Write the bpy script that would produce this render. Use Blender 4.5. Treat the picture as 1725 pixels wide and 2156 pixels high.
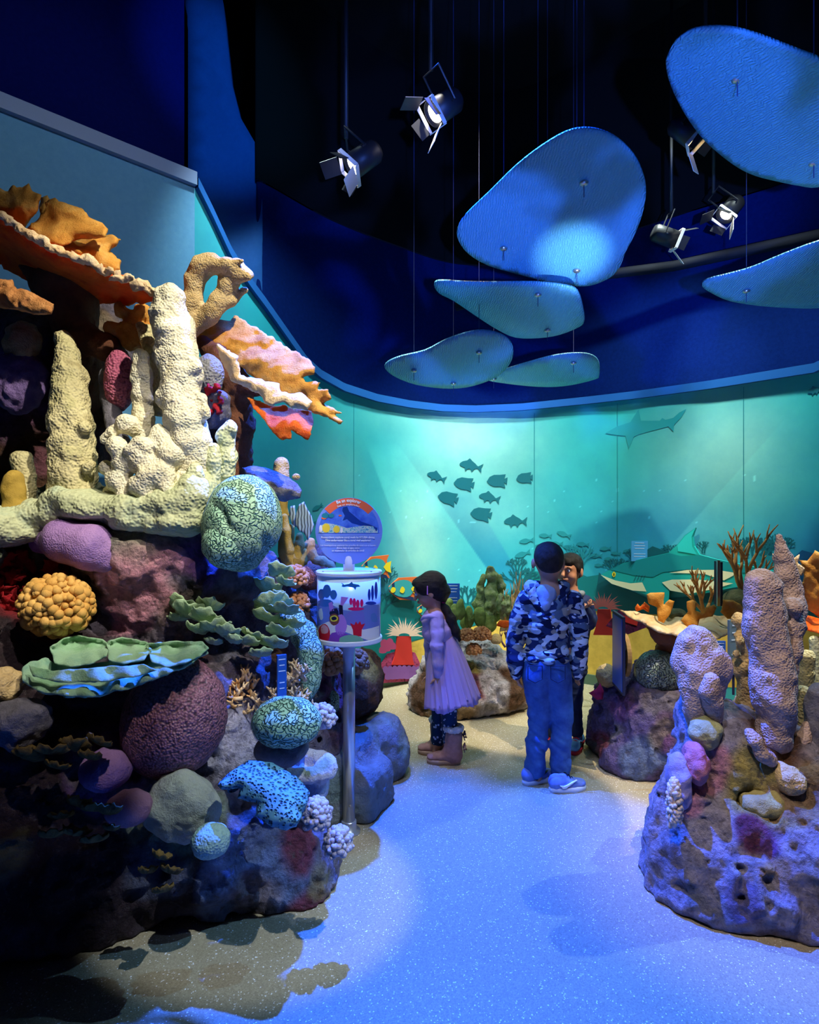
import bpy, bmesh, math, random
import numpy as np
from mathutils import Vector, Matrix
from mathutils.geometry import delaunay_2d_cdt

for o in list(bpy.data.objects): bpy.data.objects.remove(o)
SC = bpy.context.scene
COL = SC.collection
R = math.radians
F = 1300.0; CX = 862.5; CY = 1078.0; CH = 1.45      # focal length in pixels, optical centre, eye height

def P(px, py, Y):                                    # picture position + distance -> point in the room
    return Vector(((px-CX)/F*Y, Y, CH+(CY-py)/F*Y))

# ------------------------------------------------------------------ camera
cam = bpy.data.cameras.new('camera'); camo = bpy.data.objects.new('camera', cam); COL.objects.link(camo)
camo.location = (0, 0, CH); camo.rotation_euler = (math.pi/2, 0, 0)
cam.sensor_fit = 'VERTICAL'; cam.sensor_height = 36; cam.sensor_width = 28.8; cam.lens = F/2156*36
cam.clip_start = 0.05; cam.clip_end = 100
SC.camera = camo
# ------------------------------------------------------------------ world and exposure
SC.view_settings.view_transform = 'Standard'
try: SC.view_settings.look = 'None'
except Exception: pass
SC.view_settings.gamma = 1.0; SC.view_settings.use_curve_mapping = False
SC.view_settings.exposure = 0.0
W = bpy.data.worlds.new('World'); SC.world = W; W.use_nodes = True
W.node_tree.nodes['Background'].inputs[0].default_value = (0.05, 0.12, 0.6, 1)
W.node_tree.nodes['Background'].inputs[1].default_value = 0.018

# ------------------------------------------------------------------ lights (theatre spots on the ceiling grid, low projectors, added fills)
def spot(loc, to, power, col, size=40, blend=0.4, rad=0.03, gobo=None):
    l = bpy.data.lights.new('spot_light', 'SPOT'); l.energy = power; l.color = col
    l.spot_size = R(size); l.spot_blend = blend; l.shadow_soft_size = rad
    o = bpy.data.objects.new('spot_light', l); COL.objects.link(o)
    o.location = loc; d = Vector(to)-Vector(loc); o.rotation_euler = d.to_track_quat('-Z', 'Y').to_euler()
    if gobo:                                         # a rippled-water gobo in the projector
        l.use_nodes = True; nt = l.node_tree; e = nt.nodes['Emission']
        tc = nt.nodes.new('ShaderNodeTexCoord'); mp = nt.nodes.new('ShaderNodeMapping')
        n = nt.nodes.new('ShaderNodeTexNoise'); r = nt.nodes.new('ShaderNodeValToRGB')
        n.inputs['Scale'].default_value = gobo[0]; n.inputs['Detail'].default_value = 2
        n.inputs['Distortion'].default_value = 0.8
        mp.inputs['Location'].default_value = (gobo[3], gobo[3]*.7, 0)
        r.color_ramp.elements[0].position = gobo[1]; r.color_ramp.elements[1].position = gobo[2]
        r.color_ramp.elements[0].color = (gobo[4], gobo[4], gobo[4], 1)
        nt.links.new(tc.outputs['Normal'], mp.inputs[0]); nt.links.new(mp.outputs[0], n.inputs['Vector'])
        nt.links.new(n.outputs['Fac'], r.inputs[0]); nt.links.new(r.outputs[0], e.inputs['Strength'])
    return o
WARM = (1, .86, .66); WHITE = (1, .97, .93); BLUE = (.015, .10, 1); COOL = (.45, .65, 1)
# washes on the mural
MUR = (.82, 1, .97)
spot((.80, 4.75, 4.35), P(1000, 920, 5.5), 620, MUR, 56, 1, .06)
spot((-.35, 4.0, 4.3), P(885, 1130, 5.4), 520, MUR, 40, 1, .06)
spot((1.75, 4.1, 4.3), P(1270, 1080, 5.2), 420, MUR, 76, 1, .06)
spot((2.35, 3.3, 4.3), P(1540, 940, 4.5), 520, MUR, 62, 1, .06)
spot((-.75, 3.3, 4.3), P(650, 960, 4.6), 300, (.72, .95, 1), 74, 1, .06)
# keys on the left reef
spot((.75, .9, 4.2), P(330, 850, 2.5), 680, (1, .93, .80), 33, .6, .025)
spot((.4, .1, 4.3), P(230, 1180, 2.3), 300, (1, .92, .90), 21, .5, .03)
spot((1.1, .8, 4.3), P(620, 1690, 2.25), 560, (.70, .82, 1), 15, .4, .02)
# blue and white pools on the floor
spot((-.12, 3.2, 4.4), (.45, 1.55, 0), 4300, BLUE, 54, .5, .03)
spot((.1, 1.2, 4.4), (.25, 3.0, 0), 170, (.30, .46, 1), 40, .8, .03)
spot((3.2, 3.1, 3.9), (.55, 2.45, 0), 430, (.22, .50, 1), 30, .4, .015)
spot((-.1, 4.3, 4.3), (.2, 4.3, 0), 90, (1, .78, .42), 70, 1, .05)
# right islands
spot((2.3, 2.6, 4.3), P(1440, 1310, 3.5), 800, (1, .86, .62), 34, .6, .02)
spot((-.2, .8, 4.3), P(1650, 1560, 2.4), 300, (.96, .84, .86), 28, .6, .025)
spot((.9, 1.0, 4.3), P(1620, 1290, 2.4), 210, (1, .82, .64), 22, .6, .025)
# pool on the middle island, the children
spot((-.1, 3.0, 4.3), P(1010, 1400, 4.5), 560, (1, .96, .86), 26, .6, .02)
spot((-.6, 1.4, 4.3), P(1150, 1400, 3.3), 300, (.20, .34, 1), 15, .8, .03)
# projectors throwing rippled light on the discs and upper walls; one added teal fill
spot((.2, -.6, 1.2), P(1170, 420, 3.2), 1500, (.08, .20, 1), 40, .5, .03, gobo=(7, .46, .56, 2.1, .08))
spot((.6, .6, .9), P(1195, 520, 3.4), 1700, (.48, .66, 1), 8, 1, .03)
spot((.2, 2.4, .4), P(1040, 770, 4.7), 40, (.10, .9, .7), 26, 1, .05)  # added low lamp stands in for teal bounce off the mural
spot((1.2, .0, 1.0), P(1640, 200, 2.6), 45, (.12, .55, .9), 44, 1, .05)
spot((0, 1.2, 4.1), P(480, 180, 4.4), 300, (.06, .40, 1), 26, .8, .05)
spot((1.0, 1.4, 4.2), P(150, 330, 3.2), 130, (.75, .85, 1), 50, .9, .05)
# warm pool low on the sand paint, added fills on sign and girl
spot((.3, 3.5, 4.3), P(1290, 1340, 5.1), 420, (1, .84, .55), 40, 1, .05)
spot((-.6, 3.2, 4.3), P(840, 1370, 5.0), 160, (1, .88, .7), 26, 1, .05)
spot((.25, .9, 4.3), P(735, 1200, 2.75), 230, (.95, .95, 1), 13, .8, .02)  # added fill, brightens the sign
spot((-.3, 2.0, 4.3), P(935, 1400, 3.6), 150, (1, .86, .94), 13, .8, .03)  # added fill, brightens the girl


# ------------------------------------------------------------------ numpy noise
def _h(ix, iy, iz, s):
    n = (ix*374761393+iy*668265263+iz*1442695041+s*974711) & 0xffffffff
    n = ((n ^ (n >> 13))*1274126177) & 0xffffffff
    n = n ^ (n >> 16)
    return (n & 0xffff).astype(np.float32)/32767.5-1
def vnoise(p, s=0):
    p = np.asarray(p, dtype=np.float32); f = np.floor(p); i = f.astype(np.int64); f = p-f; f = f*f*(3-2*f)
    x, y, z = i[..., 0], i[..., 1], i[..., 2]; u, v, w = f[..., 0], f[..., 1], f[..., 2]
    def L(a, b, t): return a+(b-a)*t
    return L(L(L(_h(x, y, z, s), _h(x+1, y, z, s), u), L(_h(x, y+1, z, s), _h(x+1, y+1, z, s), u), v),
             L(L(_h(x, y, z+1, s), _h(x+1, y, z+1, s), u), L(_h(x, y+1, z+1, s), _h(x+1, y+1, z+1, s), u), v), w)
def fbm(p, o=4, s=0):
    a = 1.0; r = 0; t = 0
    p = np.asarray(p, dtype=np.float32)
    for k in range(o): r = r+a*vnoise(p, s+k*7); t += a; a *= .5; p = p*2.03
    return r/t
def ridge(p, o=3, s=0):
    a = 1.0; r = 0; t = 0; p = np.asarray(p, dtype=np.float32)
    for k in range(o): r = r+a*(1-2*np.abs(vnoise(p, s+k*7))); t += a; a *= .5; p = p*2.1
    return r/t

# ------------------------------------------------------------------ object helpers
def tag(o, label=None, cat=None, group=None, kind=None):
    if label: o['label'] = label
    if cat: o['category'] = cat
    if group: o['group'] = group
    if kind: o['kind'] = kind
    return o
def empty(name, loc, label=None, cat=None, group=None, rz=0):
    o = bpy.data.objects.new(name, None); COL.objects.link(o); o.location = loc; o.rotation_euler = (0, 0, rz)
    o.empty_display_size = .05
    bpy.context.view_layer.update()
    return tag(o, label, cat, group)
def link(name, me, mat, parent=None, origin=None):
    o = bpy.data.objects.new(name, me)
    COL.objects.link(o)
    if mat is not None:
        for m in (mat if isinstance(mat, (list, tuple)) else [mat]): me.materials.append(m)
    if parent is not None:
        o.parent = parent; o.matrix_parent_inverse = WM(parent).inverted()
    return o
def WM(o):
    m = Matrix.LocRotScale(o.location, o.rotation_euler, o.scale)
    return (WM(o.parent) @ o.matrix_parent_inverse @ m) if o.parent else m
def mk(name, V, Fc, mat, parent=None, smooth=True, cols=None, base=True):
    """V: n x 3 world vertices; Fc: list of faces or an int array; cols: vertex colours"""
    V = np.asarray(V, dtype=np.float64).reshape(-1, 3)
    org = np.zeros(3)
    if base and parent is None and len(V):
        lo = V.min(0); hi = V.max(0); org = np.array([(lo[0]+hi[0])/2, (lo[1]+hi[1])/2, lo[2]])
        V = V-org
    me = bpy.data.meshes.new(name)
    if isinstance(Fc, np.ndarray):
        k = Fc.shape[1]; n = len(Fc)
        me.vertices.add(len(V)); me.vertices.foreach_set('co', V.astype(np.float32).ravel())
        me.loops.add(n*k); me.loops.foreach_set('vertex_index', Fc.astype(np.int32).ravel())
        me.polygons.add(n); me.polygons.foreach_set('loop_start', np.arange(0, n*k, k, dtype=np.int32))
        me.update(calc_edges=True)
    else:
        me.from_pydata(V.tolist(), [], [list(map(int, f)) for f in Fc]); me.update()
    if smooth: me.polygons.foreach_set('use_smooth', np.ones(len(me.polygons), dtype=bool))
    if cols is not None:
        a = me.color_attributes.new('Col', 'FLOAT_COLOR', 'POINT')
        c = np.ones((len(V), 4), dtype=np.float32); c[:, :3] = cols; a.data.foreach_set('color', c.ravel())
    o = link(name, me, mat, parent)
    if parent is None: o.location = org
    return o

class MB:                                            # collects simple solids into one mesh
    def __init__(s): s.V = []; s.F = []
    def add(s, V, Fc):
        n = len(s.V); s.V += [tuple(v) for v in V]; s.F += [[i+n for i in f] for f in Fc]; return s
    def box(s, c, d, M=None):
        x, y, z = d[0]/2, d[1]/2, d[2]/2
        V = [Vector(v) for v in ((-x,-y,-z),(x,-y,-z),(x,y,-z),(-x,y,-z),(-x,-y,z),(x,-y,z),(x,y,z),(-x,y,z))]
        if M is not None: V = [M @ v for v in V]
        V = [v+Vector(c) for v in V]
        return s.add(V, [(3,2,1,0),(4,5,6,7),(0,1,5,4),(1,2,6,5),(2,3,7,6),(3,0,4,7)])
    def tube(s, pts, rad, n=10, cap=True):
        pts = [Vector(p) for p in pts]; m = len(pts)
        rad = rad if isinstance(rad, (list, tuple)) else [rad]*m
        V = []; up = None
        for i, p in enumerate(pts):
            t = (pts[min(i+1, m-1)]-pts[max(i-1, 0)]).normalized()
            if up is None: up = Vector((0, 0, 1)) if abs(t.z) < .9 else Vector((1, 0, 0))
            a = t.cross(up)
            if a.length < 1e-6: a = t.cross(Vector((0, 1, 0)))
            a.normalize(); b = a.cross(t); up = b
            for k in range(n):
                q = 2*math.pi*k/n; V.append(p+(a*math.cos(q)+b*math.sin(q))*rad[i])
        Fc = [[i*n+k, i*n+(k+1) % n, (i+1)*n+(k+1) % n, (i+1)*n+k] for i in range(m-1) for k in range(n)]
        if cap: Fc += [list(range(n))[::-1], [(m-1)*n+k for k in range(n)]]
        return s.add(V, Fc)
    def lathe(s, c, prof, n=32, M=None):             # prof: (r, z) pairs
        V = []
        for r, z in prof:
            for k in range(n):
                q = 2*math.pi*k/n; v = Vector((r*math.cos(q), r*math.sin(q), z))
                if M is not None: v = M @ v
                V.append(v+Vector(c))
        m = len(prof)
        Fc = [[i*n+k, i*n+(k+1) % n, (i+1)*n+(k+1) % n, (i+1)*n+k] for i in range(m-1) for k in range(n)]
        Fc += [list(range(n))[::-1], [(m-1)*n+k for k in range(n)]]
        return s.add(V, Fc)
    def build(s, name, mat, parent=None, smooth=False, base=True):
        return mk(name, np.array([list(v) for v in s.V]), s.F, mat, parent, smooth, base=base)

# ------------------------------------------------------------------ volumes: smooth unions of round solids, meshed by surface nets
def smin(a, b, k):
    if k <= 0: return np.minimum(a, b)
    h = np.clip(k-np.abs(a-b), 0, None)/k
    return np.minimum(a, b)-h*h*k*.25
class Vol:
    def __init__(s, h, k=.03): s.h = h; s.k = k; s.p = []
    def ball(s, c, r, rot=None, k=None):             # ellipsoid
        r = (r, r, r) if not hasattr(r, '__len__') else tuple(r)
        s.p.append(('e', np.array(c, float), np.array(r, float), rot, k)); return s
    def cone(s, a, b, ra, rb, k=None): s.p.append(('c', np.array(a, float), np.array(b, float), (ra, rb), k)); return s
    def path(s, pts, rad, k=None):
        rad = rad if isinstance(rad, (list, tuple)) else [rad]*len(pts)
        for i in range(len(pts)-1): s.cone(pts[i], pts[i+1], rad[i], rad[i+1], k)
        return s
    def box(s, c, half, rot=None, r=.04, k=None): s.p.append(('b', np.array(c, float), np.array(list(half)+[r], float), rot, k)); return s
    def cut(s, c, r, rot=None, k=None):
        r = (r, r, r) if not hasattr(r, '__len__') else tuple(r)
        s.p.append(('x', np.array(c, float), np.array(r, float), rot, k)); return s
    def run(s, noise=None, floor=None, clip=None):
        lo = np.full(3, 1e9); hi = -lo
        for q in s.p:
            if q[0] == 'x': continue
            if q[0] in 'eb': m = np.linalg.norm(q[2][:3]) if q[0] == 'b' else q[2].max(); a, b = q[1]-m, q[1]+m
            else: m = max(q[3]); a, b = np.minimum(q[1], q[2])-m, np.maximum(q[1], q[2])+m
            lo = np.minimum(lo, a); hi = np.maximum(hi, b)
        pad = 4*s.h+s.k*.3+.03
        lo -= pad; hi += pad
        if floor is not None: lo[2] = max(lo[2], floor-2.5*s.h)
        n = np.ceil((hi-lo)/s.h).astype(int)+1
        G = np.full(n, .5, dtype=np.float32); ax = [lo[i]+np.arange(n[i])*s.h for i in range(3)]
        for q in s.p:
            k = s.k if q[4] is None else q[4]; mg = k+3*s.h+.05
            if q[0] in 'exb': m = (np.linalg.norm(q[2][:3]) if q[0] == 'b' else q[2].max())+mg; a, b = q[1]-m, q[1]+m
            else: m = max(q[3])+mg; a, b = np.minimum(q[1], q[2])-m, np.maximum(q[1], q[2])+m
            i0 = np.clip(np.floor((a-lo)/s.h).astype(int), 0, n); i1 = np.clip(np.ceil((b-lo)/s.h).astype(int)+1, 0, n)
            if (i1 <= i0).any(): continue
            sl = tuple(slice(i0[d], i1[d]) for d in range(3))
            X, Y, Z = np.meshgrid(ax[0][sl[0]], ax[1][sl[1]], ax[2][sl[2]], indexing='ij')
            Q = np.stack([X, Y, Z], -1).astype(np.float32)
            if q[0] == 'b':
                d = Q-q[1].astype(np.float32)
                if q[3] is not None: d = d @ np.array(q[3], dtype=np.float32)
                w = np.abs(d)-(q[2][:3]-q[2][3]).astype(np.float32); D = np.sqrt((np.maximum(w, 0)**2).sum(-1))+np.minimum(w.max(-1), 0)-q[2][3]
            elif q[0] in 'ex':
                d = Q-q[1].astype(np.float32)
                if q[3] is not None: d = d @ np.array(q[3].to_3x3() if hasattr(q[3], 'to_3x3') else q[3], dtype=np.float32)
                r = q[2].astype(np.float32); k0 = np.sqrt(((d/r)**2).sum(-1)); k1 = np.sqrt(((d/r**2)**2).sum(-1))
                D = k0*(k0-1)/np.maximum(k1, 1e-6)
            else:
                A = q[1]; B = q[2]; BA = B-A; L2 = max((BA**2).sum(), 1e-9)
                t = np.clip(((Q-A)@BA)/L2, 0, 1)
                D = np.sqrt(((Q-A-t[..., None]*BA)**2).sum(-1))-(q[3][0]+(q[3][1]-q[3][0])*t)
            D = D.astype(np.float32)
            if q[0] == 'x': G[sl] = -smin(-G[sl], D, k)
            else: G[sl] = smin(G[sl], D, k)
        if noise is not None:
            m = np.abs(G) < .12; I = np.argwhere(m)
            G[m] += noise(lo+I*s.h).astype(np.float32)
        if floor is not None:
            zz = ax[2][None, None, :]; G = np.maximum(G, (floor-zz).astype(np.float32))
        return nets(G, lo, s.h)
def nets(G, lo, h):
    S = G < 0; nx, ny, nz = G.shape
    c = np.zeros((nx-1, ny-1, nz-1), dtype=np.int8)
    offs = [(i, j, k) for i in (0, 1) for j in (0, 1) for k in (0, 1)]
    for i, j, k in offs: c += S[i:nx-1+i, j:ny-1+j, k:nz-1+k]
    act = (c > 0) & (c < 8); I = np.argwhere(act); idx = np.full(act.shape, -1, dtype=np.int64); idx[act] = np.arange(len(I))
    vals = np.stack([G[I[:, 0]+i, I[:, 1]+j, I[:, 2]+k] for i, j, k in offs], 1)
    acc = np.zeros((len(I), 3)); cnt = np.zeros(len(I)); O = np.array(offs, float)
    for a in range(8):
        for b in range(a+1, 8):
            if abs(O[a]-O[b]).sum() != 1: continue
            va, vb = vals[:, a], vals[:, b]; m = (va < 0) != (vb < 0)
            t = va[m]/(va[m]-vb[m]); acc[m] += O[a]+t[:, None]*(O[b]-O[a]); cnt[m] += 1
    V = lo+(I+acc/cnt[:, None])*h
    FS = []
    for ax in range(3):
        a = [slice(None)]*3; b = [slice(None)]*3; a[ax] = slice(0, -1); b[ax] = slice(1, None)
        A = S[tuple(a)]; B = S[tuple(b)]; E = np.argwhere(A != B)
        u, v = (ax+1) % 3, (ax+2) % 3
        ok = (E[:, u] > 0) & (E[:, v] > 0) & (E[:, u] < G.shape[u]-1) & (E[:, v] < G.shape[v]-1); E = E[ok]
        def g(du, dv):
            q = E.copy(); q[:, u] -= du; q[:, v] -= dv; return idx[q[:, 0], q[:, 1], q[:, 2]]
        q = np.stack([g(1, 1), g(0, 1), g(0, 0), g(1, 0)], 1)
        fl = ~A[E[:, 0], E[:, 1], E[:, 2]]
        q[fl] = q[fl][:, ::-1]; FS.append(q)
    return V, np.concatenate(FS)

# ------------------------------------------------------------------ sheets: a traced outline with its own depths and thickness
def spline(pts, sub=4):
    n = len(pts); out = []
    for i in range(n):
        p0, p1, p2, p3 = [np.array(pts[(i+k-1) % n], float) for k in range(4)]
        for j in range(sub):
            t = j/sub
            out.append(.5*((2*p1)+(-p0+p2)*t+(2*p0-5*p1+4*p2-p3)*t*t+(-p0+3*p1-3*p2+p3)*t**3))
    return np.array(out)
def inside(pt, poly):
    x, y = pt[:, 0], pt[:, 1]; r = np.zeros(len(pt), bool); n = len(poly)
    for i in range(n):
        x1, y1 = poly[i][:2]; x2, y2 = poly[(i+1) % n][:2]
        if y1 == y2: continue
        c = ((y1 > y) != (y2 > y)) & (x < (x2-x1)*(y-y1)/(y2-y1)+x1); r ^= c
    return r
def edge_dist(pt, poly):
    d = np.full(len(pt), 1e9); n = len(poly)
    for i in range(n):
        a = np.array(poly[i][:2], float); b = np.array(poly[(i+1) % n][:2], float); ab = b-a
        t = np.clip(((pt-a)@ab)/max((ab**2).sum(), 1e-9), 0, 1)
        d = np.minimum(d, np.sqrt(((pt-a-t[:, None]*ab)**2).sum(1)))
    return d
def fill(poly, step, holes=()):
    """2-d outline (n x 2) -> points, triangles, number of rim points"""
    poly = np.array(poly, float); B = []
    for i in range(len(poly)):
        a, b = poly[i][:2], poly[(i+1) % len(poly)][:2]; m = max(1, int(round(np.hypot(*(b-a))/step)))
        B += [a+(b-a)*k/m for k in range(m)]
    B = np.array(B); lo = B.min(0); hi = B.max(0)
    gx = np.arange(lo[0]+step/2, hi[0], step); gy = np.arange(lo[1]+step/2, hi[1], step*.87)
    X, Y = np.meshgrid(gx, gy); X = X+((np.arange(len(gy)) % 2)*step/2)[:, None]
    pt = np.stack([X.ravel(), Y.ravel()], 1); pt = pt[inside(pt, B)]
    if len(pt): pt = pt[edge_dist(pt, B) > step*.5]
    al = np.concatenate([B, pt]); n = len(B)
    v, e, f, *_ = delaunay_2d_cdt([Vector(q) for q in al], [(i, (i+1) % n) for i in range(n)], [list(range(n))], 1, 1e-5)
    v = np.array([[q.x, q.y] for q in v])
    return v, [list(t) for t in f], n, B
def sheet(name, poly, mat, parent=None, thick=.02, step=6, depth=None, rough=0., rs=0., jag=0., jagf=.05, sm=True,
          bulge=0., seed=0, taper=True, cols=None, sub=0, back_off=0):
    """poly: (px, py, Y) outline. Y is spread over the inside; the sheet gets real thickness."""
    poly = [tuple(p) for p in poly]
    ctl = np.array([(p[0], p[1]) for p in poly], float); cd = np.array([p[2] for p in poly], float) if depth is None else None
    pl = spline([(p[0], p[1]) for p in poly], sub) if sub else ctl.copy()
    if jag:
        # densify then jitter the rim
        D = []
        for i in range(len(pl)):
            a, b = pl[i], pl[(i+1) % len(pl)]; m = max(1, int(np.hypot(*(b-a))/(step*.9)))
            D += [a+(b-a)*k/m for k in range(m)]
        D = np.array(D); c = D.mean(0); nn = np.roll(D, -1, 0)-np.roll(D, 1, 0); nn = np.stack([nn[:, 1], -nn[:, 0]], 1)
        nn /= np.maximum(np.hypot(nn[:, 0], nn[:, 1]), 1e-6)[:, None]
        q = np.concatenate([D*jagf, np.full((len(D), 1), seed*3.7)], 1)
        D = D+nn*(fbm(q, 3, seed)*jag)[:, None]; pl = D
    v, f, n, B = fill(pl, step)
    if depth is not None: Y = np.array([depth(x, y) for x, y in v])
    else:
        w = 1/(((v[:, None, :]-ctl[None])**2).sum(-1)+60)**1.5; Y = (w*cd).sum(1)/w.sum(1)
    ed = edge_dist(v, B); mx = max(ed.max(), 1e-6); prof = np.sqrt(np.clip(ed/min(mx, 18), 0, 1)) if taper else np.ones(len(v))
    Y = Y-bulge*np.sqrt(np.clip(ed/mx, 0, 1))
    P3 = np.stack([(v[:, 0]-CX)/F*Y, Y, CH+(CY-v[:, 1])/F*Y], 1)
    if rough:
        Y2 = Y+fbm(P3*rs+seed, 4, seed)*rough; P3 = np.stack([(v[:, 0]-CX)/F*Y2, Y2, CH+(CY-v[:, 1])/F*Y2], 1)
    # normals
    N = np.zeros_like(P3); T = np.array([t for t in f if len(t) == 3])
    a, b, c = P3[T[:, 0]], P3[T[:, 1]], P3[T[:, 2]]; fn = np.cross(b-a, c-a)
    for k in range(3): np.add.at(N, T[:, k], fn)
    N /= np.maximum(np.linalg.norm(N, axis=1), 1e-9)[:, None]
    if N[:, 1].mean() > 0: N = -N; T = T[:, ::-1]
    th = thick*(.25+.75*prof) if taper else np.full(len(v), thick)
    V = np.concatenate([P3, P3-N*th[:, None]]); m = len(v)
    tris = T.tolist()+(T[:, ::-1]+m).tolist()
    from collections import defaultdict
    ec = defaultdict(int)
    for t in T.tolist():
        for k in range(3): ec[(t[k], t[(k+1) % 3])] += 1
    for (i, j) in list(ec):
        if (j, i) not in ec: tris.append([j, i, i+m]); tris.append([j, i+m, j+m])
    return mk(name, V, np.array(tris), mat, parent, sm)

# ------------------------------------------------------------------ materials
MAT = {}
def nodes(name, rough=.7, spec=.3):
    m = bpy.data.materials.new(name); m.use_nodes = True; nt = m.node_tree; b = nt.nodes['Principled BSDF']
    b.inputs['Roughness'].default_value = rough; b.inputs['Specular IOR Level'].default_value = spec
    MAT[name] = m; return m, nt, b
def N(nt, t, **kw):
    n = nt.nodes.new(t)
    for k, v in kw.items():
        if k in n.inputs: n.inputs[k].default_value = v
        else: setattr(n, k, v)
    return n
def rgb(c): return (c[0], c[1], c[2], 1) if len(c) == 3 else c
def sr(r, g, b):                                      # 0-255 display colour -> linear
    f = lambda x: ((x/255+.055)/1.055)**2.4 if x > 10 else x/255/12.92
    return (f(r), f(g), f(b))
def plain(name, col, rough=.6, metal=0, emit=None, es=1, alpha=None, trans=None):
    m, nt, b = nodes(name, rough); b.inputs['Base Color'].default_value = rgb(col); b.inputs['Metallic'].default_value = metal
    if emit: b.inputs['Emission Color'].default_value = rgb(emit); b.inputs['Emission Strength'].default_value = es
    if alpha is not None: b.inputs['Alpha'].default_value = alpha
    if trans is not None: b.inputs['Transmission Weight'].default_value = trans
    return m
def organic(name, cols, ns=6, bump='rough', bs=60, bd=.006, rough=.75, sss=0, vc=False, hollow_col=None, dscale=3, spec=.25, ramp=(.3, .7)):
    """mottled colour + relief of one of several kinds"""
    m, nt, b = nodes(name, rough, spec); L = nt.links.new
    tc = N(nt, 'ShaderNodeTexCoord'); co = tc.outputs['Object']
    n1 = N(nt, 'ShaderNodeTexNoise', Scale=ns, Detail=6, Roughness=.65); L(co, n1.inputs['Vector'])
    r = N(nt, 'ShaderNodeValToRGB'); L(n1.outputs['Fac'], r.inputs[0]); cr = r.color_ramp
    k = len(cols)
    cr.elements[0].position = ramp[0]; cr.elements[1].position = ramp[1]
    cr.elements[0].color = rgb(cols[0]); cr.elements[1].color = rgb(cols[-1])
    for i in range(1, k-1): e = cr.elements.new(ramp[0]+(ramp[1]-ramp[0])*i/(k-1)); e.color = rgb(cols[i])
    out = r.outputs[0]
    if vc:
        at = N(nt, 'ShaderNodeVertexColor'); at.layer_name = 'Col'
        mx = N(nt, 'ShaderNodeMix'); mx.data_type = 'RGBA'; mx.blend_type = 'MULTIPLY'; mx.inputs[0].default_value = 1
        L(at.outputs[0], mx.inputs[6]); L(out, mx.inputs[7]); out = mx.outputs[2]
    h = None
    if bump == 'rough':
        q = N(nt, 'ShaderNodeTexNoise', Scale=bs, Detail=5, Roughness=.7); L(co, q.inputs['Vector']); h = q.outputs['Fac']
    elif bump == 'polyp':
        q = N(nt, 'ShaderNodeTexVoronoi', Scale=bs); q.feature = 'SMOOTH_F1'; L(co, q.inputs['Vector'])
        mm = N(nt, 'ShaderNodeMath'); mm.operation = 'MULTIPLY'; mm.inputs[1].default_value = -1; L(q.outputs['Distance'], mm.inputs[0]); h = mm.outputs[0]
    elif bump == 'pit':
        q = N(nt, 'ShaderNodeTexVoronoi', Scale=bs); L(co, q.inputs['Vector']); h = q.outputs['Distance']
        rr = N(nt, 'ShaderNodeValToRGB'); rr.color_ramp.elements[0].position = .12; rr.color_ramp.elements[1].position = .5
        L(h, rr.inputs[0]); h = rr.outputs[0]
    elif bump == 'brain':                            # winding ridges along the iso-lines of a fine noise
        q = N(nt, 'ShaderNodeTexNoise', Scale=bs, Detail=0, Distortion=.2); L(co, q.inputs['Vector'])
        mm = N(nt, 'ShaderNodeMath'); mm.operation = 'SUBTRACT'; mm.inputs[1].default_value = .5; L(q.outputs['Fac'], mm.inputs[0])
        s2 = N(nt, 'ShaderNodeMath'); s2.operation = 'ABSOLUTE'; L(mm.outputs[0], s2.inputs[0])
        s3 = N(nt, 'ShaderNodeMapRange'); s3.interpolation_type = 'SMOOTHSTEP'; s3.inputs[1].default_value = 0; s3.inputs[2].default_value = .13; L(s2.outputs[0], s3.inputs[0]); h = s3.outputs[0]
    elif bump == 'crust':                            # coral crust: pits and polyps over rough stone
        q = N(nt, 'ShaderNodeTexVoronoi', Scale=bs); q.feature = 'SMOOTH_F1'; L(co, q.inputs['Vector'])
        q2 = N(nt, 'ShaderNodeTexNoise', Scale=bs*.45, Detail=6, Roughness=.75); L(co, q2.inputs['Vector'])
        mm = N(nt, 'ShaderNodeMath'); mm.operation = 'MULTIPLY'; L(q.outputs['Distance'], mm.inputs[0]); mm.inputs[1].default_value = -.5
        s2 = N(nt, 'ShaderNodeMath'); s2.operation = 'MULTIPLY_ADD'; L(q2.outputs['Fac'], s2.inputs[0]); s2.inputs[1].default_value = 1.6; L(mm.outputs[0], s2.inputs[2]); h = s2.outputs[0]
    elif bump == 'weave':
        q = N(nt, 'ShaderNodeTexNoise', Scale=bs, Detail=2); L(co, q.inputs['Vector']); h = q.outputs['Fac']
    if h is not None:
        bp = N(nt, 'ShaderNodeBump', Distance=bd, Strength=1.0); L(h, bp.inputs['Height']); L(bp.outputs[0], b.inputs['Normal'])
        if hollow_col is not None:  # mixes a second colour into the low parts of the relief
            mr = N(nt, 'ShaderNodeMix'); mr.data_type = 'RGBA'; mr.blend_type = 'MIX'
            rr = N(nt, 'ShaderNodeMapRange'); rr.inputs[1].default_value = .15 if bump != 'polyp' else -.75; rr.inputs[2].default_value = .5 if bump != 'polyp' else -.35
            L(h, rr.inputs[0]); L(rr.outputs[0], mr.inputs[0]); mr.inputs[6].default_value = rgb(hollow_col); L(out, mr.inputs[7]); out = mr.outputs[2]
    L(out, b.inputs['Base Color'])
    if sss:
        b.inputs['Subsurface Weight'].default_value = sss; b.inputs['Subsurface Radius'].default_value = (.06, .022, .006); b.inputs['Subsurface Scale'].default_value = 1
    return m

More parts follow.
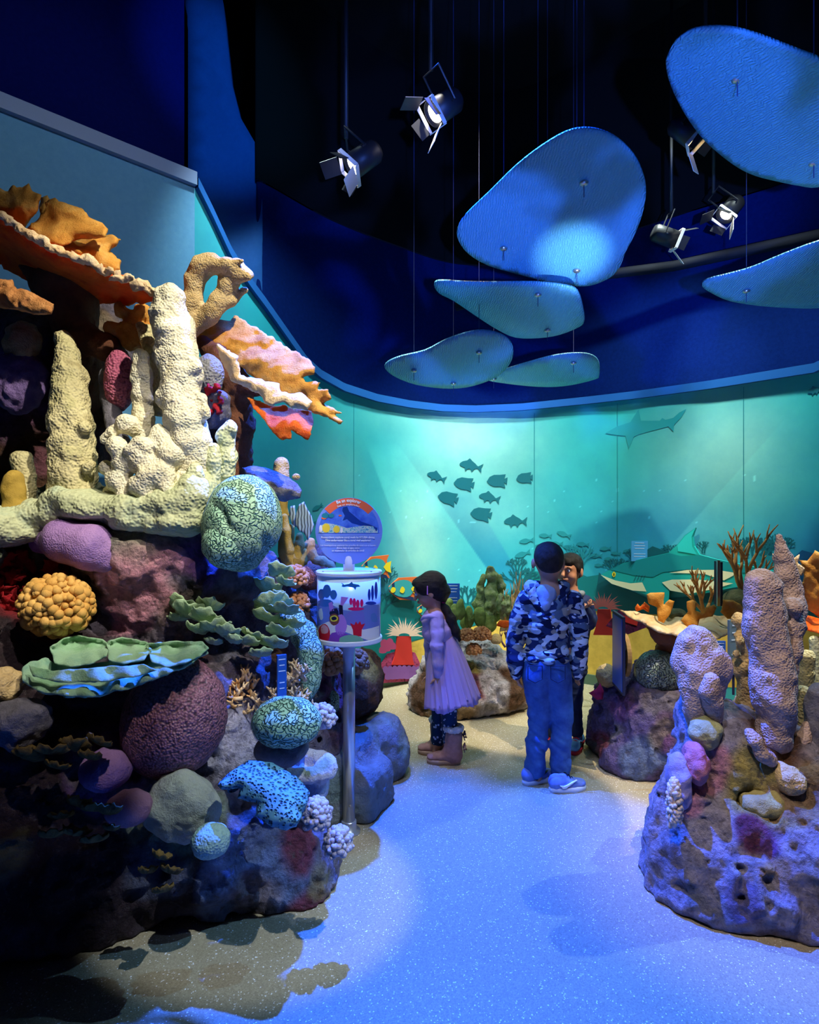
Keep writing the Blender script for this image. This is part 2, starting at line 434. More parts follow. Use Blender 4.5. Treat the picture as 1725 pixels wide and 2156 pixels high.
# ================================================================== THE ROOM
def polyline(tab, n=160):                            # smooth plan curve through (px, Y) points
    q = np.array([((px-CX)/F*Y, Y) for px, Y in tab]); out = []
    for i in range(len(q)-1):
        p0 = q[max(i-1, 0)]; p1 = q[i]; p2 = q[i+1]; p3 = q[min(i+2, len(q)-1)]; m = max(2, n//(len(q)-1))
        for j in range(m):
            t = j/m; out.append(.5*((2*p1)+(-p0+p2)*t+(2*p0-5*p1+4*p2-p3)*t*t+(-p0+3*p1-3*p2+p3)*t**3))
    out.append(q[-1]); return np.array(out)
WT = [(410,3.8),(480,4.02),(552,4.25),(610,4.45),(670,4.65),(750,4.93),(830,5.18),(915,5.40),(1000,5.5),(1100,5.45),(1240,5.2),(1350,4.92),(1500,4.55),(1725,3.97),(1900,3.5),(2150,2.9),(2600,2.2)]
WP = polyline(WT, 240); WPX = CX+F*WP[:, 0]/WP[:, 1]
def wallY(px): return float(np.interp(px, WPX, WP[:, 1]))
TOPPX = [(410,395),(440,455),(480,540),(520,602),(552,645),(600,712),(640,768),(670,795),(720,823),(790,845),(860,858),(930,866),(1000,868),(1100,864),(1240,850),(1350,838),(1500,818),(1725,783)]
_tp = spline([(a, b) for a, b in TOPPX], 1)
def wall_top(px):
    y = np.interp(px, [a for a, b in TOPPX], [b for a, b in TOPPX])
    z = CH+(CY-y)/F*wallY(px)
    return z if px < 860 else min(2.37, max(2.33, z)) if px < 1725 else 2.36

# mural print colours on the wall itself
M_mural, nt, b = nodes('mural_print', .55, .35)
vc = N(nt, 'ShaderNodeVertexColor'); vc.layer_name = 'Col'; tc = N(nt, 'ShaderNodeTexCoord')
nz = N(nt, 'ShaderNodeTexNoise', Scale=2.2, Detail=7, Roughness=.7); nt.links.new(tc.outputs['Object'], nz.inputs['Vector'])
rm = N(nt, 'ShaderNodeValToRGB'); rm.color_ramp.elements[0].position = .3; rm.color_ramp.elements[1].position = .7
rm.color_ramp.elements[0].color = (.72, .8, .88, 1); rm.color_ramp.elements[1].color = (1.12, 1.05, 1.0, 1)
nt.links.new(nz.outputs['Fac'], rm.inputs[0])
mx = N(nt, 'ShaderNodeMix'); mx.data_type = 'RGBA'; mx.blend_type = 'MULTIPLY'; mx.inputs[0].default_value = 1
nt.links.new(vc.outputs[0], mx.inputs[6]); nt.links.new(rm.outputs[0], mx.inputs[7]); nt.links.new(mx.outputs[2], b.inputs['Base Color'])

def halfplane(px, py, a, b, soft=2.5):               # 1 on the right-hand side of a->b
    (x1, y1), (x2, y2) = a, b; L = math.hypot(x2-x1, y2-y1)
    d = ((px-x1)*(y2-y1)-(py-y1)*(x2-x1))/L
    return np.clip(d/soft+.5, 0, 1)
nU, nV = 520, 230
S = np.linspace(0, 1, nU); cum = np.concatenate([[0], np.cumsum(np.hypot(*np.diff(WP, axis=0).T))]); 
px_s = []
V = []; colr = []
Xs = np.interp(S*cum[-1], cum, WP[:, 0]); Ys = np.interp(S*cum[-1], cum, WP[:, 1]); PXs = CX+F*Xs/Ys
for i in range(nU):
    zt = wall_top(PXs[i]); z = np.linspace(0, zt, nV)
    V.append(np.stack([np.full(nV, Xs[i]), np.full(nV, Ys[i]), z], 1))
V = np.concatenate(V); px = CX+F*V[:, 0]/V[:, 1]; py = CY-F*(V[:, 2]-CH)/V[:, 1]
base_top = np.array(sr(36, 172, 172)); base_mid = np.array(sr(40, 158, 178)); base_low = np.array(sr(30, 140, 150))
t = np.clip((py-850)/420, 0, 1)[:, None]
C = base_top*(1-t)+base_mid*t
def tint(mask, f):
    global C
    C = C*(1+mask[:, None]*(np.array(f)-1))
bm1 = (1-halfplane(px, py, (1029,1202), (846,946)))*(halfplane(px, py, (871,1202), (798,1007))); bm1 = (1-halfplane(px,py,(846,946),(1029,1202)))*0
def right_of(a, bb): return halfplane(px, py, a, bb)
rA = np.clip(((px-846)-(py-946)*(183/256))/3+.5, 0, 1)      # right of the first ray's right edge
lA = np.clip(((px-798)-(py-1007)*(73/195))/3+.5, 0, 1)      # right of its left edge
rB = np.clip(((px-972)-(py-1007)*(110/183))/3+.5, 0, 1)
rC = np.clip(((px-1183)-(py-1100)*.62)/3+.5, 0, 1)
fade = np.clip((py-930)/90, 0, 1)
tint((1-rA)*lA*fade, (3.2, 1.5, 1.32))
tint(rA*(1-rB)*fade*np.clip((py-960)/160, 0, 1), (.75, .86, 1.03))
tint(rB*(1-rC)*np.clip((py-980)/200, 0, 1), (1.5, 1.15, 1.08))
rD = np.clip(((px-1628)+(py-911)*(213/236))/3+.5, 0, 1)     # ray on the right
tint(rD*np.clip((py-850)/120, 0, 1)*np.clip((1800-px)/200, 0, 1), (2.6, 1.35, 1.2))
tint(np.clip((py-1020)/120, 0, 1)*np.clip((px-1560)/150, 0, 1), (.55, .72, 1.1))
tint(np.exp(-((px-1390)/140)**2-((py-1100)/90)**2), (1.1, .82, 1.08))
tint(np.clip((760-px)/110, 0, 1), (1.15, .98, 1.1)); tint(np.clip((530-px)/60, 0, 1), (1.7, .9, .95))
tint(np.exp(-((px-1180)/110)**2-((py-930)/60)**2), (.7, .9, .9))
for gx, gy, wx, wy, ga in ((1000,925,120,95,.75),(885,1125,52,120,.85),(1530,945,120,120,.6),(700,1010,60,90,.25),(1040,1080,90,60,.25),(890,870,140,40,.2)):   # pools of the mural spotlights painted into the wall colour
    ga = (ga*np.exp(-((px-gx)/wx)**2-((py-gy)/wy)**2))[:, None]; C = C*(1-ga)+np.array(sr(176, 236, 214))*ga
g = vnoise(np.stack([px*.004, py*.006, px*0], 1)*3, 5); C *= (1+.08*g)[:, None]
sp = vnoise(np.stack([px*.09, py*.09, px*0], 1), 9); C = np.where((sp > .93)[:, None] & (py > 1000)[:, None], C*1.5+.03, C)
q = np.arange(nU*nV).reshape(nU, nV)
Fq = np.stack([q[:-1, :-1], q[1:, :-1], q[1:, 1:], q[:-1, 1:]], -1).reshape(-1, 4)
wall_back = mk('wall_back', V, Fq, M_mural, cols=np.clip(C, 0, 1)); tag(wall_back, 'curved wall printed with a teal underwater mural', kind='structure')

def wpt(px, py, off=.002):                           # point on the mural wall
    Y = wallY(px); dx = (wallY(px+4)*(px+4-CX)-wallY(px-4)*(px-4-CX))/F; dy = wallY(px+4)-wallY(px-4)
    n = Vector((dy, -dx, 0)); n.normalize()
    if n.y > 0: n = -n
    return P(px, py, Y)+n*off
def decal(name, poly, mat, off=.002, parent=None, sub=0, step=14, thick=0, outl=None):
    poly = [(p[0], p[1]) for p in poly]
    pl = spline(poly, sub) if sub else np.array(poly, float)
    v, f, n, B = fill(pl, step)
    V = np.array([wpt(x, y, off) for x, y in v])
    if thick:
        Bk = np.array([wpt(x, y, off-thick) for x, y in v]); m = len(v); ff = [list(t)[::-1] for t in f]+[[i+m for i in t] for t in f]
        from collections import defaultdict
        ec = set()
        for t in f:
            for k in range(len(t)): ec.add((t[k], t[(k+1) % len(t)]))
        for (i, j) in ec:
            if (j, i) not in ec: ff.append([i, j, j+m, i+m])
        V = np.concatenate([V, Bk]); f = ff
    return mk(name, V, f, mat, parent, smooth=False)
teal_dk = plain('paint_deep_teal', sr(10, 92, 100), .6)
teal_md = plain('paint_mid_teal', sr(14, 122, 122), .6)
teal_lt = plain('paint_light_teal', sr(40, 165, 165), .6)
teal_fish = plain('paint_fish_teal', sr(12, 100, 112), .6)
teal_soft = plain('paint_soft_teal', sr(26, 132, 142), .6)
teal_faint = plain('paint_faint_teal', sr(32, 150, 156), .6)
sand_m = organic('paint_sand', [sr(205, 165, 70), sr(238, 196, 88)], 12, None, rough=.6)
cream_m = plain('paint_cream', sr(240, 236, 190), .6)
blue_rk = plain('paint_blue_rock', sr(20, 90, 140), .6)
D = lambda n, p, m, o=.002, **k: decal(n, p, m, o, wall_back, **k)
D('painted_sand', [(795,1447),(808,1395),(852,1355),(902,1341),(960,1330),(1060,1300),(1150,1290),(1227,1286),(1300,1286),(1420,1292),(1520,1300),(1740,1310),(1740,1452),(1500,1446),(1300,1443),(1100,1440),(950,1441)], sand_m, .002)
D('painted_hill', [(760,1440),(770,1215),(800,1255),(838,1268),(900,1310),(880,1332),(905,1341),(852,1355),(812,1402),(800,1447)], teal_md, .003)
D('painted_hill', [(800,1255),(860,1228),(905,1260),(960,1275),(1010,1262),(1070,1250),(1121,1202),(1145,1205),(1200,1220),(1262,1210),(1300,1287),(1227,1286),(1060,1302),(902,1341),(860,1350)], teal_md, .004)
D('painted_hill', [(1068,1258),(1121,1202),(1110,1290),(1060,1302)], teal_dk, .005)
D('painted_hill', [(1215,1205),(1290,1236),(1300,1287),(1222,1284)], teal_md, .005)
D('painted_rock', [(1262,1205),(1290,1228),(1370,1262),(1440,1258),(1560,1240),(1745,1235),(1745,1318),(1500,1302),(1300,1288),(1250,1286)], teal_dk, .006)
D('painted_rock', [(1340,1172),(1375,1150),(1410,1163),(1420,1180),(1350,1190)], teal_dk, .006)
D('painted_rock', [(1655,1190),(1690,1158),(1725,1168),(1760,1200),(1760,1260),(1640,1240)], blue_rk, .006)
D('painted_rock', [(1560,1200),(1600,1165),(1670,1180),(1700,1240),(1560,1235)], teal_soft, .005)
# silhouettes of fish
def fishA(cx, cy, L, ang, mat, o=.004, kind=0, fl=1):
    if kind == 0: pts = [(-.5,.02),(-.38,-.12),(-.2,-.2),(-.12,-.3),(.0,-.22),(.18,-.12),(.3,-.04),(.5,-.2),(.44,0),(.48,.2),(.3,.05),(.15,.12),(.08,.24),(0,.14),(-.12,.16),(-.2,.26),(-.25,.13),(-.4,.1)]
    elif kind == 1: pts = [(-.5,.02),(-.36,-.2),(-.15,-.3),(.15,-.3),(.42,-.33),(.33,-.1),(.5,-.18),(.47,.15),(.33,.06),(.4,.33),(.15,.26),(-.15,.26),(-.36,.17)]
    elif kind == 2: pts = [(-.5,0),(-.3,-.13),(0,-.17),(.25,-.05),(.5,-.18),(.42,0),(.5,.18),(.25,.05),(0,.16),(-.3,.12)]
    ca, sa = math.cos(R(ang)), math.sin(R(ang)); a = []
    for x, y in pts: x *= fl; a.append((cx+L*(x*ca-y*sa), cy+L*(x*sa+y*ca)))
    return D('painted_fish', a, mat, o, sub=2 if kind != 1 else 0, step=20)
for cx, cy, L, an, k in ((992,981,50,12,0),(919,1004,42,20,0),(977,1019,44,8,1),(1047,1013,44,0,1),(1105,1007,36,-5,1),(943,1049,44,15,1),(1031,1048,46,12,0),(1013,1083,46,8,1),(1086,1098,50,0,0)): fishA(cx, cy, L, an, teal_fish, kind=k)
for cx, cy, L, an in ((1109,1139,32,-8),(1149,1128,28,4),(1188,1125,32,18),(1101,1167,36,-18),(1140,1150,26,5),(1172,1145,30,0),(1200,1153,28,10),(1228,1146,28,5),(1256,1170,28,0),(1276,1155,26,-3),(1298,1165,22,5),(1322,1160,20,-5),(1284,1177,24,0),(1262,1190,20,0),(1180,1165,24,10)): fishA(cx, cy, L, an, teal_soft, kind=2)
fishA(655,1100,22,0,teal_soft,kind=2); fishA(668,1068,26,-30,teal_soft,kind=2); fishA(650,1140,18,0,teal_soft,kind=2); fishA(1718,822,34,-10,teal_fish,kind=0)
# hazy shark high on the mural
D('painted_shark', [(1275,912),(1300,898),(1328,889),(1345,862),(1350,886),(1390,886),(1395,880),(1402,884),(1418,880),(1432,868),(1446,861),(1436,878),(1420,895),(1419,909),(1408,898),(1370,908),(1345,915),(1335,920),(1325,945),(1318,918),(1290,915)], teal_faint, .003, step=16)
# painted branching plants
def sprig(cx, by, h, n, mat, seed, w=3.2, o=.005, spread=.9):
    rnd = random.Random(seed); parts = []
    def seg(x, y, a, L, w, d):
        x2 = x+math.sin(a)*L; y2 = y-math.cos(a)*L; nx, ny = math.cos(a)*w/2, math.sin(a)*w/2
        parts.append([(x-nx, y-ny), (x2-nx*.8, y2-ny*.8), (x2+math.sin(a)*w*.5, y2-math.cos(a)*w*.5), (x2+nx*.8, y2+ny*.8), (x+nx, y+ny)])
        if d > 0:
            for s in (-1, 1): seg(x2, y2, a+s*rnd.uniform(.25, .6), L*rnd.uniform(.65, .9), w*.88, d-1)
    for k in range(n): seg(cx+(k-(n-1)/2)*w*1.6, by, (k-(n-1)/2)*spread/max(n-1, 1)+rnd.uniform(-.1, .1), h/3.4, w, 3)
    V = []; Fc = []
    for p in parts:
        Fc.append(list(range(len(V), len(V)+len(p)))); V += [wpt(x, y, o+len(Fc)*1e-5) for x, y in p]
    return mk('painted_coral', np.array([list(v) for v in V]), Fc, mat, wall_back, smooth=False)
sprig(1100,1238,50,5,teal_dk,1,3.5); sprig(1215,1205,66,4,teal_soft,2,3); sprig(1300,1205,34,5,teal_dk,3,3); sprig(1340,1178,26,4,teal_dk,4,3)
sprig(1418,1168,26,4,teal_dk,5,3); sprig(1482,1165,32,2,teal_dk,6,2.5,spread=.3); sprig(1590,1170,46,6,teal_fish,7,5,spread=1.6); sprig(1640,1160,38,4,teal_fish,8,5,spread=1.2)
sprig(985,1272,46,5,teal_dk,9,4,spread=1.2); sprig(1030,1272,40,4,teal_md,10,4); sprig(1250,1280,22,3,teal_dk,11,2); sprig(866,1262,26,3,teal_md,12,2.5); sprig(815,1225,36,3,teal_dk,13,2.5); sprig(800,1290,50,3,teal_dk,14,4)
sprig(1435,1288,16,4,teal_soft,15,2); sprig(1090,1200,30,4,teal_dk,16,3)

# trim strip along the mural's top edge, baseboard, seams
navy = organic('navy_wall_paint', [sr(5, 26, 80), sr(7, 32, 92)], 40, 'rough', 220, .0015, .9, spec=.03)
navy_dk = organic('dark_navy_wall_paint', [sr(8, 16, 84), sr(10, 20, 92)], 40, 'rough', 220, .0015, .9, spec=.03)
black = plain('matt_black', (.0012, .0012, .0015), .95)
trim_m = plain('trim_blue', sr(30, 90, 160), .45)
ledge_m = plain('ledge_grey_blue', sr(120, 140, 175), .45)
base_m = plain('baseboard_green', sr(88, 112, 92), .55)
def strip(name, i0, i1, zf0, zf1, off0, off1, mat, label=None, back=0.06):
    V = []; Fc = []
    I = list(range(i0, i1, 2))
    for n, i in enumerate(I):
        t = np.array([Xs[min(i+1, nU-1)]-Xs[max(i-1, 0)], Ys[min(i+1, nU-1)]-Ys[max(i-1, 0)]]); t /= np.hypot(*t); nn = np.array([t[1], -t[0]])
        z0, z1 = zf0(i), zf1(i)
        for (o, z) in ((off0, z0), (off0, z1), (-off1, z1), (-off1, z0)): V.append((Xs[i]+nn[0]*o, Ys[i]+nn[1]*o, z))
        if n:
            a = (n-1)*4; b = n*4
            for k in range(4): Fc.append([a+k, b+k, b+(k+1) % 4, a+(k+1) % 4][::-1])
    return tag(mk(name, np.array(V), Fc, mat, smooth=False), label, kind='structure')
zt = [wall_top(x) for x in PXs]
strip('trim_1', 0, nU, lambda i: zt[i]-.005, lambda i: zt[i]+.055, .035, .35, trim_m, 'blue cap strip along the top of the mural')
strip('baseboard_back', 0, nU, lambda i: -.001, lambda i: .085, .012, .05, base_m, 'grey green skirting under the mural')
for pxs in (744, 1125, 1300, 1566): 
    D('panel_seam', [(pxs, 845 if pxs < 900 else 870 if pxs < 1200 else 850 if pxs < 1400 else 815), (pxs+1.3, 845 if pxs < 900 else 870 if pxs < 1200 else 850 if pxs < 1400 else 815), (pxs+1.3, 1250), (pxs, 1250)], teal_soft, .0025, step=60)
# set-back navy wall above the mural
UW = polyline([(540,4.62),(560,4.62),(700,5.2),(850,5.75),(960,6.1),(1080,6.1),(1230,5.7),(1450,5.05),(1725,4.42),(2100,3.4),(2600,2.6)], 200)
def extr(name, path, z0, z1, mat, label, nz=2):
    n = len(path); V = []
    for z in np.linspace(z0, z1, nz): V += [(x, y, z) for x, y in path]
    Fc = [[k*n+i, k*n+i+1, (k+1)*n+i+1, (k+1)*n+i] for k in range(nz-1) for i in range(n-1)]
    return tag(mk(name, np.array(V), Fc, mat, smooth=True), label, kind='structure')
extr('wall_upper', UW, 2.2, 3.9, navy, 'navy wall set back above the mural')
extr('wall_upper', UW-np.array([0, .03]), 3.9, 5.6, black, 'black band over the navy wall')
# plain panel wall on the left with its ledge, navy wall above and the pale blue pier
lp0 = P(410, 395, 3.8); lp1 = P(0, 235, 3.08); ld = (lp1-lp0); ld.z = 0; ldn = ld.normalized()
panel_m = organic('pale_blue_panel', [sr(84, 142, 178), sr(92, 150, 184)], 30, 'rough', 160, .001, .6)
far = lp0+ldn*6
def slab(name, a, b, z0, z1, depth, mat, label):       # vertical slab from a to b, 'depth' away from the camera side
    d = Vector((b.x-a.x, b.y-a.y, 0)).normalized(); n = Vector((d.y, -d.x, 0))
    if n.y < 0: n = -n
    mb = MB(); A = [Vector((a.x, a.y, 0)), Vector((b.x, b.y, 0)), Vector((b.x, b.y, 0))+n*depth, Vector((a.x, a.y, 0))+n*depth]
    V = [v+Vector((0, 0, z)) for z in (z0, z1) for v in A]
    mb.add(V, [(0,1,5,4),(1,2,6,5),(2,3,7,6),(3,0,4,7),(4,5,6,7),(3,2,1,0)])
    return tag(mb.build(name, mat), label, kind='structure')
n_ = Vector((ldn.y, -ldn.x, 0)); n_ = n_ if n_.y < 0 else -n_
slab('wall_left', lp0, far, 0, 3.45, .15, panel_m, 'plain pale blue panel wall on the left')
slab('trim_2', lp0+n_*.035, far+n_*.035, 3.45, 3.53, .4, ledge_m, 'grey blue ledge capping the left panel wall')
slab('wall_left', lp0-n_*.25-ldn*.05, far-n_*.25, 3.5, 5.6, .1, navy_dk, 'dark navy wall over the left ledge')
pier = sheet('wall_pier', [(396,640,4.30),(396,-90,4.30),(462,-90,4.6),(474,60,4.6),(486,170,4.6),(505,245,4.6),(540,305,4.6),(552,350,4.6),(552,650,4.6)], organic('pier_blue_paint', [sr(30, 88, 160), sr(34, 94, 168)], 40, 'rough', 200, .0015, .8), thick=.12, step=30, taper=False, sm=False)
tag(pier, 'blue painted pier above the sweeping wall top', kind='structure')
# floor and ceiling
fl, nt, b = nodes('speckled_floor', .38, .5)
tc = N(nt, 'ShaderNodeTexCoord'); L = nt.links.new
v1 = N(nt, 'ShaderNodeTexVoronoi', Scale=260); L(tc.outputs['Object'], v1.inputs['Vector'])
r1 = N(nt, 'ShaderNodeValToRGB'); L(v1.outputs['Color'], r1.inputs[0]); cr = r1.color_ramp
cr.elements[0].position = 0; cr.elements[0].color = rgb(sr(148, 134, 104)); cr.elements[1].position = .86; cr.elements[1].color = rgb(sr(182, 168, 134))
e = cr.elements.new(.90); e.color = (.95, .95, .92, 1)
n2 = N(nt, 'ShaderNodeTexNoise', Scale=1.3, Detail=4); L(tc.outputs['Object'], n2.inputs['Vector'])
r2 = N(nt, 'ShaderNodeValToRGB'); r2.color_ramp.elements[0].color = (.8, .8, .8, 1); r2.color_ramp.elements[1].color = (1.1, 1.1, 1.1, 1); L(n2.outputs['Fac'], r2.inputs[0])
mx = N(nt, 'ShaderNodeMix'); mx.data_type = 'RGBA'; mx.blend_type = 'MULTIPLY'; mx.inputs[0].default_value = 1
L(r1.outputs[0], mx.inputs[6]); L(r2.outputs[0], mx.inputs[7]); L(mx.outputs[2], b.inputs['Base Color'])
bp = N(nt, 'ShaderNodeBump', Distance=.001, Strength=.6); L(v1.outputs['Distance'], bp.inputs['Height']); L(bp.outputs[0], b.inputs['Normal'])
floor = MB().box((0, 2, -.05), (9, 13, .1)).build('floor', fl); tag(floor, 'speckled resin floor', kind='structure')
ceil = MB().box((0, 2, 5.65), (9, 13, .1)).build('ceiling', black); tag(ceil, 'black open ceiling', kind='structure')
tag(MB().box((4.45, 2, 2.8), (.1, 13, 5.6)).build('wall_right', navy), 'navy wall on the right', kind='structure')
tag(MB().box((-4.45, 2, 2.8), (.1, 13, 5.6)).build('wall_left', navy), 'navy wall far left', kind='structure')
tag(MB().box((0, -4.45, 2.8), (9, .1, 5.6)).build('wall_front', navy), 'navy wall behind the visitor', kind='structure')
# pipe run along the upper wall
tag(MB().tube([P(960, 646, 5.7), P(1180, 590, 5.4), P(1420, 560, 4.9), P(1740, 492, 4.25)], .04, 10).build('conduit_pipe', plain('pipe_black', (.004, .005, .012), .8), smooth=True), 'black pipe running along the navy wall behind the hanging discs', 'pipe')

# ------------------------------------------------------------------ hanging discs
disc_m, nt, b = nodes('rippled_acrylic', .35, .5)
tc = N(nt, 'ShaderNodeTexCoord'); L = nt.links.new
wv = N(nt, 'ShaderNodeTexWave', Scale=26, Distortion=7, Detail=3); wv.inputs['Detail Scale'].default_value = 1.2
L(tc.outputs['Object'], wv.inputs['Vector'])
bp = N(nt, 'ShaderNodeBump', Distance=.004, Strength=.7); L(wv.outputs['Fac'], bp.inputs['Height']); L(bp.outputs[0], b.inputs['Normal'])
b.inputs['Base Color'].default_value = rgb(sr(84, 150, 178)); b.inputs['Transmission Weight'].default_value = 0
rim_m = plain('disc_rim', sr(60, 90, 190), .3)
steel = plain('steel', (.55, .5, .45), .3, .9); wire_m = plain('wire', (.03, .04, .12), .6)
def dplane(a, bq, c):                                # a plane in space through three traced points
    A = np.array([[(x-CX)/F, 1, (CY-y)/F] for x, y, Y in (a, bq, c)]); p = [P(*q)-Vector((0, 0, CH)) for q in (a, bq, c)]
    n = (p[1]-p[0]).cross(p[2]-p[0]); k = n.dot(p[0])
    return lambda x, y: k/(n.x*(x-CX)/F+n.y+n.z*(CY-y)/F)
def disc(outl, pl, fast, label, sag=.0):
    t = empty('hanging_disc', (0, 0, 0)); f0 = dplane(*pl)
    c = np.mean(np.array(outl), 0); w = np.abs(np.array(outl)-c).max(0)
    f = lambda x, y: f0(x, y)+sag*(((x-c[0])/w[0])**2-((y-c[1])/w[1])**2*.5)
    base = P(c[0], c[1], f(*c)); t.location = base
    sheet('panel', [(x, y, 0) for x, y in outl], disc_m, t, thick=.012, step=10, depth=f, taper=False, sub=3)
    for x, y in fast:
        p = P(x, y, f(x, y)); m = MB().lathe(p+Vector((0, 0, -.008)), [(.0, -.008), (.012, -.008), (.02, -.002), (.02, .006), (.012, .012), (0, .012)], 16)
        fo = m.build('fastener', steel, t, True)
        MB().tube([p+Vector((0, 0, -.07)), p+Vector((0, 0, -.012))], .002, 6).build('cable_end', wire_m, fo)
        MB().tube([p, Vector((p.x, p.y, 5.6))], .0022, 6).build('cable', wire_m, t)
    return tag(t, label, 'ceiling disc', 'rippled discs hanging from the ceiling')
disc([(1228,271),(1191,279),(1142,307),(1086,350),(1030,405),(981,452),(963,482),(966,507),(987,535),(1030,560),(1092,578),(1154,594),(1216,603),(1253,599),(1290,581),(1308,557),(1317,532),(1339,489),(1356,439),(1360,396),(1351,359),(1333,325),(1302,294),(1265,276)],
     ((1200,271,2.6),(970,490,3.3),(1216,603,3.45)), [(1230,383),(1061,521),(1215,568)], 'big blue rippled disc with a bright glow hanging in the centre')
disc([(914,600),(925,592),(981,595),(1043,596),(1129,596),(1191,603),(1216,615),(1227,649),(1230,677),(1219,689),(1179,705),(1135,712),(1086,711),(1049,695),(1006,668),(956,634),(925,618)],
     ((1050,596,3.5),(914,605,3.9),(1140,712,4.1)), [(1133,619),(1153,694)], 'teal and blue disc hanging just under the big central disc')
disc([(811,776),(817,763),(845,751),(895,739),(938,717),(981,702),(1018,697),(1055,705),(1077,723),(1081,745),(1074,766),(1055,788),(1024,804),(981,816),(932,818),(876,810),(833,794)],
     ((1018,697,3.7),(811,776,4.1),(950,818,4.35)), [(1009,741),(872,779),(955,806)], 'teal rippled disc with shiny left tip, lowest on the left')
disc([(1021,799),(1055,782),(1117,763),(1172,749),(1222,745),(1250,751),(1262,766),(1262,791),(1253,799),(1203,811),(1154,815),(1092,811)],
     ((1200,746,4.05),(1021,800,4.5),(1154,815,4.6)), [(1208,763),(1040,797)], 'small plain teal disc hanging lowest of all, its left tip behind another disc')
disc([(1405,127),(1409,109),(1422,84),(1442,67),(1468,56),(1510,52),(1551,56),(1601,70),(1653,90),(1692,105),(1725,118),(1775,150),(1800,220),(1800,300),(1775,365),(1725,389),(1686,386),(1640,377),(1593,365),(1557,348),(1520,321),(1484,288),(1453,247),(1429,205),(1411,161)],
     ((1551,56,2.1),(1405,127,2.4),(1700,389,2.9)), [(1553,164),(1714,341)], 'large teal blue disc in the top right corner, nearest of all')
disc([(1479,603),(1490,590),(1537,578),(1586,564),(1648,538),(1725,510),(1800,495),(1850,530),(1830,600),(1780,640),(1725,649),(1672,649),(1598,644),(1537,634),(1500,618)],
     ((1725,510,3.0),(1479,605,3.5),(1680,649,3.7)), [(1572,611)], 'bright blue disc cut by the right edge, below the large corner disc')

# ------------------------------------------------------------------ track spotlights
lamp_w = plain('lamp_lens', (1, .9, .75), .4, emit=(1, .93, .82), es=9)
lamp_g = plain('lamp_gel', (1, .6, .2), .4, emit=(1, .72, .35), es=5)
blk = plain('black_metal', (.012, .012, .014), .45); flapm = plain('flap_lit', (.7, .62, .5), .4)
def fixture(px, py, Y, aim, label, s=1., tilt=0, gel=False, lens=.036):
    c = P(px, py, Y); t = empty('track_spotlight', c, label, 'spotlight', 'theatre spotlights on the black ceiling grid')
    d = (Vector(aim)-c).normalized(); M = d.to_track_quat('Z', 'Y').to_matrix() @ Matrix.Rotation(tilt, 3, 'Z')
    T = lambda v: c+M @ (Vector(v)*s)
    MB().lathe((0,0,0), [(.0,-.17),(.05,-.17),(.06,-.15),(.06,0),(.052,.0),(.05,-.03),(.0,-.03)], 24).build  # (profile reused below)
    hb = MB(); hb.lathe(c, [(.0,-.17*s),(.045*s,-.17*s),(.06*s,-.15*s),(.062*s,0),(.056*s,0),(.05*s,-.025*s),(0,-.025*s)], 24, M); hb.build('housing', blk, t, True)
    MB().lathe(c, [(0, -.02*s), (lens*s*1.25, -.02*s), (lens*s*1.25, -.012*s), (0, -.010*s)], 24, M).build('lens', lamp_g if gel else lamp_w, t)
    MB().tube([T((-.07,0,-.08)), T((-.07,.0,-.1)), T((-.07,.16,-.1)), T((.07,.16,-.1)), T((.07,0,-.1)), T((.07,0,-.08))], .006*s, 6).build('yoke', blk, t)
    top = T((0,.16,-.1)); MB().tube([top, Vector((top.x, top.y, 5.6))], .012, 8).build('drop_rod', blk, t, True)
    fr = MB()
    for a in range(4):
        q = a*math.pi/2; Rm = Matrix.Rotation(q, 3, 'Z'); 
        fr.box(T(Rm @ Vector((0, .068, .012))), (.13*s, .004*s, .02*s), M @ Rm)
    fr.build('barn_door_frame', flapm, t)
    for a, L_ in ((0,.09),(2,.11),(1,.05),(3,.05)):
        q = a*math.pi/2+.3; Rm = Matrix.Rotation(q, 3, 'Z'); Rx = Matrix.Rotation(-.5, 3, 'X')
        MB().box(T(Rm @ Vector((0, .075+L_*.2, .02+L_*.5))), (.09*s, .003*s, L_*s), M @ Rm @ Rx).build('barn_door', blk if a != 2 else flapm, t)
    return t
fixture(740, 352, 3.4, P(-900, 1500, 2.6), 'spotlight with long lit flap, leftmost on the black ceiling', 1.1, .4)
fixture(912, 240, 3.3, P(-700, 1300, 2.2), 'spotlight with black doors left of the big disc, highest of the spots', 1.1, -.2)
fixture(1466, 292, 3.6, P(2600, 1100, 2.6), 'orange glowing gridded spotlight half behind the top right disc', 1.05, 0, True)
fixture(1422, 505, 4.4, P(2500, 900, 4.4), 'black spotlight facing away with thin lit edges, right of the big disc', 1.0, .2, lens=.012)
fixture(1526, 455, 4.3, P(400, 1800, 3.4), 'small bright spotlight on the right against the navy wall', 1.0, .3, lens=.03)

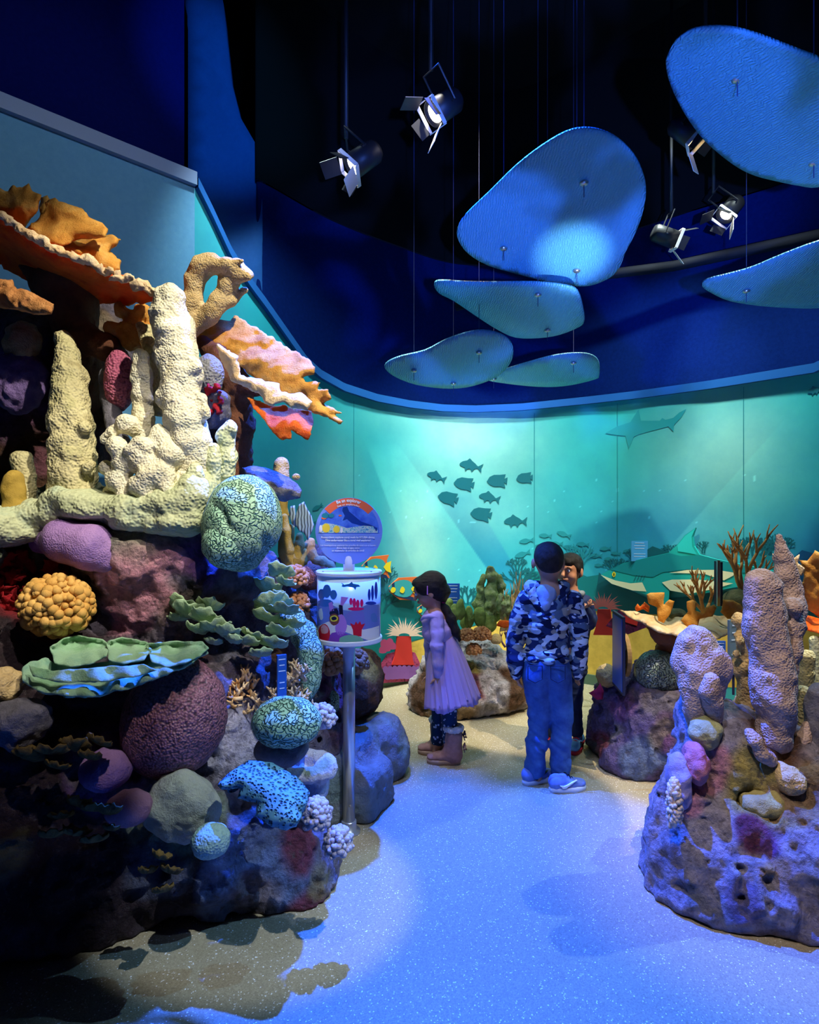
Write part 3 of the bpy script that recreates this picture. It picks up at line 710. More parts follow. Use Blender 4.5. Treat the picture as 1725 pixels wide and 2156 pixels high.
# ================================================================== CORAL HELPERS
def E(v, px, py, Y, rx, ry, rz, k=None, rot=None):   # ellipsoid at a traced spot, radii rx, ry in picture pixels, rz in metres
    v.ball(P(px, py, Y), (rx*Y/F, rz, ry*Y/F), rot, k); return v
def PX(v, pts, k=None):                              # chain of (px, py, Y, r_px)
    v.path([P(a, b, c) for a, b, c, d in pts], [d*c/F for a, b, c, d in pts], k); return v
def paint(V, base, patches, fs=5, seed=0, amp=.09):
    rnd = random.Random(seed+77); pal = [sr(120,84,140), sr(160,150,110), sr(150,96,110), sr(120,132,150), sr(176,160,150), sr(96,110,84), sr(110,74,60), sr(170,170,176), sr(130,140,120)]
    base_n = len(patches); ex = []
    for i in range(int(70 if len(V) > 60000 else 0 if len(V) < 15000 else 30)):
        q = V[rnd.randrange(len(V))]; ex.append((None, q, 0, rnd.uniform(.04, .10), [x*rnd.uniform(.7, 1.1) for x in rnd.choice(pal)]))
    W = V+np.stack([fbm(V*fs+i*17, 3, seed+i) for i in range(3)], 1)*amp
    C = np.tile(np.array(base, float), (len(V), 1))
    for (px, py, Y, r, c) in list(patches)+ex:
        p = np.array(P(px, py, Y)) if px is not None else np.array(py); d = np.sqrt(((W-p)**2).sum(1)); a = (np.clip((r-d)/(r*.35)+.5, 0, 1)*(1 if px is not None else .55))[:, None]; C = C*(1-a)+np.array(c)*a
    return C
def rocknoise(a1=.03, f1=6, a2=.012, f2=20, seed=0, a3=0, f3=50):
    def n(p):
        r = a1*fbm(p*f1, 3, seed)-a2*ridge(p*f2, 3, seed+3)
        if a3: r = r+a3*vnoise(p*f3, seed+9)
        return r
    return n
def vol(name, v, mat, noise=None, floor=None, base=(1, 1, 1), patches=(), parent=None, fs=5, seed=0, amp=.09):
    V, Q = v.run(noise, floor)
    cols = paint(V, base, patches, fs, seed, amp) if patches else None
    return mk(name, V, Q, mat, parent, cols=cols)
# a small sphere to repeat
def ico(n=1):
    bm = bmesh.new(); bmesh.ops.create_icosphere(bm, subdivisions=n, radius=1); V = np.array([v.co[:] for v in bm.verts]); Fc = np.array([[q.index for q in f.verts] for f in bm.faces]); bm.free(); return V, Fc
ICO1 = ico(1); ICO2 = ico(2); ICO4 = ico(4); ICO5 = ico(5)
def dirs(n, rnd, up=None, front=True):
    out = []
    i = 0
    while len(out) < n:                              # Fibonacci sphere, the half facing the room
        tot = n*1.9 if front else n
        y = 1-2*((i+.5)/tot); r = math.sqrt(max(0, 1-y*y)); a = i*2.399963
        d = Vector((r*math.cos(a), r*math.sin(a), y)); i += 1
        if i > tot: break
        if front and d.y > .45: continue
        out.append(d)
    return out
def knobby(name, px, py, Y, rx, ry, rz, kr, n, mat, label, seed=0, jit=.42, group=None, cat='coral'):
    rnd = random.Random(seed); c = P(px, py, Y); s = Y/F; V = []; Fc = []; m = 0
    bV, bF = ICO4; bV = bV*np.array([rx*s*.93, rz*.93, ry*s*.93])+np.array(c); V.append(bV); Fc.append(bF); m = len(bV)
    kV, kF = ICO2
    for d in dirs(n, rnd, front=False):
        d = (d+Vector((rnd.gauss(0,.06), rnd.gauss(0,.06), rnd.gauss(0,.06)))).normalized()
        r = kr*s*rnd.uniform(1-jit, 1+jit); p = np.array(c)+np.array([d.x*rx*s, d.y*rz, d.z*ry*s])*rnd.uniform(.94, 1.03)
        V.append(kV*r+p); Fc.append(kF+m); m += len(kV)
    return tag(mk(name, np.concatenate(V), np.concatenate(Fc), mat), label, cat, group)
def fingers(name, px, py, Y, rx, ry, rz, ln, rad, n, mat, label, seed=0, group=None, fork=0, cat='coral', parent=None, hemi=-.35):
    rnd = random.Random(seed); c = P(px, py, Y); s = Y/F; mb = MB()
    core = Vector((rx*s, rz, ry*s))*.72
    for d in dirs(n, rnd):
        if d.z < hemi: continue
        d = (d+Vector((rnd.uniform(-.2,.2), rnd.uniform(-.2,.2), rnd.uniform(-.1,.25)))).normalized()
        a = c+Vector((d.x*core.x, d.y*core.y, d.z*core.z))*.5; L = ln*s*rnd.uniform(.8, 1.2); tip = c+Vector((d.x*rx*s, d.y*rz, d.z*ry*s))
        r = rad*s*rnd.uniform(.8, 1.2); mid = a.lerp(tip, .55)+Vector((rnd.uniform(-1,1), rnd.uniform(-1,1), rnd.uniform(0,1)))*r*.7
        t = (tip-mid).normalized(); mb.tube([a, mid, tip, tip+t*r*.6, tip+t*r*.9], [r*.8, r*.9, r*1.05, r*.75, r*.2], 7)
        if fork and rnd.random() < fork:
            t2 = (t+Vector((rnd.uniform(-.9,.9), rnd.uniform(-.6,.4), rnd.uniform(-.3,.9)))).normalized(); q = mid+t2*L*.6
            mb.tube([mid, mid.lerp(q, .6), q, q+t2*r*.5], [r*.8, r*.85, r*.8, r*.2], 7)
    V = np.array([list(v) for v in mb.V]); bV, bF = ICO2
    m = len(V); V = np.concatenate([V, bV*np.array(core)*1.0+np.array(c)]); Fc = mb.F+(bF+m).tolist()
    o = mk(name, V, Fc, mat, parent)
    return tag(o, label, cat, group)
def boulder(name, px, py, Y, rx, ry, rz, mat, label, n=5, a=.022, f=8, a2=.007, f2=26, seed=0, rot=None, cat='coral', flat=0, cleft=None, group=None, parent=None):
    V, Fc = ico(n) if n not in (4, 5) else (ICO4 if n == 4 else ICO5)
    s = Y/F; D = V*np.array([rx*s, rz, ry*s])
    if rot: D = D @ np.array(Matrix.Rotation(rot, 3, 'Y')).T
    p = D+np.array(P(px, py, Y)); nn = V/np.linalg.norm(V, axis=1)[:, None]
    p = p+nn*(a*fbm(p*f, 3, seed)+a2*fbm(p*f2, 3, seed+5))[:, None]
    if cleft:                                        # a groove across the coral: (px, py, angle, width, depth)
        for (cx, cy, an, w, dp) in cleft:
            q = np.array(P(cx, cy, Y)); dx = p[:, 0]-q[0]; dz = p[:, 2]-q[2]; u = dx*math.cos(an)+dz*math.sin(an); vv = -dx*math.sin(an)+dz*math.cos(an)+.01*np.sin(u*40)
            p = p-nn*(dp*np.exp(-(vv/w)**2)*np.clip(1-np.abs(u)/(w*9), 0, 1))[:, None]
    return tag(mk(name, p, Fc, mat, parent), label, cat, group)
def frond(c, u, v, R_, mat, parent, ruff=.18, k=7, bowl=.3, seed=0, t=.006, nr=12, na=64, arc=2*math.pi, name='frond', lobe=.22, tilt=None):
    rnd = random.Random(seed); u = Vector(u).normalized(); v = Vector(v); v = (v-u*v.dot(u)).normalized(); n = u.cross(v)
    if n.z < 0: n = -n
    ph = [rnd.uniform(0, 6.28) for _ in range(5)]; V = []
    for side in (0, 1):
        for i in range(nr+1):
            r = i/nr
            for j in range(na):
                a = arc*j/(na if arc > 6.2 else na-1)
                Rr = 1+lobe*math.sin(3*a+ph[0])+lobe*.7*math.sin(k*a+ph[1])+lobe*.35*math.sin((2*k+3)*a+ph[2])
                rr = R_*r*(1+(Rr-1)*r)
                h = bowl*R_*r*r+ruff*R_*(r**2.2)*(math.sin(k*a+ph[3])+.5*math.sin((2*k+1)*a+ph[4]))
                th = t*(1-.7*r**4)
                V.append(Vector(c)+u*rr*math.cos(a)+v*rr*math.sin(a)+n*(h-side*th))
    m = (nr+1)*na; Fc = []
    jj = na if arc > 6.2 else na-1
    for i in range(nr):
        for j in range(jj):
            a, b = i*na+j, i*na+(j+1) % na; c2, d = a+na, b+na
            Fc.append([a, c2, d, b]); Fc.append([b+m, d+m, c2+m, a+m])
    for j in range(jj): a, b = nr*na+j, nr*na+(j+1) % na; Fc.append([a, a+m, b+m, b])
    return mk(name, np.array([list(q) for q in V]), Fc, mat, parent)
def branches(name, roots, mat, label, seed=0, cat='coral', spread=.55, depth=3, shrink=.78, rk=.78, up=.25, parent=None, group=None):
    """roots: (start, direction, length, radius)"""
    rnd = random.Random(seed); mb = MB()
    def grow(p, d, L, r, k):
        q = p+d*L; mid = p.lerp(q, .5)+Vector((rnd.uniform(-1,1), rnd.uniform(-1,1), rnd.uniform(-1,1)))*L*.06
        r2 = r*rk if k else r*.45
        mb.tube([p-d*r*.3, mid, q, q+d*r2*.4], [r, (r+r2)/2, r2, r2*.35], 7)
        if k:
            nb = 2 if rnd.random() < .8 else 3
            for i in range(nb):
                s = 1 if i % 2 else -1; a = Vector((rnd.uniform(.4,1)*s, rnd.uniform(-.8,.8), rnd.uniform(-.2,.6)))
                d2 = (d+a*spread+Vector((0, 0, up))).normalized(); grow(q-d*L*rnd.uniform(0, .3), d2, L*shrink*rnd.uniform(.7, 1.2), r2, k-1)
    for p, d, L, r in roots: grow(Vector(p), Vector(d).normalized(), L, r, depth)
    return tag(mb.build(name, mat, parent, True), label, cat, group)

# ------------------------------------------------------------------ coral and rock materials
m_rock = organic('reef_rock', [(.4,.38,.38),(.9,.88,.86),(1.25,1.2,1.2)], 22, 'crust', 80, .022, .8, vc=True, hollow_col=(.12,.10,.10))
m_rockwet = organic('reef_rock_gloss', [(.55,.55,.55),(1,1,1),(1.2,1.2,1.2)], 14, 'crust', 110, .010, .42, vc=True, spec=.5)
m_white = organic('pale_pillar_coral', [sr(196,186,142), sr(226,218,184), sr(214,214,176)], 9, 'polyp', 130, .006, .8)
m_olive = organic('olive_pillar_coral', [sr(150,138,92), sr(196,186,136), sr(172,166,112)], 9, 'polyp', 110, .008, .8)
m_palegreen = organic('pale_green_coral', [sr(168,182,140), sr(206,208,164), sr(186,200,162)], 7, 'polyp', 95, .009, .8)
m_elk = organic('golden_elkhorn', [sr(186,116,36), sr(214,150,62), sr(224,172,92)], 12, 'rough', 120, .006, .75, sss=.1)
m_elko = organic('orange_elkhorn', [sr(196,70,16), sr(226,104,26), sr(208,84,20)], 10, 'rough', 110, .006, .7, sss=.5)
m_elkrim = organic('cream_elkhorn', [sr(236,190,130), sr(248,224,180)], 14, 'rough', 90, .008, .75)
m_elkdk = organic('brown_elkhorn_trunk', [sr(84,50,34), sr(128,80,52)], 12, 'rough', 80, .008, .85)
m_tan = organic('tan_elkhorn', [sr(176,146,92), sr(214,188,134)], 14, 'polyp', 170, .004, .8)
m_brain = organic('green_brain_coral', [sr(128,172,140), sr(160,196,160), sr(120,162,140)], 5, 'brain', 74, .007, .65, hollow_col=sr(92,134,110))
m_brain2 = organic('pale_green_meander_coral', [sr(150,196,160), sr(172,212,176)], 5, 'brain', 76, .009, .65, hollow_col=sr(76,120,98))
m_purple = organic('mauve_mound_coral', [sr(134,100,152), sr(160,124,172), sr(122,92,150)], 6, 'polyp', 190, .003, .7)
m_pink = organic('pink_polyp_coral', [sr(170,84,112), sr(206,122,138)], 6, 'polyp', 120, .010, .7, hollow_col=sr(110,44,70))
m_gold = organic('golden_knob_coral', [sr(196,142,60), sr(222,178,98)], 12, 'rough', 200, .002, .7)
m_leafg = organic('sage_leaf_coral', [sr(122,156,118), sr(170,196,150), sr(134,160,116)], 12, 'rough', 100, .006, .75)
m_plate = organic('green_plate_coral', [sr(98,150,132), sr(150,186,150), sr(120,166,120)], 7, 'rough', 100, .005, .7)
m_thick = organic('amber_thicket_coral', [sr(206,130,56), sr(240,196,130), sr(246,224,190)], 12, 'rough', 120, .004, .7)
m_blue = organic('blue_pitted_coral', [sr(72,130,150), sr(112,170,186)], 8, 'pit', 95, .012, .7, hollow_col=sr(26,60,84))
m_finger = organic('pale_finger_coral', [sr(172,160,170), sr(204,192,196)], 20, 'rough', 200, .002, .7)
m_tanfinger = organic('tan_finger_coral', [sr(170,112,70), sr(206,146,96)], 16, 'rough', 160, .003, .75)
m_sponge = organic('mustard_sponge', [sr(150,122,40), sr(190,158,70)], 12, 'rough', 150, .004, .85)
m_brown = organic('brown_knob_coral', [sr(104,58,40), sr(146,88,62)], 12, 'polyp', 140, .005, .75)
m_dome = organic('maroon_dome_coral', [sr(96,60,74), sr(150,100,110), sr(120,74,92)], 8, 'polyp', 130, .008, .5, hollow_col=sr(50,30,40), spec=.5)
m_slate = organic('slate_purple_coral', [sr(88,86,92), sr(136,132,140)], 14, 'rough', 60, .016, .8)
m_red = organic('crimson_sponge', [sr(140,16,24), sr(190,34,40)], 20, 'rough', 120, .006, .7)
m_ball = organic('pale_blue_green_coral', [sr(130,168,156), sr(160,192,176)], 9, 'polyp', 150, .005, .7)
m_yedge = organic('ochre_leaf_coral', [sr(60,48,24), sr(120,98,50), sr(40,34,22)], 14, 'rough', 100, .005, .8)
c_grey = sr(128,120,132); c_pur = sr(134,92,150); c_pk = sr(226,160,178); c_brown = sr(110,78,56); c_shade = sr(58,44,48); c_green = sr(150,164,132)
c_blue = sr(112,132,176); c_white = sr(214,206,212); c_maroon = sr(126,66,86); c_tan = sr(170,144,110); c_yel = sr(186,170,96); c_red = sr(150,40,46)

# ================================================================== LEFT REEF: the rock mass
v = Vol(.012, .10)
E(v, 60, 1830, 2.30, 330, 330, .34); E(v, 560, 1850, 2.42, 150, 170, .20); E(v, 430, 1800, 2.30, 120, 120, .18); E(v, 610, 1935, 2.35, 95, 75, .14)
E(v, 250, 1500, 2.70, 330, 240, .42); E(v, 520, 1640, 2.62, 150, 130, .26); E(v, -150, 1500, 2.3, 200, 400, .4)
E(v, 190, 1220, 2.85, 300, 130, .34, k=.08); E(v, 420, 1210, 2.72, 150, 90, .26); E(v, 330, 1240, 2.50, 95, 95, .12); E(v, 280, 1180, 2.45, 110, 60, .14)
E(v, 40, 880, 3.05, 130, 260, .24); E(v, 90, 750, 3.0, 120, 80, .22); E(v, 470, 900, 2.85, 52, 150, .10, k=.05); E(v, 300, 1080, 2.75, 260, 60, .26); E(v, 215, 800, 2.95, 40, 180, .1)
E(v, 610, 1420, 3.1, 100, 190, .34); E(v, 560, 1300, 2.95, 90, 130, .2); E(v, 660, 1260, 3.2, 50, 110, .2)
E(v, 650, 1560, 2.95, 70, 110, .22)
v.cut(P(560, 1250, 2.3), (.10, .14, .08), None, .04); v.cut(P(300, 1420, 2.1), (.25, .16, .05), None, .04)
v.cut(P(60, 1230, 2.42), (.22, .22, .13), None, .06); v.cut(P(330, 1800, 1.98), (.10, .12, .12), None, .06)
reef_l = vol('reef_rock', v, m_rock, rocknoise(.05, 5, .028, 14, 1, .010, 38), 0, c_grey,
    [(0,1300,2.3,.45,c_shade),(100,1250,2.6,.25,c_red),(60,850,2.9,.35,c_pur),(60,1000,2.9,.25,c_brown),(350,1130,2.45,.16,c_pur),(320,1210,2.4,.17,c_pk),(280,1290,2.45,.09,c_pk),(400,1190,2.5,.10,c_pur),(230,1280,2.5,.10,c_grey),  # the darkest patches put the reef's lower left shade into the colour
     (420,1300,2.5,.15,c_brown),(250,1060,2.5,.3,c_green),(60,1080,2.5,.25,c_green),(120,1700,2.0,.42,c_shade),(250,1850,2.0,.3,c_shade),(500,1560,2.4,.14,c_white),(560,1640,2.4,.12,c_white),
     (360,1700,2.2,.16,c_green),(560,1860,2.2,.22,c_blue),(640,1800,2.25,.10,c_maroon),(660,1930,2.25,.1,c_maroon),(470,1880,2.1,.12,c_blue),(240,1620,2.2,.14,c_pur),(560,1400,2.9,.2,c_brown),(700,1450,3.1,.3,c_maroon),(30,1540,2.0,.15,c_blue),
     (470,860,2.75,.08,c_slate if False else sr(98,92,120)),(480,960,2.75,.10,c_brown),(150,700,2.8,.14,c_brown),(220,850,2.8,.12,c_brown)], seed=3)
tag(reef_l, 'big sculpted reef rock rising along the left side of the room', 'reef rock')

# -------- the top: elkhorn plates
t = empty('elkhorn_coral', P(150, 760, 2.65), 'huge orange elkhorn coral plate on a dark trunk, top left', 'coral')
sheet('plate', [(-70,430,2.35),(0,456,2.35),(43,477,2.35),(86,507,2.35),(129,531,2.36),(167,535,2.38),(193,554,2.38),(240,576,2.4),(275,585,2.42),(309,604,2.44),(337,627,2.46),(300,638,2.6),(257,642,2.7),(214,642,2.75),(176,650,2.8),(142,632,2.8),(99,615,2.8),(51,588,2.75),(0,560,2.7),(-70,540,2.7)], m_elko, t, thick=.035, step=5, jag=8, jagf=.07, rough=.03, rs=12, seed=1)
# cream broken rim along the plate's front edge
v = Vol(.006, .012); rr = random.Random(4)
rim = [(-70,430,2.34),(0,457,2.34),(43,478,2.34),(86,508,2.34),(129,532,2.35),(167,540,2.36),(193,556,2.37),(240,578,2.39),(275,588,2.41),(309,606,2.43),(333,626,2.45)]
for i in range(len(rim)-1):
    for j in range(5):
        f = j/5; a, b = rim[i], rim[i+1]; q = P(a[0]+(b[0]-a[0])*f, a[1]+(b[1]-a[1])*f+rr.uniform(-3, 5), a[2]+(b[2]-a[2])*f)
        v.ball(q+Vector((0, rr.uniform(-.01,.01), rr.uniform(-.01,.008))), (rr.uniform(.008,.018), .014, rr.uniform(.006, .018)))
v2 = v
vol('broken_rim', v, m_elkrim, rocknoise(.010, 36, .006, 80, 5), parent=t)
v = Vol(.01, .05); v.path([P(150,600,2.72), P(150,650,2.72), P(160,720,2.75), P(170,800,2.85), P(180,880,2.95)], [.13,.09,.075,.085,.10]); v.path([P(60,560,2.7), P(120,640,2.72)], [.03,.05])
v.path([P(160,700,2.72), P(230,735,2.66), P(262,775,2.72)], [.06,.05,.04])
vol('trunk', v, m_elkdk, rocknoise(.02, 12, .008, 40, 4), parent=t)
t = empty('elkhorn_coral', P(100, 500, 2.55), 'golden lobed elkhorn coral standing above the big orange plate', 'coral')
for i, pl in enumerate(([(-30,395,2.5),(0,398,2.5),(17,402,2.5),(26,388,2.5),(47,396,2.5),(60,387,2.5),(69,402,2.48),(86,411,2.46),(82,443,2.46),(64,464,2.46),(51,480,2.46),(26,474,2.5),(-30,460,2.5)],
    [(84,415,2.6),(100,411,2.6),(108,424,2.58),(100,440,2.56),(92,462,2.55),(86,465,2.55),(80,440,2.58)],
    [(56,480,2.44),(92,450,2.5),(94,426,2.5),(116,418,2.5),(142,432,2.5),(172,439,2.5),(187,456,2.48),(215,469,2.46),(227,482,2.42),(223,499,2.40),(172,503,2.42),(129,518,2.42),(99,518,2.42)],
    [(112,520,2.5),(172,500,2.55),(227,492,2.55),(253,503,2.5),(245,518,2.5),(232,529,2.5),(255,550,2.48),(253,569,2.46),(232,574,2.46),(197,558,2.46),(163,540,2.46)])):
    sheet('lobe', pl, m_elk, t, thick=.022, step=5, jag=6, jagf=.08, rough=.05, rs=9, bulge=.05, seed=10+i)
o = sheet('elkhorn_coral', [(-40,585,2.3),(0,589,2.3),(26,589,2.3),(36,608,2.28),(56,610,2.26),(86,625,2.24),(114,640,2.22),(109,662,2.22),(77,664,2.22),(43,655,2.25),(0,649,2.3),(-40,640,2.3)], organic('ginger_shelf_coral', [sr(168,104,50), sr(206,146,86)], 12, 'rough', 70, .010, .8), None, thick=.03, step=4, jag=4, jagf=.09, rough=.03, rs=20, bulge=.04, seed=21)
tag(o, 'small ginger shelf coral cut by the left edge under the big orange plate', 'coral')
# right elkhorn
t = empty('elkhorn_coral', P(505, 1000, 2.75), 'wide golden elkhorn coral with ragged fingers reaching right toward the mural', 'coral')
sheet('plate', [(405,700,2.7),(420,690,2.7),(450,670,2.72),(485,675,2.72),(493,664,2.72),(536,688,2.7),(579,713,2.65),(618,739,2.6),(648,756,2.56),(663,773,2.52),(661,788,2.52),(639,795,2.52),(643,803,2.5),(674,805,2.5),(669,818,2.5),(691,820,2.48),(697,840,2.48),(684,850,2.5),(716,865,2.45),(722,872,2.45),(690,870,2.46),(725,886,2.42),(718,892,2.42),(670,874,2.48),(640,858,2.5),(600,838,2.5),(558,812,2.55),(515,779,2.6),(472,748,2.65),(429,742,2.7),(408,730,2.7)], m_elk, t, thick=.025, step=4.5, jag=7, jagf=.08, rough=.045, rs=9, bulge=.03, seed=31)
sheet('front_rim', [(455,722,2.42),(480,735,2.42),(502,752,2.42),(506,790,2.42),(536,795,2.42),(588,808,2.40),(592,825,2.38),(635,829,2.38),(656,846,2.37),(648,865,2.36),(618,859,2.37),(592,846,2.38),(575,855,2.38),(558,850,2.40),(545,829,2.42),(515,816,2.44),(485,799,2.45),(468,765,2.45)], m_elkrim, t, thick=.02, step=4, jag=6, jagf=.1, rough=.03, rs=14, bulge=.02, seed=32)
sheet('lower_fan', [(518,835,2.6),(558,850,2.6),(600,855,2.58),(656,865,2.55),(660,880,2.54),(656,915,2.50),(648,925,2.50),(631,915,2.5),(613,906,2.5),(613,923,2.5),(596,928,2.5),(571,910,2.52),(552,880,2.55)], m_elko, t, thick=.018, step=4, jag=5, jagf=.09, rough=.03, rs=10, seed=33)
v = Vol(.009, .04); v.path([P(470,760,2.68), P(500,830,2.70), P(505,900,2.72), P(500,1010,2.78)], [.06,.055,.05,.06]); v.path([P(430,720,2.7), P(480,780,2.7)], [.03,.05]); v.path([P(500,800,2.66), P(560,835,2.58)], [.04,.02])
vol('trunk', v, m_elkdk, rocknoise(.02, 12, .008, 40, 7), parent=t)
# tan branching top
v = Vol(.006, .03)
PX(v, [(398,690,2.62,16),(402,640,2.6,20),(410,590,2.58,19),(425,562,2.56,20),(446,553,2.55,15),(470,562,2.53,9)]); PX(v, [(440,556,2.55,14),(476,556,2.52,9),(510,550,2.5,4)])
PX(v, [(405,690,2.62,17),(440,665,2.6,17),(462,632,2.58,15),(478,600,2.57,14),(500,578,2.55,15),(522,582,2.54,8)]); PX(v, [(480,598,2.57,13),(500,560,2.6,12),(526,578,2.58,6)]); PX(v, [(450,655,2.58,10),(485,635,2.6,7),(517,610,2.6,4)])
PX(v, [(450,560,2.56,8),(478,550,2.58,5)])
o = vol('elkhorn_coral', v, m_tan, rocknoise(.008, 18, .002, 60, 11)); tag(o, 'tan forked elkhorn coral tallest behind the white pillar', 'coral')
# orange knobby piece behind pillar
v = Vol(.007, .025)
for x, y, r in ((258,655,12),(275,665,14),(300,655,14),(318,668,13),(285,690,20),(262,700,17),(240,695,14),(230,690,8),(300,712,20),(275,720,18),(318,700,16),(250,648,9),(322,735,14)): E(v, x, y, 2.66, r, r, r*2.66/F)
o = vol('knob_coral', v, m_elk, rocknoise(.012, 24, .006, 60, 12)); tag(o, 'orange lumpy coral between the two trunks, under the tip of the big plate', 'coral')

# -------- pillars
def pillar(name, pts, mat, label, seed, h=.0065, a=.014, f=16, knobs=(), k=.02, parent=None, group=None, fl=None):
    v = Vol(h, k); PX(v, pts)
    for x, y, Y, r in knobs: E(v, x, y, Y, r, r, r*Y/F)
    o = vol(name, v, mat, rocknoise(a, f, .003, 50, seed), floor=fl, parent=parent)
    return tag(o, label, 'coral' if parent is None else None, group) if parent is None else o
pillar('tower_coral', [(357,628,2.40,30),(353,660,2.40,34),(366,700,2.40,37),(374,745,2.40,40),(386,790,2.40,38),(380,835,2.40,38),(390,880,2.40,38),(400,930,2.42,42),(400,1000,2.45,46),(400,1050,2.5,40)], m_white, 'tall white pillar coral, brightest and thickest in the middle of the reef', 41, a=.022, f=14, knobs=[(428,870,2.38,14),(348,840,2.38,14),(410,770,2.36,12),(350,720,2.36,10),(425,840,2.38,10)])
pillar('tower_coral', [(299,752,2.46,15),(300,790,2.46,18),(298,830,2.46,19),(300,870,2.46,20),(302,915,2.46,22)], m_white, 'slim white pillar coral left of the tallest pillar', 42, knobs=[(285,800,2.44,6),(314,840,2.44,7)])
pillar('tower_coral', [(137,718,2.55,20),(143,750,2.52,26),(146,790,2.50,32),(150,840,2.48,36),(150,890,2.46,40),(152,940,2.45,40),(150,1000,2.44,44),(155,1050,2.45,46),(150,1090,2.5,50)], m_olive, 'broad olive pillar coral with a dark shaded tip on the left', 43, a=.020, f=15, knobs=[(140,955,2.38,16),(128,990,2.38,13),(185,985,2.38,13),(112,930,2.4,10),(180,900,2.4,10)])
pillar('tower_coral', [(296,685,2.6,11),(312,700,2.58,14),(318,740,2.56,15),(325,790,2.56,17),(335,860,2.55,18)], m_olive, 'grey green curved pillar tucked behind the white pillars', 44)
pillar('tower_coral', [(30,1008,2.4,18),(30,1040,2.4,21),(32,1080,2.4,24),(30,1120,2.42,26)], m_sponge, 'short ochre stub at the left edge of the shelf', 45, knobs=[(10,1085,2.38,14),(52,1075,2.38,12)])
pillar('tower_coral', [(45,970,2.5,20),(52,1000,2.5,18),(55,1060,2.5,20)], m_olive, 'grey stub behind the short ochre stub at the left edge', 46)
pillar('tower_coral', [(449,945,2.42,12),(449,975,2.42,15),(445,1010,2.44,20)], m_palegreen, 'little pale finger beside the foot of the tallest pillar', 47, a=.006)
pillar('tower_coral', [(488,900,2.46,12),(476,920,2.46,16),(478,960,2.46,17),(470,1005,2.48,22)], m_palegreen, 'pale green hooked finger next to the dark elkhorn trunk', 48, knobs=[(492,905,2.44,9)])
pillar('tower_coral', [(225,790,2.62,14),(232,840,2.6,15),(240,890,2.56,16),(255,925,2.5,15)], m_slate, 'thin grey knobbly stalk between the olive pillar and the pink barrel coral', 49)
v = Vol(.0075, .022); rr = random.Random(9)
for x, y, Y, r in ((266,893,2.40,21),(245,940,2.36,21),(292,935,2.34,17),(343,925,2.38,26),(360,955,2.36,28),(300,970,2.36,30),(262,975,2.38,26),(330,1000,2.36,34),(235,910,2.4,14),(222,925,2.4,12),(250,1010,2.38,26),(290,1020,2.34,20),(355,1000,2.34,14),(310,940,2.33,10),(328,905,2.38,12),(380,960,2.4,24),(225,985,2.4,16),(285,905,2.42,18),(312,1040,2.36,24),(352,1030,2.34,14),(270,1045,2.38,26),(235,1040,2.42,18),(400,1010,2.42,30),(272,945,2.33,9),(340,985,2.32,9),(300,1000,2.32,9)): E(v, x, y, Y, r, r, r*Y/F)
o = vol('knob_coral', v, m_white, rocknoise(.010, 22, .003, 60, 50)); tag(o, 'cream lumpy coral cluster, sunlit brightest at the foot of the pillars', 'coral')
v = Vol(.009, .04)
for x, y, Y, rx, ry in ((100,1085,2.45,90,30),(200,1070,2.42,80,34),(290,1070,2.42,70,30),(370,1060,2.40,60,36),(420,1040,2.42,40,50),(160,1050,2.44,60,26),(0,1120,2.4,90,30),(380,1100,2.40,60,26),(300,1100,2.42,60,20),(-20,1105,2.35,60,40)): E(v, x, y, Y, rx, ry, .12)
o = vol('encrusting_coral', v, organic('sage_crust_coral', [sr(150,158,116), sr(186,190,146), sr(166,182,150)], 8, 'polyp', 90, .008, .8), rocknoise(.018, 14, .006, 40, 51)); tag(o, 'sage green crust coral spreading along the ledge under the pillars', 'coral')
pillar('tower_coral', [(410,990,2.37,17),(405,1030,2.36,19),(402,1075,2.36,20),(400,1100,2.37,18)], m_palegreen, 'stubby pale green column left of the great brain coral', 53, knobs=[(418,1000,2.36,10)])
boulder('barrel_coral', 251, 800, 2.6, 30, 64, .075, m_pink, 'pink barrel coral covered in round polyps between two pillars', a=.012, seed=2)
boulder('star_coral', 440, 790, 2.6, 32, 46, .07, organic('grey_star_coral', [sr(120,120,124), sr(158,160,152)], 8, 'polyp', 110, .008, .8), 'grey dimpled mound behind the tallest pillar', a=.012, seed=3)
boulder('crust_rock', 455, 860, 2.58, 30, 44, .06, m_slate, 'violet grey rough lump with red spots below the grey dimpled mound', a=.03, f=14, a2=.01, seed=4)
v = Vol(.005, .008); rr = random.Random(5)
for i in range(26): E(v, 448+rr.uniform(-14, 20), 835+rr.uniform(-28, 36), 2.52, rr.uniform(2, 5), rr.uniform(2, 6), .012)
o = vol('red_sponge', v, m_red, rocknoise(.004, 50, .003, 90, 6)); tag(o, 'small crimson specks of sponge on the violet grey lump', 'sponge')
boulder('rough_rock', 47, 720, 2.72, 34, 42, .07, m_tan, 'tan and pink rough lump under the ginger shelf coral', a=.03, f=12, a2=.012, seed=6)
boulder('rough_rock', 40, 800, 2.75, 60, 70, .10, organic('violet_rock_crust', [sr(92,66,120), sr(140,116,170), sr(110,84,140)], 10, 'rough', 60, .012, .7), 'violet rough rock face at the left edge below the tan lump', a=.035, f=11, a2=.014, seed=7)

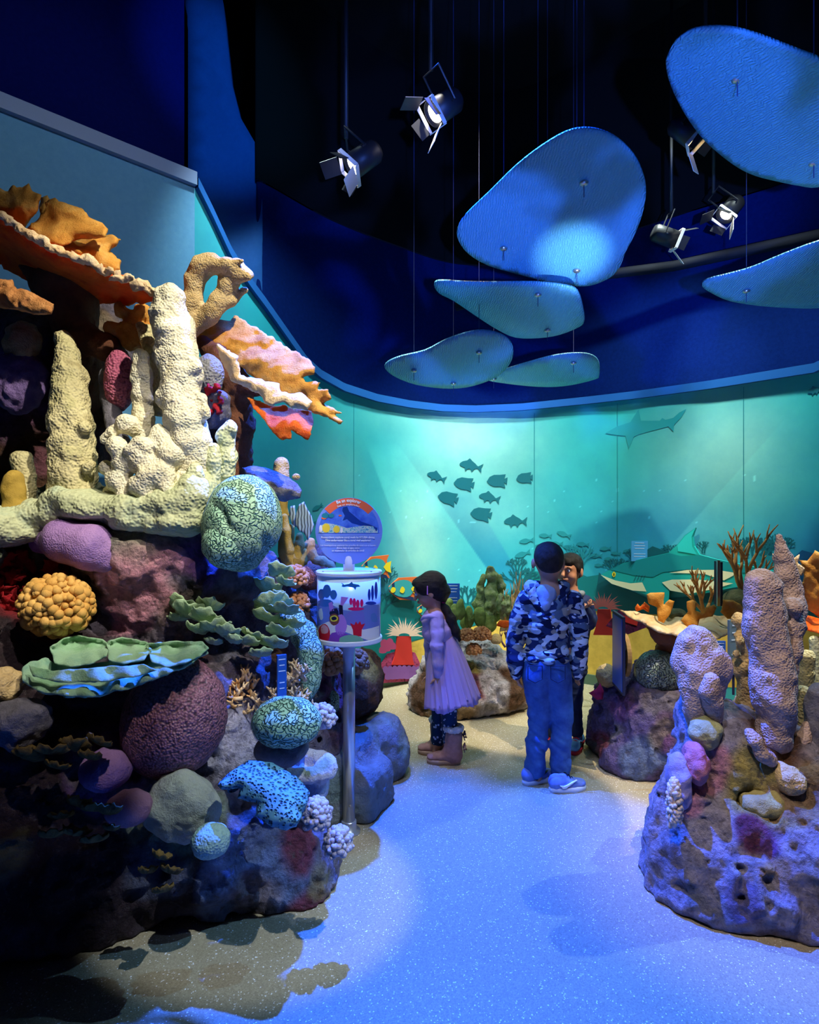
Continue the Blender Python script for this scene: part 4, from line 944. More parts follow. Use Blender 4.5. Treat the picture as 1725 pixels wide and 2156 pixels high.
# -------- the middle tier
boulder('brain_coral', 512, 1103, 2.38, 82, 104, .17, m_brain, 'great pale green brain coral with a cleft, largest on the reef', n=6 if False else 5, a=.012, f=6, a2=.002, seed=8, cleft=[(500,1090,-.75,.012,.03),(560,1180,1.3,.014,.04)], rot=.12)
boulder('brain_coral', 478, 1150, 2.30, 48, 52, .09, m_brain2, 'deeply grooved green lobe bulging from the front of the great brain coral', a=.012, f=8, seed=9)
v = Vol(.008, .05); v.path([P(90,1140,2.45), P(140,1140,2.36), P(190,1150,2.34), P(225,1175,2.36)], [.05,.075,.078,.06]); 
o = vol('mound_coral', v, m_purple, rocknoise(.012, 9, .002, 40, 15)); tag(o, 'smooth mauve mound coral curving over the red hollow', 'coral')
knobby('knob_coral', 120, 1275, 2.26, 68, 60, .11, 8.8, 300, m_gold, 'golden ball coral packed with round knobs in the left hollow', 3)
# red soft coral in the hollow
t = empty('soft_coral', P(40, 1260, 2.5), 'deep red leafy soft coral inside the left hollow', 'coral'); rr = random.Random(8)
for i in range(16):
    frond(P(rr.uniform(-10, 125), rr.uniform(1165, 1290), rr.uniform(2.40, 2.55)), (1, rr.uniform(-.3,.3), rr.uniform(-.5,.5)), (0, -.6, .8), rr.uniform(.03, .055), m_red, t, .3, 5, .3, i, .004, 6, 28)
# sage leaf corals
def lettuce(specs, label, seed, mat=None, origin=None, k=6):
    a = specs[0]; t = empty('leaf_coral', P(*(origin or a[:3])), label, 'coral'); rr = random.Random(seed)
    for i, (x, y, Y, r) in enumerate(specs):
        frond(P(x, y, Y), (1, rr.uniform(-.3,.3), rr.uniform(-.35,.25)), (rr.uniform(-.2,.2), -1, rr.uniform(.35,.9)), r*1.12*Y/F, mat or m_leafg, t, .11, k, .18, seed+i, .012, 10, 60, lobe=.07)
    return t
lettuce([(400,1290,2.34,34),(430,1300,2.30,30),(455,1320,2.28,28),(478,1330,2.27,24),(385,1275,2.38,30),(440,1275,2.36,26),(415,1325,2.3,22),(490,1345,2.28,18),(375,1300,2.38,20),(450,1350,2.3,18)], 'sage green ruffled leaf coral above the wide green plate', 60, k=5)
lettuce([(590,1205,2.62,26),(560,1235,2.6,28),(570,1270,2.56,32),(590,1260,2.6,24),(600,1285,2.52,30),(560,1300,2.55,30),(540,1340,2.48,30),(520,1350,2.45,26),(590,1330,2.5,30),(575,1355,2.46,28),(550,1375,2.44,22),(615,1315,2.55,24),(600,1225,2.62,20)], 'stack of sage green ruffled leaves between the brain coral and the sign', 80, k=5)
# the wide green plate
t = empty('plate_coral', P(240, 1440, 2.15), 'wide green plate coral with folded cups jutting from the reef', 'coral')
sheet('lower_bowl', [(43,1410,2.0),(64,1393,2.04),(94,1385,2.1),(124,1400,2.14),(200,1396,2.2),(300,1380,2.22),(380,1378,2.2),(430,1366,2.15),(438,1374,2.12),(403,1395,2.05),(352,1421,2.0),(317,1434,1.98),(257,1454,1.95),(180,1470,1.93),(129,1466,1.93),(77,1453,1.94),(47,1432,1.96)], m_plate, t, thick=.03, step=5, jag=5, jagf=.05, rough=.06, rs=6, seed=61)
sheet('upper_cup', [(107,1363,2.12),(135,1346,2.2),(163,1340,2.25),(215,1348,2.25),(232,1360,2.2),(222,1380,2.08),(190,1396,2.04),(150,1402,2.03),(118,1394,2.05)], m_plate, t, thick=.02, step=4, jag=2, jagf=.05, rough=.01, rs=12, bulge=-.05, seed=62)
sheet('upper_cup', [(225,1352,2.2),(257,1344,2.25),(309,1353,2.25),(318,1368,2.12),(300,1388,2.05),(262,1396,2.03),(232,1388,2.06)], m_plate, t, thick=.02, step=4, jag=2, jagf=.05, rough=.01, rs=12, bulge=-.05, seed=63)
sheet('upper_cup', [(309,1357,2.18),(370,1352,2.25),(425,1352,2.22),(439,1364,2.12),(420,1380,2.06),(390,1394,2.02),(350,1402,2.02),(322,1392,2.05)], m_plate, t, thick=.02, step=4, jag=2, jagf=.05, rough=.01, rs=12, bulge=-.05, seed=64)
sheet('fold', [(60,1400,1.99),(110,1412,1.97),(170,1408,1.97),(230,1402,1.99),(300,1400,2.0),(330,1412,1.98),(270,1428,1.95),(200,1436,1.94),(120,1436,1.94),(70,1424,1.95)], m_plate, t, thick=.02, step=5, jag=3, jagf=.05, rough=.02, rs=12, seed=65)
# -------- lower tier
boulder('dome_coral', 368, 1512, 2.22, 108, 124, .17, m_dome, 'dark maroon dome coral with glinting polyps under the green plate', a=.015, seed=20, rot=.2)
boulder('mound_coral', 222, 1622, 2.08, 52, 42, .08, m_purple, 'shadowed violet mound left of the maroon dome', a=.012, seed=21)
boulder('mound_coral', 270, 1700, 2.02, 46, 34, .06, organic('dusty_pink_mound', [sr(140,96,120), sr(176,134,150)], 9, 'rough', 90, .008, .75), 'dusty pink mound near the bottom of the reef', a=.014, seed=22)
boulder('mound_coral', 380, 1702, 2.10, 80, 72, .09, organic('grey_green_mound', [sr(134,138,122), sr(172,176,150), sr(150,146,150)], 9, 'rough', 70, .01, .8), 'grey green rough mound right of the dusty pink one', a=.03, f=9, seed=23)
boulder('ball_coral', 445, 1772, 1.98, 42, 36, .06, m_ball, 'smooth pale blue green ball near the bottom of the reef', a=.008, seed=24)
t = empty('brain_coral', P(595, 1600, 2.2), 'round pale green brain coral on a dark foot beside the sign post', 'coral')
boulder('head', 604, 1520, 2.22, 72, 52, .115, m_brain2, None, a=.006, seed=25, parent=t, cat=None); boulder('foot', 594, 1575, 2.26, 58, 36, .09, m_slate, None, n=4, a=.015, seed=26, parent=t, cat=None)
v = Vol(.008, .03)
for a in range(14):
    q = a/14*2*math.pi; E(v, 640+52*math.cos(q), 1615+22*math.sin(q), 2.33+.05*math.sin(-q), 14, 16, .03)
E(v, 645, 1650, 2.36, 48, 40, .08)
o = vol('cup_rock', v, m_rockwet, rocknoise(.012, 18, .005, 50, 28), base=c_white, patches=[(680,1600,2.3,.05,c_green),(640,1680,2.3,.08,c_blue)]); tag(o, 'hollow cup shaped pale rock under the round brain coral', 'rock')
o = sheet('lettuce_coral', [(459,1654,2.02),(479,1630,2.04),(523,1600,2.1),(573,1605,2.1),(623,1634,2.08),(653,1669,2.04),(645,1700,2.0),(625,1742,1.94),(600,1748,1.94),(575,1742,1.94),(537,1719,1.96),(540,1692,1.98),(498,1682,2.0),(505,1660,2.01),(470,1662,2.0)], m_blue, None, thick=.05, step=4.5, jag=4, jagf=.07, rough=.02, rs=8, bulge=.04, seed=66)
tag(o, 'teal blue pitted fan coral jutting toward the path', 'coral')
fingers('finger_coral', 668, 1722, 2.05, 26, 40, .05, 20, 6.5, 80, m_finger, 'pale blue finger coral beside the teal pitted fan', 31, fork=.5)
fingers('finger_coral', 712, 1778, 2.05, 26, 34, .05, 20, 6.5, 70, m_finger, 'pale blue finger coral lowest over the path edge', 32, fork=.5)
fingers('finger_coral', 678, 1515, 2.42, 28, 30, .05, 18, 6, 60, m_finger, 'white finger coral behind the round brain coral', 33, fork=.4)
# shadowed leafy rims
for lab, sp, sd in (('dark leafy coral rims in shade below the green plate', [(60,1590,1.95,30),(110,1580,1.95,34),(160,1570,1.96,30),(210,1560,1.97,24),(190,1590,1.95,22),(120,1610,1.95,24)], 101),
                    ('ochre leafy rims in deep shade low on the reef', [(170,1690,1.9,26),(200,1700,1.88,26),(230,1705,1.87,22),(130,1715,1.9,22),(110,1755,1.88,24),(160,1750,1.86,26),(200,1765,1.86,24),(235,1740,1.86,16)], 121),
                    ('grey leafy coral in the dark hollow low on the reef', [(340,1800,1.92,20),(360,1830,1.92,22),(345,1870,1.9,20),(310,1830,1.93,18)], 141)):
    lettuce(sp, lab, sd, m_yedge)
# amber thicket with plaque
rr = random.Random(3); t = empty('thicket_coral', P(550, 1500, 2.6), 'amber and white tangle of branching coral around a blue plaque', 'coral')
for k, (x0, x1, y0, y1, Y) in enumerate(((462,520,1440,1500,2.5),(500,600,1400,1505,2.5),(600,650,1390,1500,2.55))):
    roots = []
    for i in range(26): x = rr.uniform(x0, x1); y = rr.uniform(y0+20, y1); roots.append((P(x, y, Y+rr.uniform(-.03, .12)), (rr.uniform(-1,1), rr.uniform(-1,.1), rr.uniform(-.1,1.4)), .035, .009))
    branches('branch_clump', roots, m_thick if k < 2 else m_elkrim, None, 70+k, None, spread=.9, depth=2, shrink=.8, parent=t)['kind'] = 'stuff'
v = Vol(.009, .03)
for x, y, Y, rx, ry in ((615,1300,2.72,28,22),(640,1335,2.68,30,30),(655,1375,2.64,28,34),(655,1420,2.62,24,40),(648,1455,2.62,16,22)): E(v, x, y, Y, rx, ry, .06)
o = vol('brain_coral', v, m_brain, rocknoise(.01, 9, .002, 30, 16)); tag(o, 'long drooping green brain coral left of the sign post', 'coral')
fingers('finger_coral', 622, 1220, 2.8, 26, 28, .06, 14, 5, 90, m_tanfinger, 'tan finger cluster just above the leafy stack, left of the sign drum', 34)
fingers('finger_coral', 628, 1275, 2.8, 22, 26, .05, 14, 5, 70, m_tanfinger, 'tan finger cluster below the upper one, left of the sign drum', 35)
fingers('finger_coral', 695, 1400, 2.95, 32, 34, .07, 14, 6, 90, m_tanfinger, 'tan finger cluster under the sign drum on the left of the post', 36)
fingers('finger_coral', 752, 1400, 3.2, 22, 30, .06, 14, 6, 70, m_tanfinger, 'tan finger cluster under the sign drum on the right of the post', 37)
boulder('dome_coral', 655, 1215, 2.9, 28, 26, .06, m_brown, 'reddish brown dome coral behind the sign drum', a=.008, seed=37)
boulder('dome_coral', 625, 1180, 2.95, 22, 18, .05, m_dome, 'small plum coloured dome under the mustard sponges', a=.008, seed=38, n=4) if False else None
v = Vol(.006, .012)
for x, y, r in ((665,1178,10),(680,1182,11),(695,1190,9),(650,1150,11),(655,1165,12),(642,1172,12),(702,1198,7),(655,1140,8)): E(v, x, y, 2.95, r, r, r*2.95/F)
o = vol('knob_coral', v, organic('sandy_knob_coral', [sr(176,130,70), sr(206,166,100)], 12, 'rough', 120, .004, .8), rocknoise(.006, 24, .003, 60, 17)); tag(o, 'sandy knobs in a low row at the rim behind the round sign', 'coral')
# mustard sponges
t = empty('tube_sponge', P(605, 1200, 2.9), 'mustard tube sponges with a dark tall finger, right of the great brain coral', 'sponge')
pillar('tube', [(592,978,2.95,15),(594,1000,2.95,15),(596,1030,2.95,14)], m_brown if False else m_tan, None, 80, parent=t)
for i, pts in enumerate(([(592,1050,2.95,13),(594,1085,2.95,12),(598,1120,2.93,13),(605,1160,2.92,16),(610,1195,2.92,20)], [(600,1088,2.9,7),(602,1120,2.9,9),(608,1160,2.9,12)], [(631,1128,2.92,7),(630,1150,2.92,9),(624,1180,2.92,13),(620,1200,2.92,16)], [(640,1160,2.92,6),(636,1180,2.92,9),(628,1205,2.92,13)], [(613,1110,2.95,6),(612,1150,2.95,9)])):
    pillar('tube', pts, m_sponge, None, 81+i, parent=t, a=.005)
boulder('ball_coral', 624, 1004, 2.95, 8, 7, .015, m_tan, 'tiny tan ball on the rim of the slate shelf coral', n=4, a=.002, seed=30)
o = sheet('shelf_coral', [(510,985,2.62),(535,980,2.62),(575,990,2.62),(600,1000,2.6),(625,1018,2.58),(636,1032,2.56),(632,1048,2.56),(600,1056,2.56),(565,1048,2.56),(545,1030,2.56),(520,1005,2.58)], m_slate, None, thick=.06, step=4, jag=3, jagf=.08, rough=.03, rs=14, bulge=.05, seed=67); tag(o, 'slate purple shelf coral sticking out above the great brain coral', 'coral')
# brown rock and block by the post
v = Vol(.012, .06); E(v, 735, 1455, 3.45, 62, 60, .22); E(v, 700, 1400, 3.4, 50, 60, .2); E(v, 770, 1440, 3.55, 34, 70, .15)
o = vol('reef_rock', v, m_rock, rocknoise(.03, 8, .015, 20, 31), base=c_brown, patches=[(700,1470,3.3,.14,c_maroon),(760,1400,3.4,.1,c_yel)], floor=0); tag(o, 'brown reef rock standing behind the sign post', 'reef rock')
v = Vol(.012, .10)
def rbox(v, xs, ys, r): 
    for x in xs:
        for y, Y in ys: v.ball(P(x, y, Y), r)
Mb = Matrix(((.92, .38, 0), (-.38, .92, 0), (0, 0, 1)))
v.box((-.42, 3.22, .16), (.25, .36, .17), Mb, .07); v.box((-.22, 3.02, .10), (.10, .16, .13), Mb, .06); v.ball((-.12, 3.42, .12), (.12, .14, .16)); v.ball((-.5, 2.9, .12), (.16, .12, .2))
o = vol('block_rock', v, m_rockwet, rocknoise(.022, 8, .010, 24, 33), base=sr(128,132,128), patches=[(845,1580,3.35,.07,c_green),(740,1530,3.2,.2,sr(120,116,112))], floor=0); tag(o, 'low grey green block of rock right behind the sign post', 'rock')
boulder('brain_coral', 690, 1478, 2.95, 26, 28, .06, organic('olive_brain', [sr(140,150,104), sr(166,176,130)], 5, 'brain', 80, .006, .7, hollow_col=sr(80,84,60)), 'small olive brain coral tucked beside the sign post', a=.006, seed=39)

# plaque in the thicket, fish cut-outs
plq = plain('plaque_blue', sr(36, 86, 176), .4); txtm = plain('plaque_text', sr(200, 220, 240), .5); edge_dk = plain('board_edge', sr(40, 44, 70), .5)
def plaque(c, w, h, label, mat=plq, yaw=0, lines=6, th=.012, post=0, group=None):
    c = Vector(c); t = empty('plaque', c-Vector((0, 0, h/2)), label, 'plaque', group); M = Matrix.Rotation(yaw, 3, 'Z')
    MB().box(c, (w, th, h), M).build('board', mat, t)
    rnd = random.Random(int(w*1e4)); mb = MB()
    for i in range(lines):
        z = h*(.40-.8*i/max(lines, 1)); ww = w*rnd.uniform(.5, .75)
        if i == lines//2: continue
        mb.box(c+M @ Vector((0, -th/2-.0008, z)), (ww, .001, h*.022), M)
    mb.build('caption', txtm, t)
    if post: MB().tube([c-Vector((0, -.01, h/2-.02)), c-Vector((0, -.01, h/2+post))], .006, 8).build('stem', edge_dk, t)
    return t
plaque(P(593,1424,2.36), .036, .165, 'blue plaque standing in the amber coral tangle', yaw=.5, post=.05)
stripe, nt, b = nodes('striped_fish_paint', .6)
tc = N(nt, 'ShaderNodeTexCoord'); wv = N(nt, 'ShaderNodeTexWave', Scale=22, Distortion=3, Detail=1); nt.links.new(tc.outputs['Object'], wv.inputs['Vector'])
r = N(nt, 'ShaderNodeValToRGB'); r.color_ramp.elements[0].position = .25; r.color_ramp.elements[1].position = .4; r.color_ramp.elements[0].color = rgb(sr(70,80,76)); r.color_ramp.elements[1].color = rgb(sr(160,180,166)); nt.links.new(wv.outputs['Fac'], r.inputs[0]); nt.links.new(r.outputs[0], b.inputs['Base Color'])
o = sheet('fish_cutout', [(630,1062,2.85),(640,1056,2.85),(645,1068,2.85),(655,1085,2.85),(661,1108,2.85),(655,1122,2.85),(648,1138,2.85),(640,1122,2.85),(630,1118,2.85),(622,1104,2.85),(624,1080,2.85)], stripe, None, thick=.012, step=5, taper=False, sm=False); tag(o, 'grey striped fish cut-out between the mustard sponges and the round sign', 'cutout')
o = sheet('fish_cutout', [(612,1066,2.9),(620,1064,2.9),(622,1085,2.9),(624,1110,2.9),(615,1104,2.9),(609,1085,2.9)], stripe, None, thick=.012, step=5, taper=False, sm=False); tag(o, 'second grey fish cut-out mostly hidden left of the striped one', 'cutout')
boulder('rough_rock', 40, 1525, 2.0, 62, 52, .09, m_slate, 'slate rough lump at the left edge below the wide green plate', a=.03, f=11, a2=.012, seed=71)
boulder('rough_rock', 10, 1440, 2.05, 40, 34, .07, m_tan, 'pale crusty lump at the left edge beside the wide green plate', a=.03, f=11, a2=.012, seed=72)

# ================================================================== THE EXPLORER SIGN
def mesh_text(s, c, size, mat, parent, name='lettering', width=None, yaw=0, bold=0, arc=None, th=.0006):
    cu = bpy.data.curves.new('t', 'FONT'); cu.body = s; cu.size = size; cu.align_x = 'CENTER'; cu.align_y = 'CENTER'; cu.offset = bold; cu.extrude = th; cu.resolution_u = 2
    o = bpy.data.objects.new('t', cu); COL.objects.link(o); bpy.context.view_layer.update()
    me = bpy.data.meshes.new_from_object(o.evaluated_get(bpy.context.evaluated_depsgraph_get()))
    V = np.array([v.co[:] for v in me.vertices]); Fc = [list(p.vertices) for p in me.polygons]
    bpy.data.objects.remove(o); bpy.data.curves.remove(cu); bpy.data.meshes.remove(me)
    w = V[:, 0].max()-V[:, 0].min()
    if width: V[:, 0] *= width/w
    if arc: a = V[:, 0]/arc; r = arc+V[:, 1]; x = r*np.sin(a); z = r*np.cos(a)-arc
    else: x, z = V[:, 0], V[:, 1]
    cy, sy = math.cos(yaw), math.sin(yaw); y = -V[:, 2]
    W_ = np.stack([x*cy-y*sy, x*sy+y*cy, z], 1)+np.array(c)
    return mk(name, W_, Fc, mat, parent, smooth=False)
SY = 2.80; sc = P(735, 1750, SY); alu = organic('brushed_aluminium', [(.55,.57,.62),(.66,.68,.72)], 3, None, rough=.28); alu.node_tree.nodes['Principled BSDF'].inputs['Metallic'].default_value = .75
whitep = plain('white_enamel', (.8, .82, .86), .35)
t = empty('explorer_sign', (sc.x, SY, 0), 'round explorer sign on a silver post with a picture drum', 'sign')
MB().lathe((sc.x, SY, 0), [(0,0),(.052,0),(.052,.008),(.034,.012),(.034,.05),(.030,.054),(.0,.054)], 32).build('base_plate', alu, t, True)
MB().lathe((sc.x, SY, .05), [(0,0),(.0275,0),(.0275,.825),(0,.825)], 32).build('post', alu, t, True)
MB().lathe((sc.x+.008, SY-.027, .13), [(0,-.006),(.006,-.004),(.007,0),(.006,.004),(0,.006)], 12).build('bolt', steel, t, True)
def ring(z0, z1, r): return MB().lathe((sc.x, SY, 0), [(0,z0),(r-.003,z0),(r,z0+.004),(r,z1-.004),(r-.003,z1),(0,z1)], 64)
ring(.868, .890, .150).build('drum_floor', whitep, t); ring(1.168, 1.186, .150).build('drum_lid', whitep, t)
for a in (-.9, .9, 2.2, -2.2): MB().lathe((sc.x+.135*math.sin(a), SY-.135*math.cos(a), 1.186), [(0,0),(.004,0),(.004,.004),(0,.005)], 8).build('bolt', steel, t)
drum_m, nt, b = nodes('drum_print', .25, .5); tc = N(nt, 'ShaderNodeTexCoord'); sx = N(nt, 'ShaderNodeSeparateXYZ'); nt.links.new(tc.outputs['Object'], sx.inputs[0])
mr = N(nt, 'ShaderNodeMapRange'); mr.inputs[1].default_value = .87; mr.inputs[2].default_value = 1.16; nt.links.new(sx.outputs['Z'], mr.inputs[0])
r = N(nt, 'ShaderNodeValToRGB'); r.color_ramp.elements[0].color = rgb(sr(150,166,220)); r.color_ramp.elements[1].color = rgb(sr(214,236,246)); e = r.color_ramp.elements.new(.45); e.color = rgb(sr(168,204,238)); nt.links.new(mr.outputs[0], r.inputs[0]); nt.links.new(r.outputs[0], b.inputs['Base Color'])
DR = .143; dm = MB().lathe((0,0,0), [(DR-.004,.89),(DR,.89),(DR,1.168),(DR-.004,1.168)], 72)
V = np.array([list(v) for v in dm.V])+np.array([sc.x, SY, 0]); mk('drum', V, dm.F[:-2], drum_m, t); 
def drum_decal(name, pts, mat, off=.0008, sub=0, raw=False):
    """pts in the sign's own picture grid; wraps onto the drum"""
    q = [(640+x*.3478, 1030+y*.3478) for x, y in pts] if not raw else pts
    q = spline(q, sub) if sub else np.array(q, float); v, f, n, B = fill(q, 3.5); out = []
    for x, y in v:
        Y = SY-DR
        for _ in range(4):
            X = np.clip((x-CX)/F*Y-sc.x, -DR*.995, DR*.995); Y = SY-math.sqrt(DR*DR-X*X)
        z = max(CH+(CY-y)/F*Y, .891); a = math.asin(X/DR); rr_ = DR+off
        out.append((sc.x+rr_*math.sin(a), SY-rr_*math.cos(a), z))
    return mk(name, np.array(out), f, mat, t, smooth=False)
pc = {k: plain('print_'+k, c, .4) for k, c in dict(frame=sr(110,140,180), shark=sr(40,110,180), bluecoral=sr(50,110,180), darkblue=sr(36,66,170), pink=sr(230,30,110), lilac=sr(186,130,214), skin=sr(130,70,60), dark=sr(24,24,60), yellow=sr(240,220,60), red=sr(220,30,50), cream=sr(240,236,226), purple=sr(140,70,180), green=sr(130,190,150), hill=sr(110,130,200), orange=sr(240,110,70), white=(.85,.87,.9), navy=sr(30,60,150), pyellow=sr(245,210,60), teal=sr(40,130,150), deep=sr(24,60,140)).items()}
drum_decal('print', [(85,700),(150,690),(230,730),(300,740),(380,700),(455,700),(455,940),(85,940)], pc['hill'], .0006)
drum_decal('print', [(225,565),(245,578),(275,572),(290,560),(298,572),(330,578),(342,588),(318,592),(312,610),(300,594),(262,588),(240,592),(228,586),(236,578)], pc['shark'])
drum_decal('print', [(250,760),(300,730),(360,740),(380,860),(280,850),(255,800)], plain('print_hill2', sr(120,120,200), .4), .0007)
drum_decal('print', [(85,830),(150,800),(260,820),(360,850),(410,840),(455,826),(455,940),(240,860),(85,940)], pc['cream'], .0009)
for x, y, w, h, m in ((108,640,22,60,'bluecoral'),(140,620,26,70,'bluecoral'),(180,640,22,50,'bluecoral'),(130,690,50,40,'bluecoral'),(395,640,9,60,'darkblue'),(415,630,9,80,'darkblue'),(436,615,10,90,'darkblue'),(405,690,34,18,'darkblue'),(285,680,10,36,'pink'),(305,690,11,50,'pink'),(326,695,11,44,'pink'),(350,690,10,40,'pink'),(315,725,50,18,'pink')):
    drum_decal('print', [(x-w,y),(x-w*.6,y-h*.5),(x,y-h*.6),(x+w*.6,y-h*.5),(x+w,y),(x+w*.4,y+h*.5),(x-w*.4,y+h*.5)], pc[m], .0010, 2)
drum_decal('print', [(150,690),(172,680),(184,735),(158,740)], pc['lilac'], .0012); drum_decal('print', [(225,650),(270,655),(235,705),(222,700)], pc['lilac'], .0012)
drum_decal('print', [(160,735),(200,720),(212,760),(190,770),(160,765)], pc['dark'], .0012, 2); drum_decal('print', [(212,700),(235,700),(240,800),(225,830),(215,760)], pc['dark'], .0011)
drum_decal('print', [(215,760),(245,770),(262,830),(240,880),(205,880),(190,840)], pc['lilac'], .0013, 2)
drum_decal('print', [(158,765),(190,752),(214,775),(210,810),(180,825),(158,800)], pc['skin'], .0014, 2); drum_decal('print', [(162,772),(190,762),(208,778),(200,798),(172,800),(162,790)], pc['yellow'], .0016, 2); drum_decal('print', [(168,777),(188,770),(200,780),(194,790),(174,793)], pc['dark'], .0018, 2)
drum_decal('print', [(85,880),(100,830),(130,815),(152,840),(160,880),(140,930),(90,930)], pc['red'], .0014, 2)
drum_decal('print', [(105,835),(125,820),(148,840),(145,870),(110,872)], plain('print_rose', sr(236,170,170), .4), .0016, 2)
drum_decal('print', [(120,935),(170,870),(220,860),(270,880),(280,935)], pc['purple'], .0013)
drum_decal('print', [(300,890),(296,850),(280,810),(305,822),(315,800),(326,818),(340,798),(347,820),(370,812),(350,850),(348,890)], pc['red'], .0015)
drum_decal('print', [(215,908),(230,893),(270,882),(320,886),(355,905),(350,935),(230,935)], pc['green'], .0017, 2)
drum_decal('print', [(90,740),(110,720),(118,780),(100,790)], plain('print_pale', sr(220,220,200), .4), .0012, 2); drum_decal('print', [(405,760),(430,750),(445,800),(410,800)], plain('print_steel', sr(90,130,190), .4), .0012, 2)
# the round panel
RC = P(735, 1118, 2.785); RR = .151
def disc_flat(name, c, r, th, mat, parent):
    mb = MB(); n = 72; V = []
    for y in (-th/2, th/2): V += [(c.x+r*math.cos(6.28318*k/n), c.y+y, c.z+r*math.sin(6.28318*k/n)) for k in range(n)]
    mb.add(V, [list(range(n)), list(range(n, 2*n))[::-1]]+[[k, n+k, n+(k+1) % n, (k+1) % n] for k in range(n)]); return mb.build(name, mat, parent)
MB().lathe((sc.x, SY, 1.186), [(0,0),(.026,0),(.026,.045),(.023,.062),(.014,.073),(0,.076)], 28).build('neck', whitep, t, True)
disc_flat('round_panel', RC, RR, .010, plain('panel_periwinkle', sr(122, 152, 232), .35), t)
def flat(name, pts, mat, off, Y0=2.785-.0056, raw=False, parent=None):
    q = np.array([(640+x*.3478, 1030+y*.3478) for x, y in pts] if not raw else pts, float)
    V = [P(x, y, Y0-off) for x, y in q]
    v, f, n, B = fill(q, 9); return mk(name, np.array([list(P(x, y, Y0-off)) for x, y in v]), f, mat, parent or t, smooth=False)
cx0, cy0 = 735, 1118; R0 = RR/2.785*F
arc_o = [(cx0+R0*.985*math.cos(a), cy0-R0*.985*math.sin(a)) for a in np.linspace(R(138), R(42), 22)]
arc_i = [(cx0+R0*.76*math.cos(a), cy0-R0*.76*math.sin(a)) for a in np.linspace(R(42), R(138), 22)]
flat('orange_band', arc_o+arc_i, pc['orange'], .0006, raw=True)
ph = [(cx0+R0*.90*math.cos(a), cy0-R0*.90*math.sin(a)) for a in np.linspace(R(-4), R(40), 8)]+[(cx0+R0*.76*math.cos(a), cy0-R0*.76*math.sin(a)) for a in np.linspace(R(40), R(140), 16)]+[(cx0+R0*.90*math.cos(a), cy0-R0*.90*math.sin(a)) for a in np.linspace(R(140), R(184), 8)]
flat('photo_print', ph, organic('print_seawater', [sr(40,80,200), sr(90,140,235)], 22, None), .0006, raw=True)
flat('photo_print', [(90,264),(95,225),(130,205),(200,215),(260,235),(330,225),(400,215),(446,235),(448,264)], organic('print_reef', [sr(30,90,170), sr(110,190,200), sr(220,230,200), sr(60,120,190)], 160, None, ramp=(.35,.65)), .0010)
flat('photo_print', [(236,110),(262,104),(275,135),(310,165),(345,195),(400,215),(446,235),(440,258),(420,225),(340,218),(290,205),(262,180),(235,190),(248,160),(232,130)], pc['deep'], .0014)
for x, y, rx, ry, m in ((135,235,24,28,'pyellow'),(198,243,20,22,'pyellow'),(122,175,16,8,'orange'),(220,160,10,5,'orange'),(165,160,18,14,'teal'),(130,160,22,16,'teal'),(102,240,10,24,'white'),(228,248,8,18,'cream')):
    flat('photo_print', [(x+rx*math.cos(a), y+ry*math.sin(a)) for a in np.linspace(0, 6.28, 13)[:-1]], pc[m], .0018+.0001*(x % 7))
def tl(s, x, y, w, sz, bold=0, mat='white', arc=None): mesh_text(s, P(640+x*.3478, 1030+y*.3478, 2.785-.0075), sz, pc[mat], t, width=w*.3478*2.78/F, bold=bold, arc=arc)
tl('Be an explorer', 270, 68, 150, .021, .0007, arc=.138); tl('Sea un explorador', 270, 92, 140, .0125, .0002, arc=.125)
tl('Researchers explore coral reefs by SCUBA diving.', 268, 292, 325, .0135, .0002); tl('Dive underwater like a coral reef explorer!', 268, 310, 275, .0135, .0004)
tl('Los investigadores exploran los arrecifes de coral con el buceo.', 268, 340, 335, .012); tl('¡Bucea bajo el agua como', 268, 356, 140, .012, .0002); tl('un explorador de arrecifes de coral!', 268, 372, 195, .012, .0002)

# ================================================================== CUT-OUTS AND MURAL PANELS
def wthing(name, cx, cy, label, cat, off=.05): return empty(name, wpt(cx, cy, off), label, cat)
def wp(name, pts, mat, off, t_, sub=0, th=0, step=14): return decal(name, pts, mat, off, t_, sub=sub, thick=th, step=step)
pt = {k: plain('paint_'+k, c, .55) for k, c in dict(cream=sr(240,236,190), sharkteal=sr(26,172,164), sharkdark=sr(18,142,146), finbright=sr(40,200,196), yellow=sr(246,212,40), orange=sr(232,110,50), navyband=sr(30,50,90), fishteal=sr(60,160,160), rose=sr(226,120,110), tent=sr(245,205,180), red=sr(206,50,44), pinkcoral=sr(176,66,110), plum=sr(74,26,62), mauve=sr(130,80,150), eye=sr(20,20,30)).items()}
t = wthing('shark_cutout', 1430, 1250, 'large teal and cream shark cut-out on the mural right of the boys', 'cutout')
wp('body', [(1270,1209),(1318,1185),(1377,1171),(1413,1163),(1431,1147),(1447,1127),(1471,1111),(1465,1129),(1468,1149),(1479,1167),(1516,1177),(1556,1185),(1596,1193),(1635,1201),(1680,1215),(1680,1228),(1620,1228),(1552,1236),(1489,1248),(1457,1251),(1430,1244),(1415,1240),(1413,1262),(1405,1284),(1389,1280),(1371,1252),(1358,1248),(1318,1237),(1278,1218)], pt['sharkteal'], .05, t, th=.02)
wp('back_shade', [(1290,1198),(1318,1186),(1377,1172),(1414,1164),(1440,1170),(1479,1168),(1556,1186),(1635,1202),(1635,1208),(1556,1204),(1453,1198),(1400,1204),(1380,1214),(1340,1210)], pt['sharkdark'], .052, t)
wp('dorsal_fin', [(1432,1148),(1449,1128),(1470,1113),(1463,1130),(1464,1150),(1474,1167),(1452,1163),(1433,1160)], pt['finbright'], .053, t)
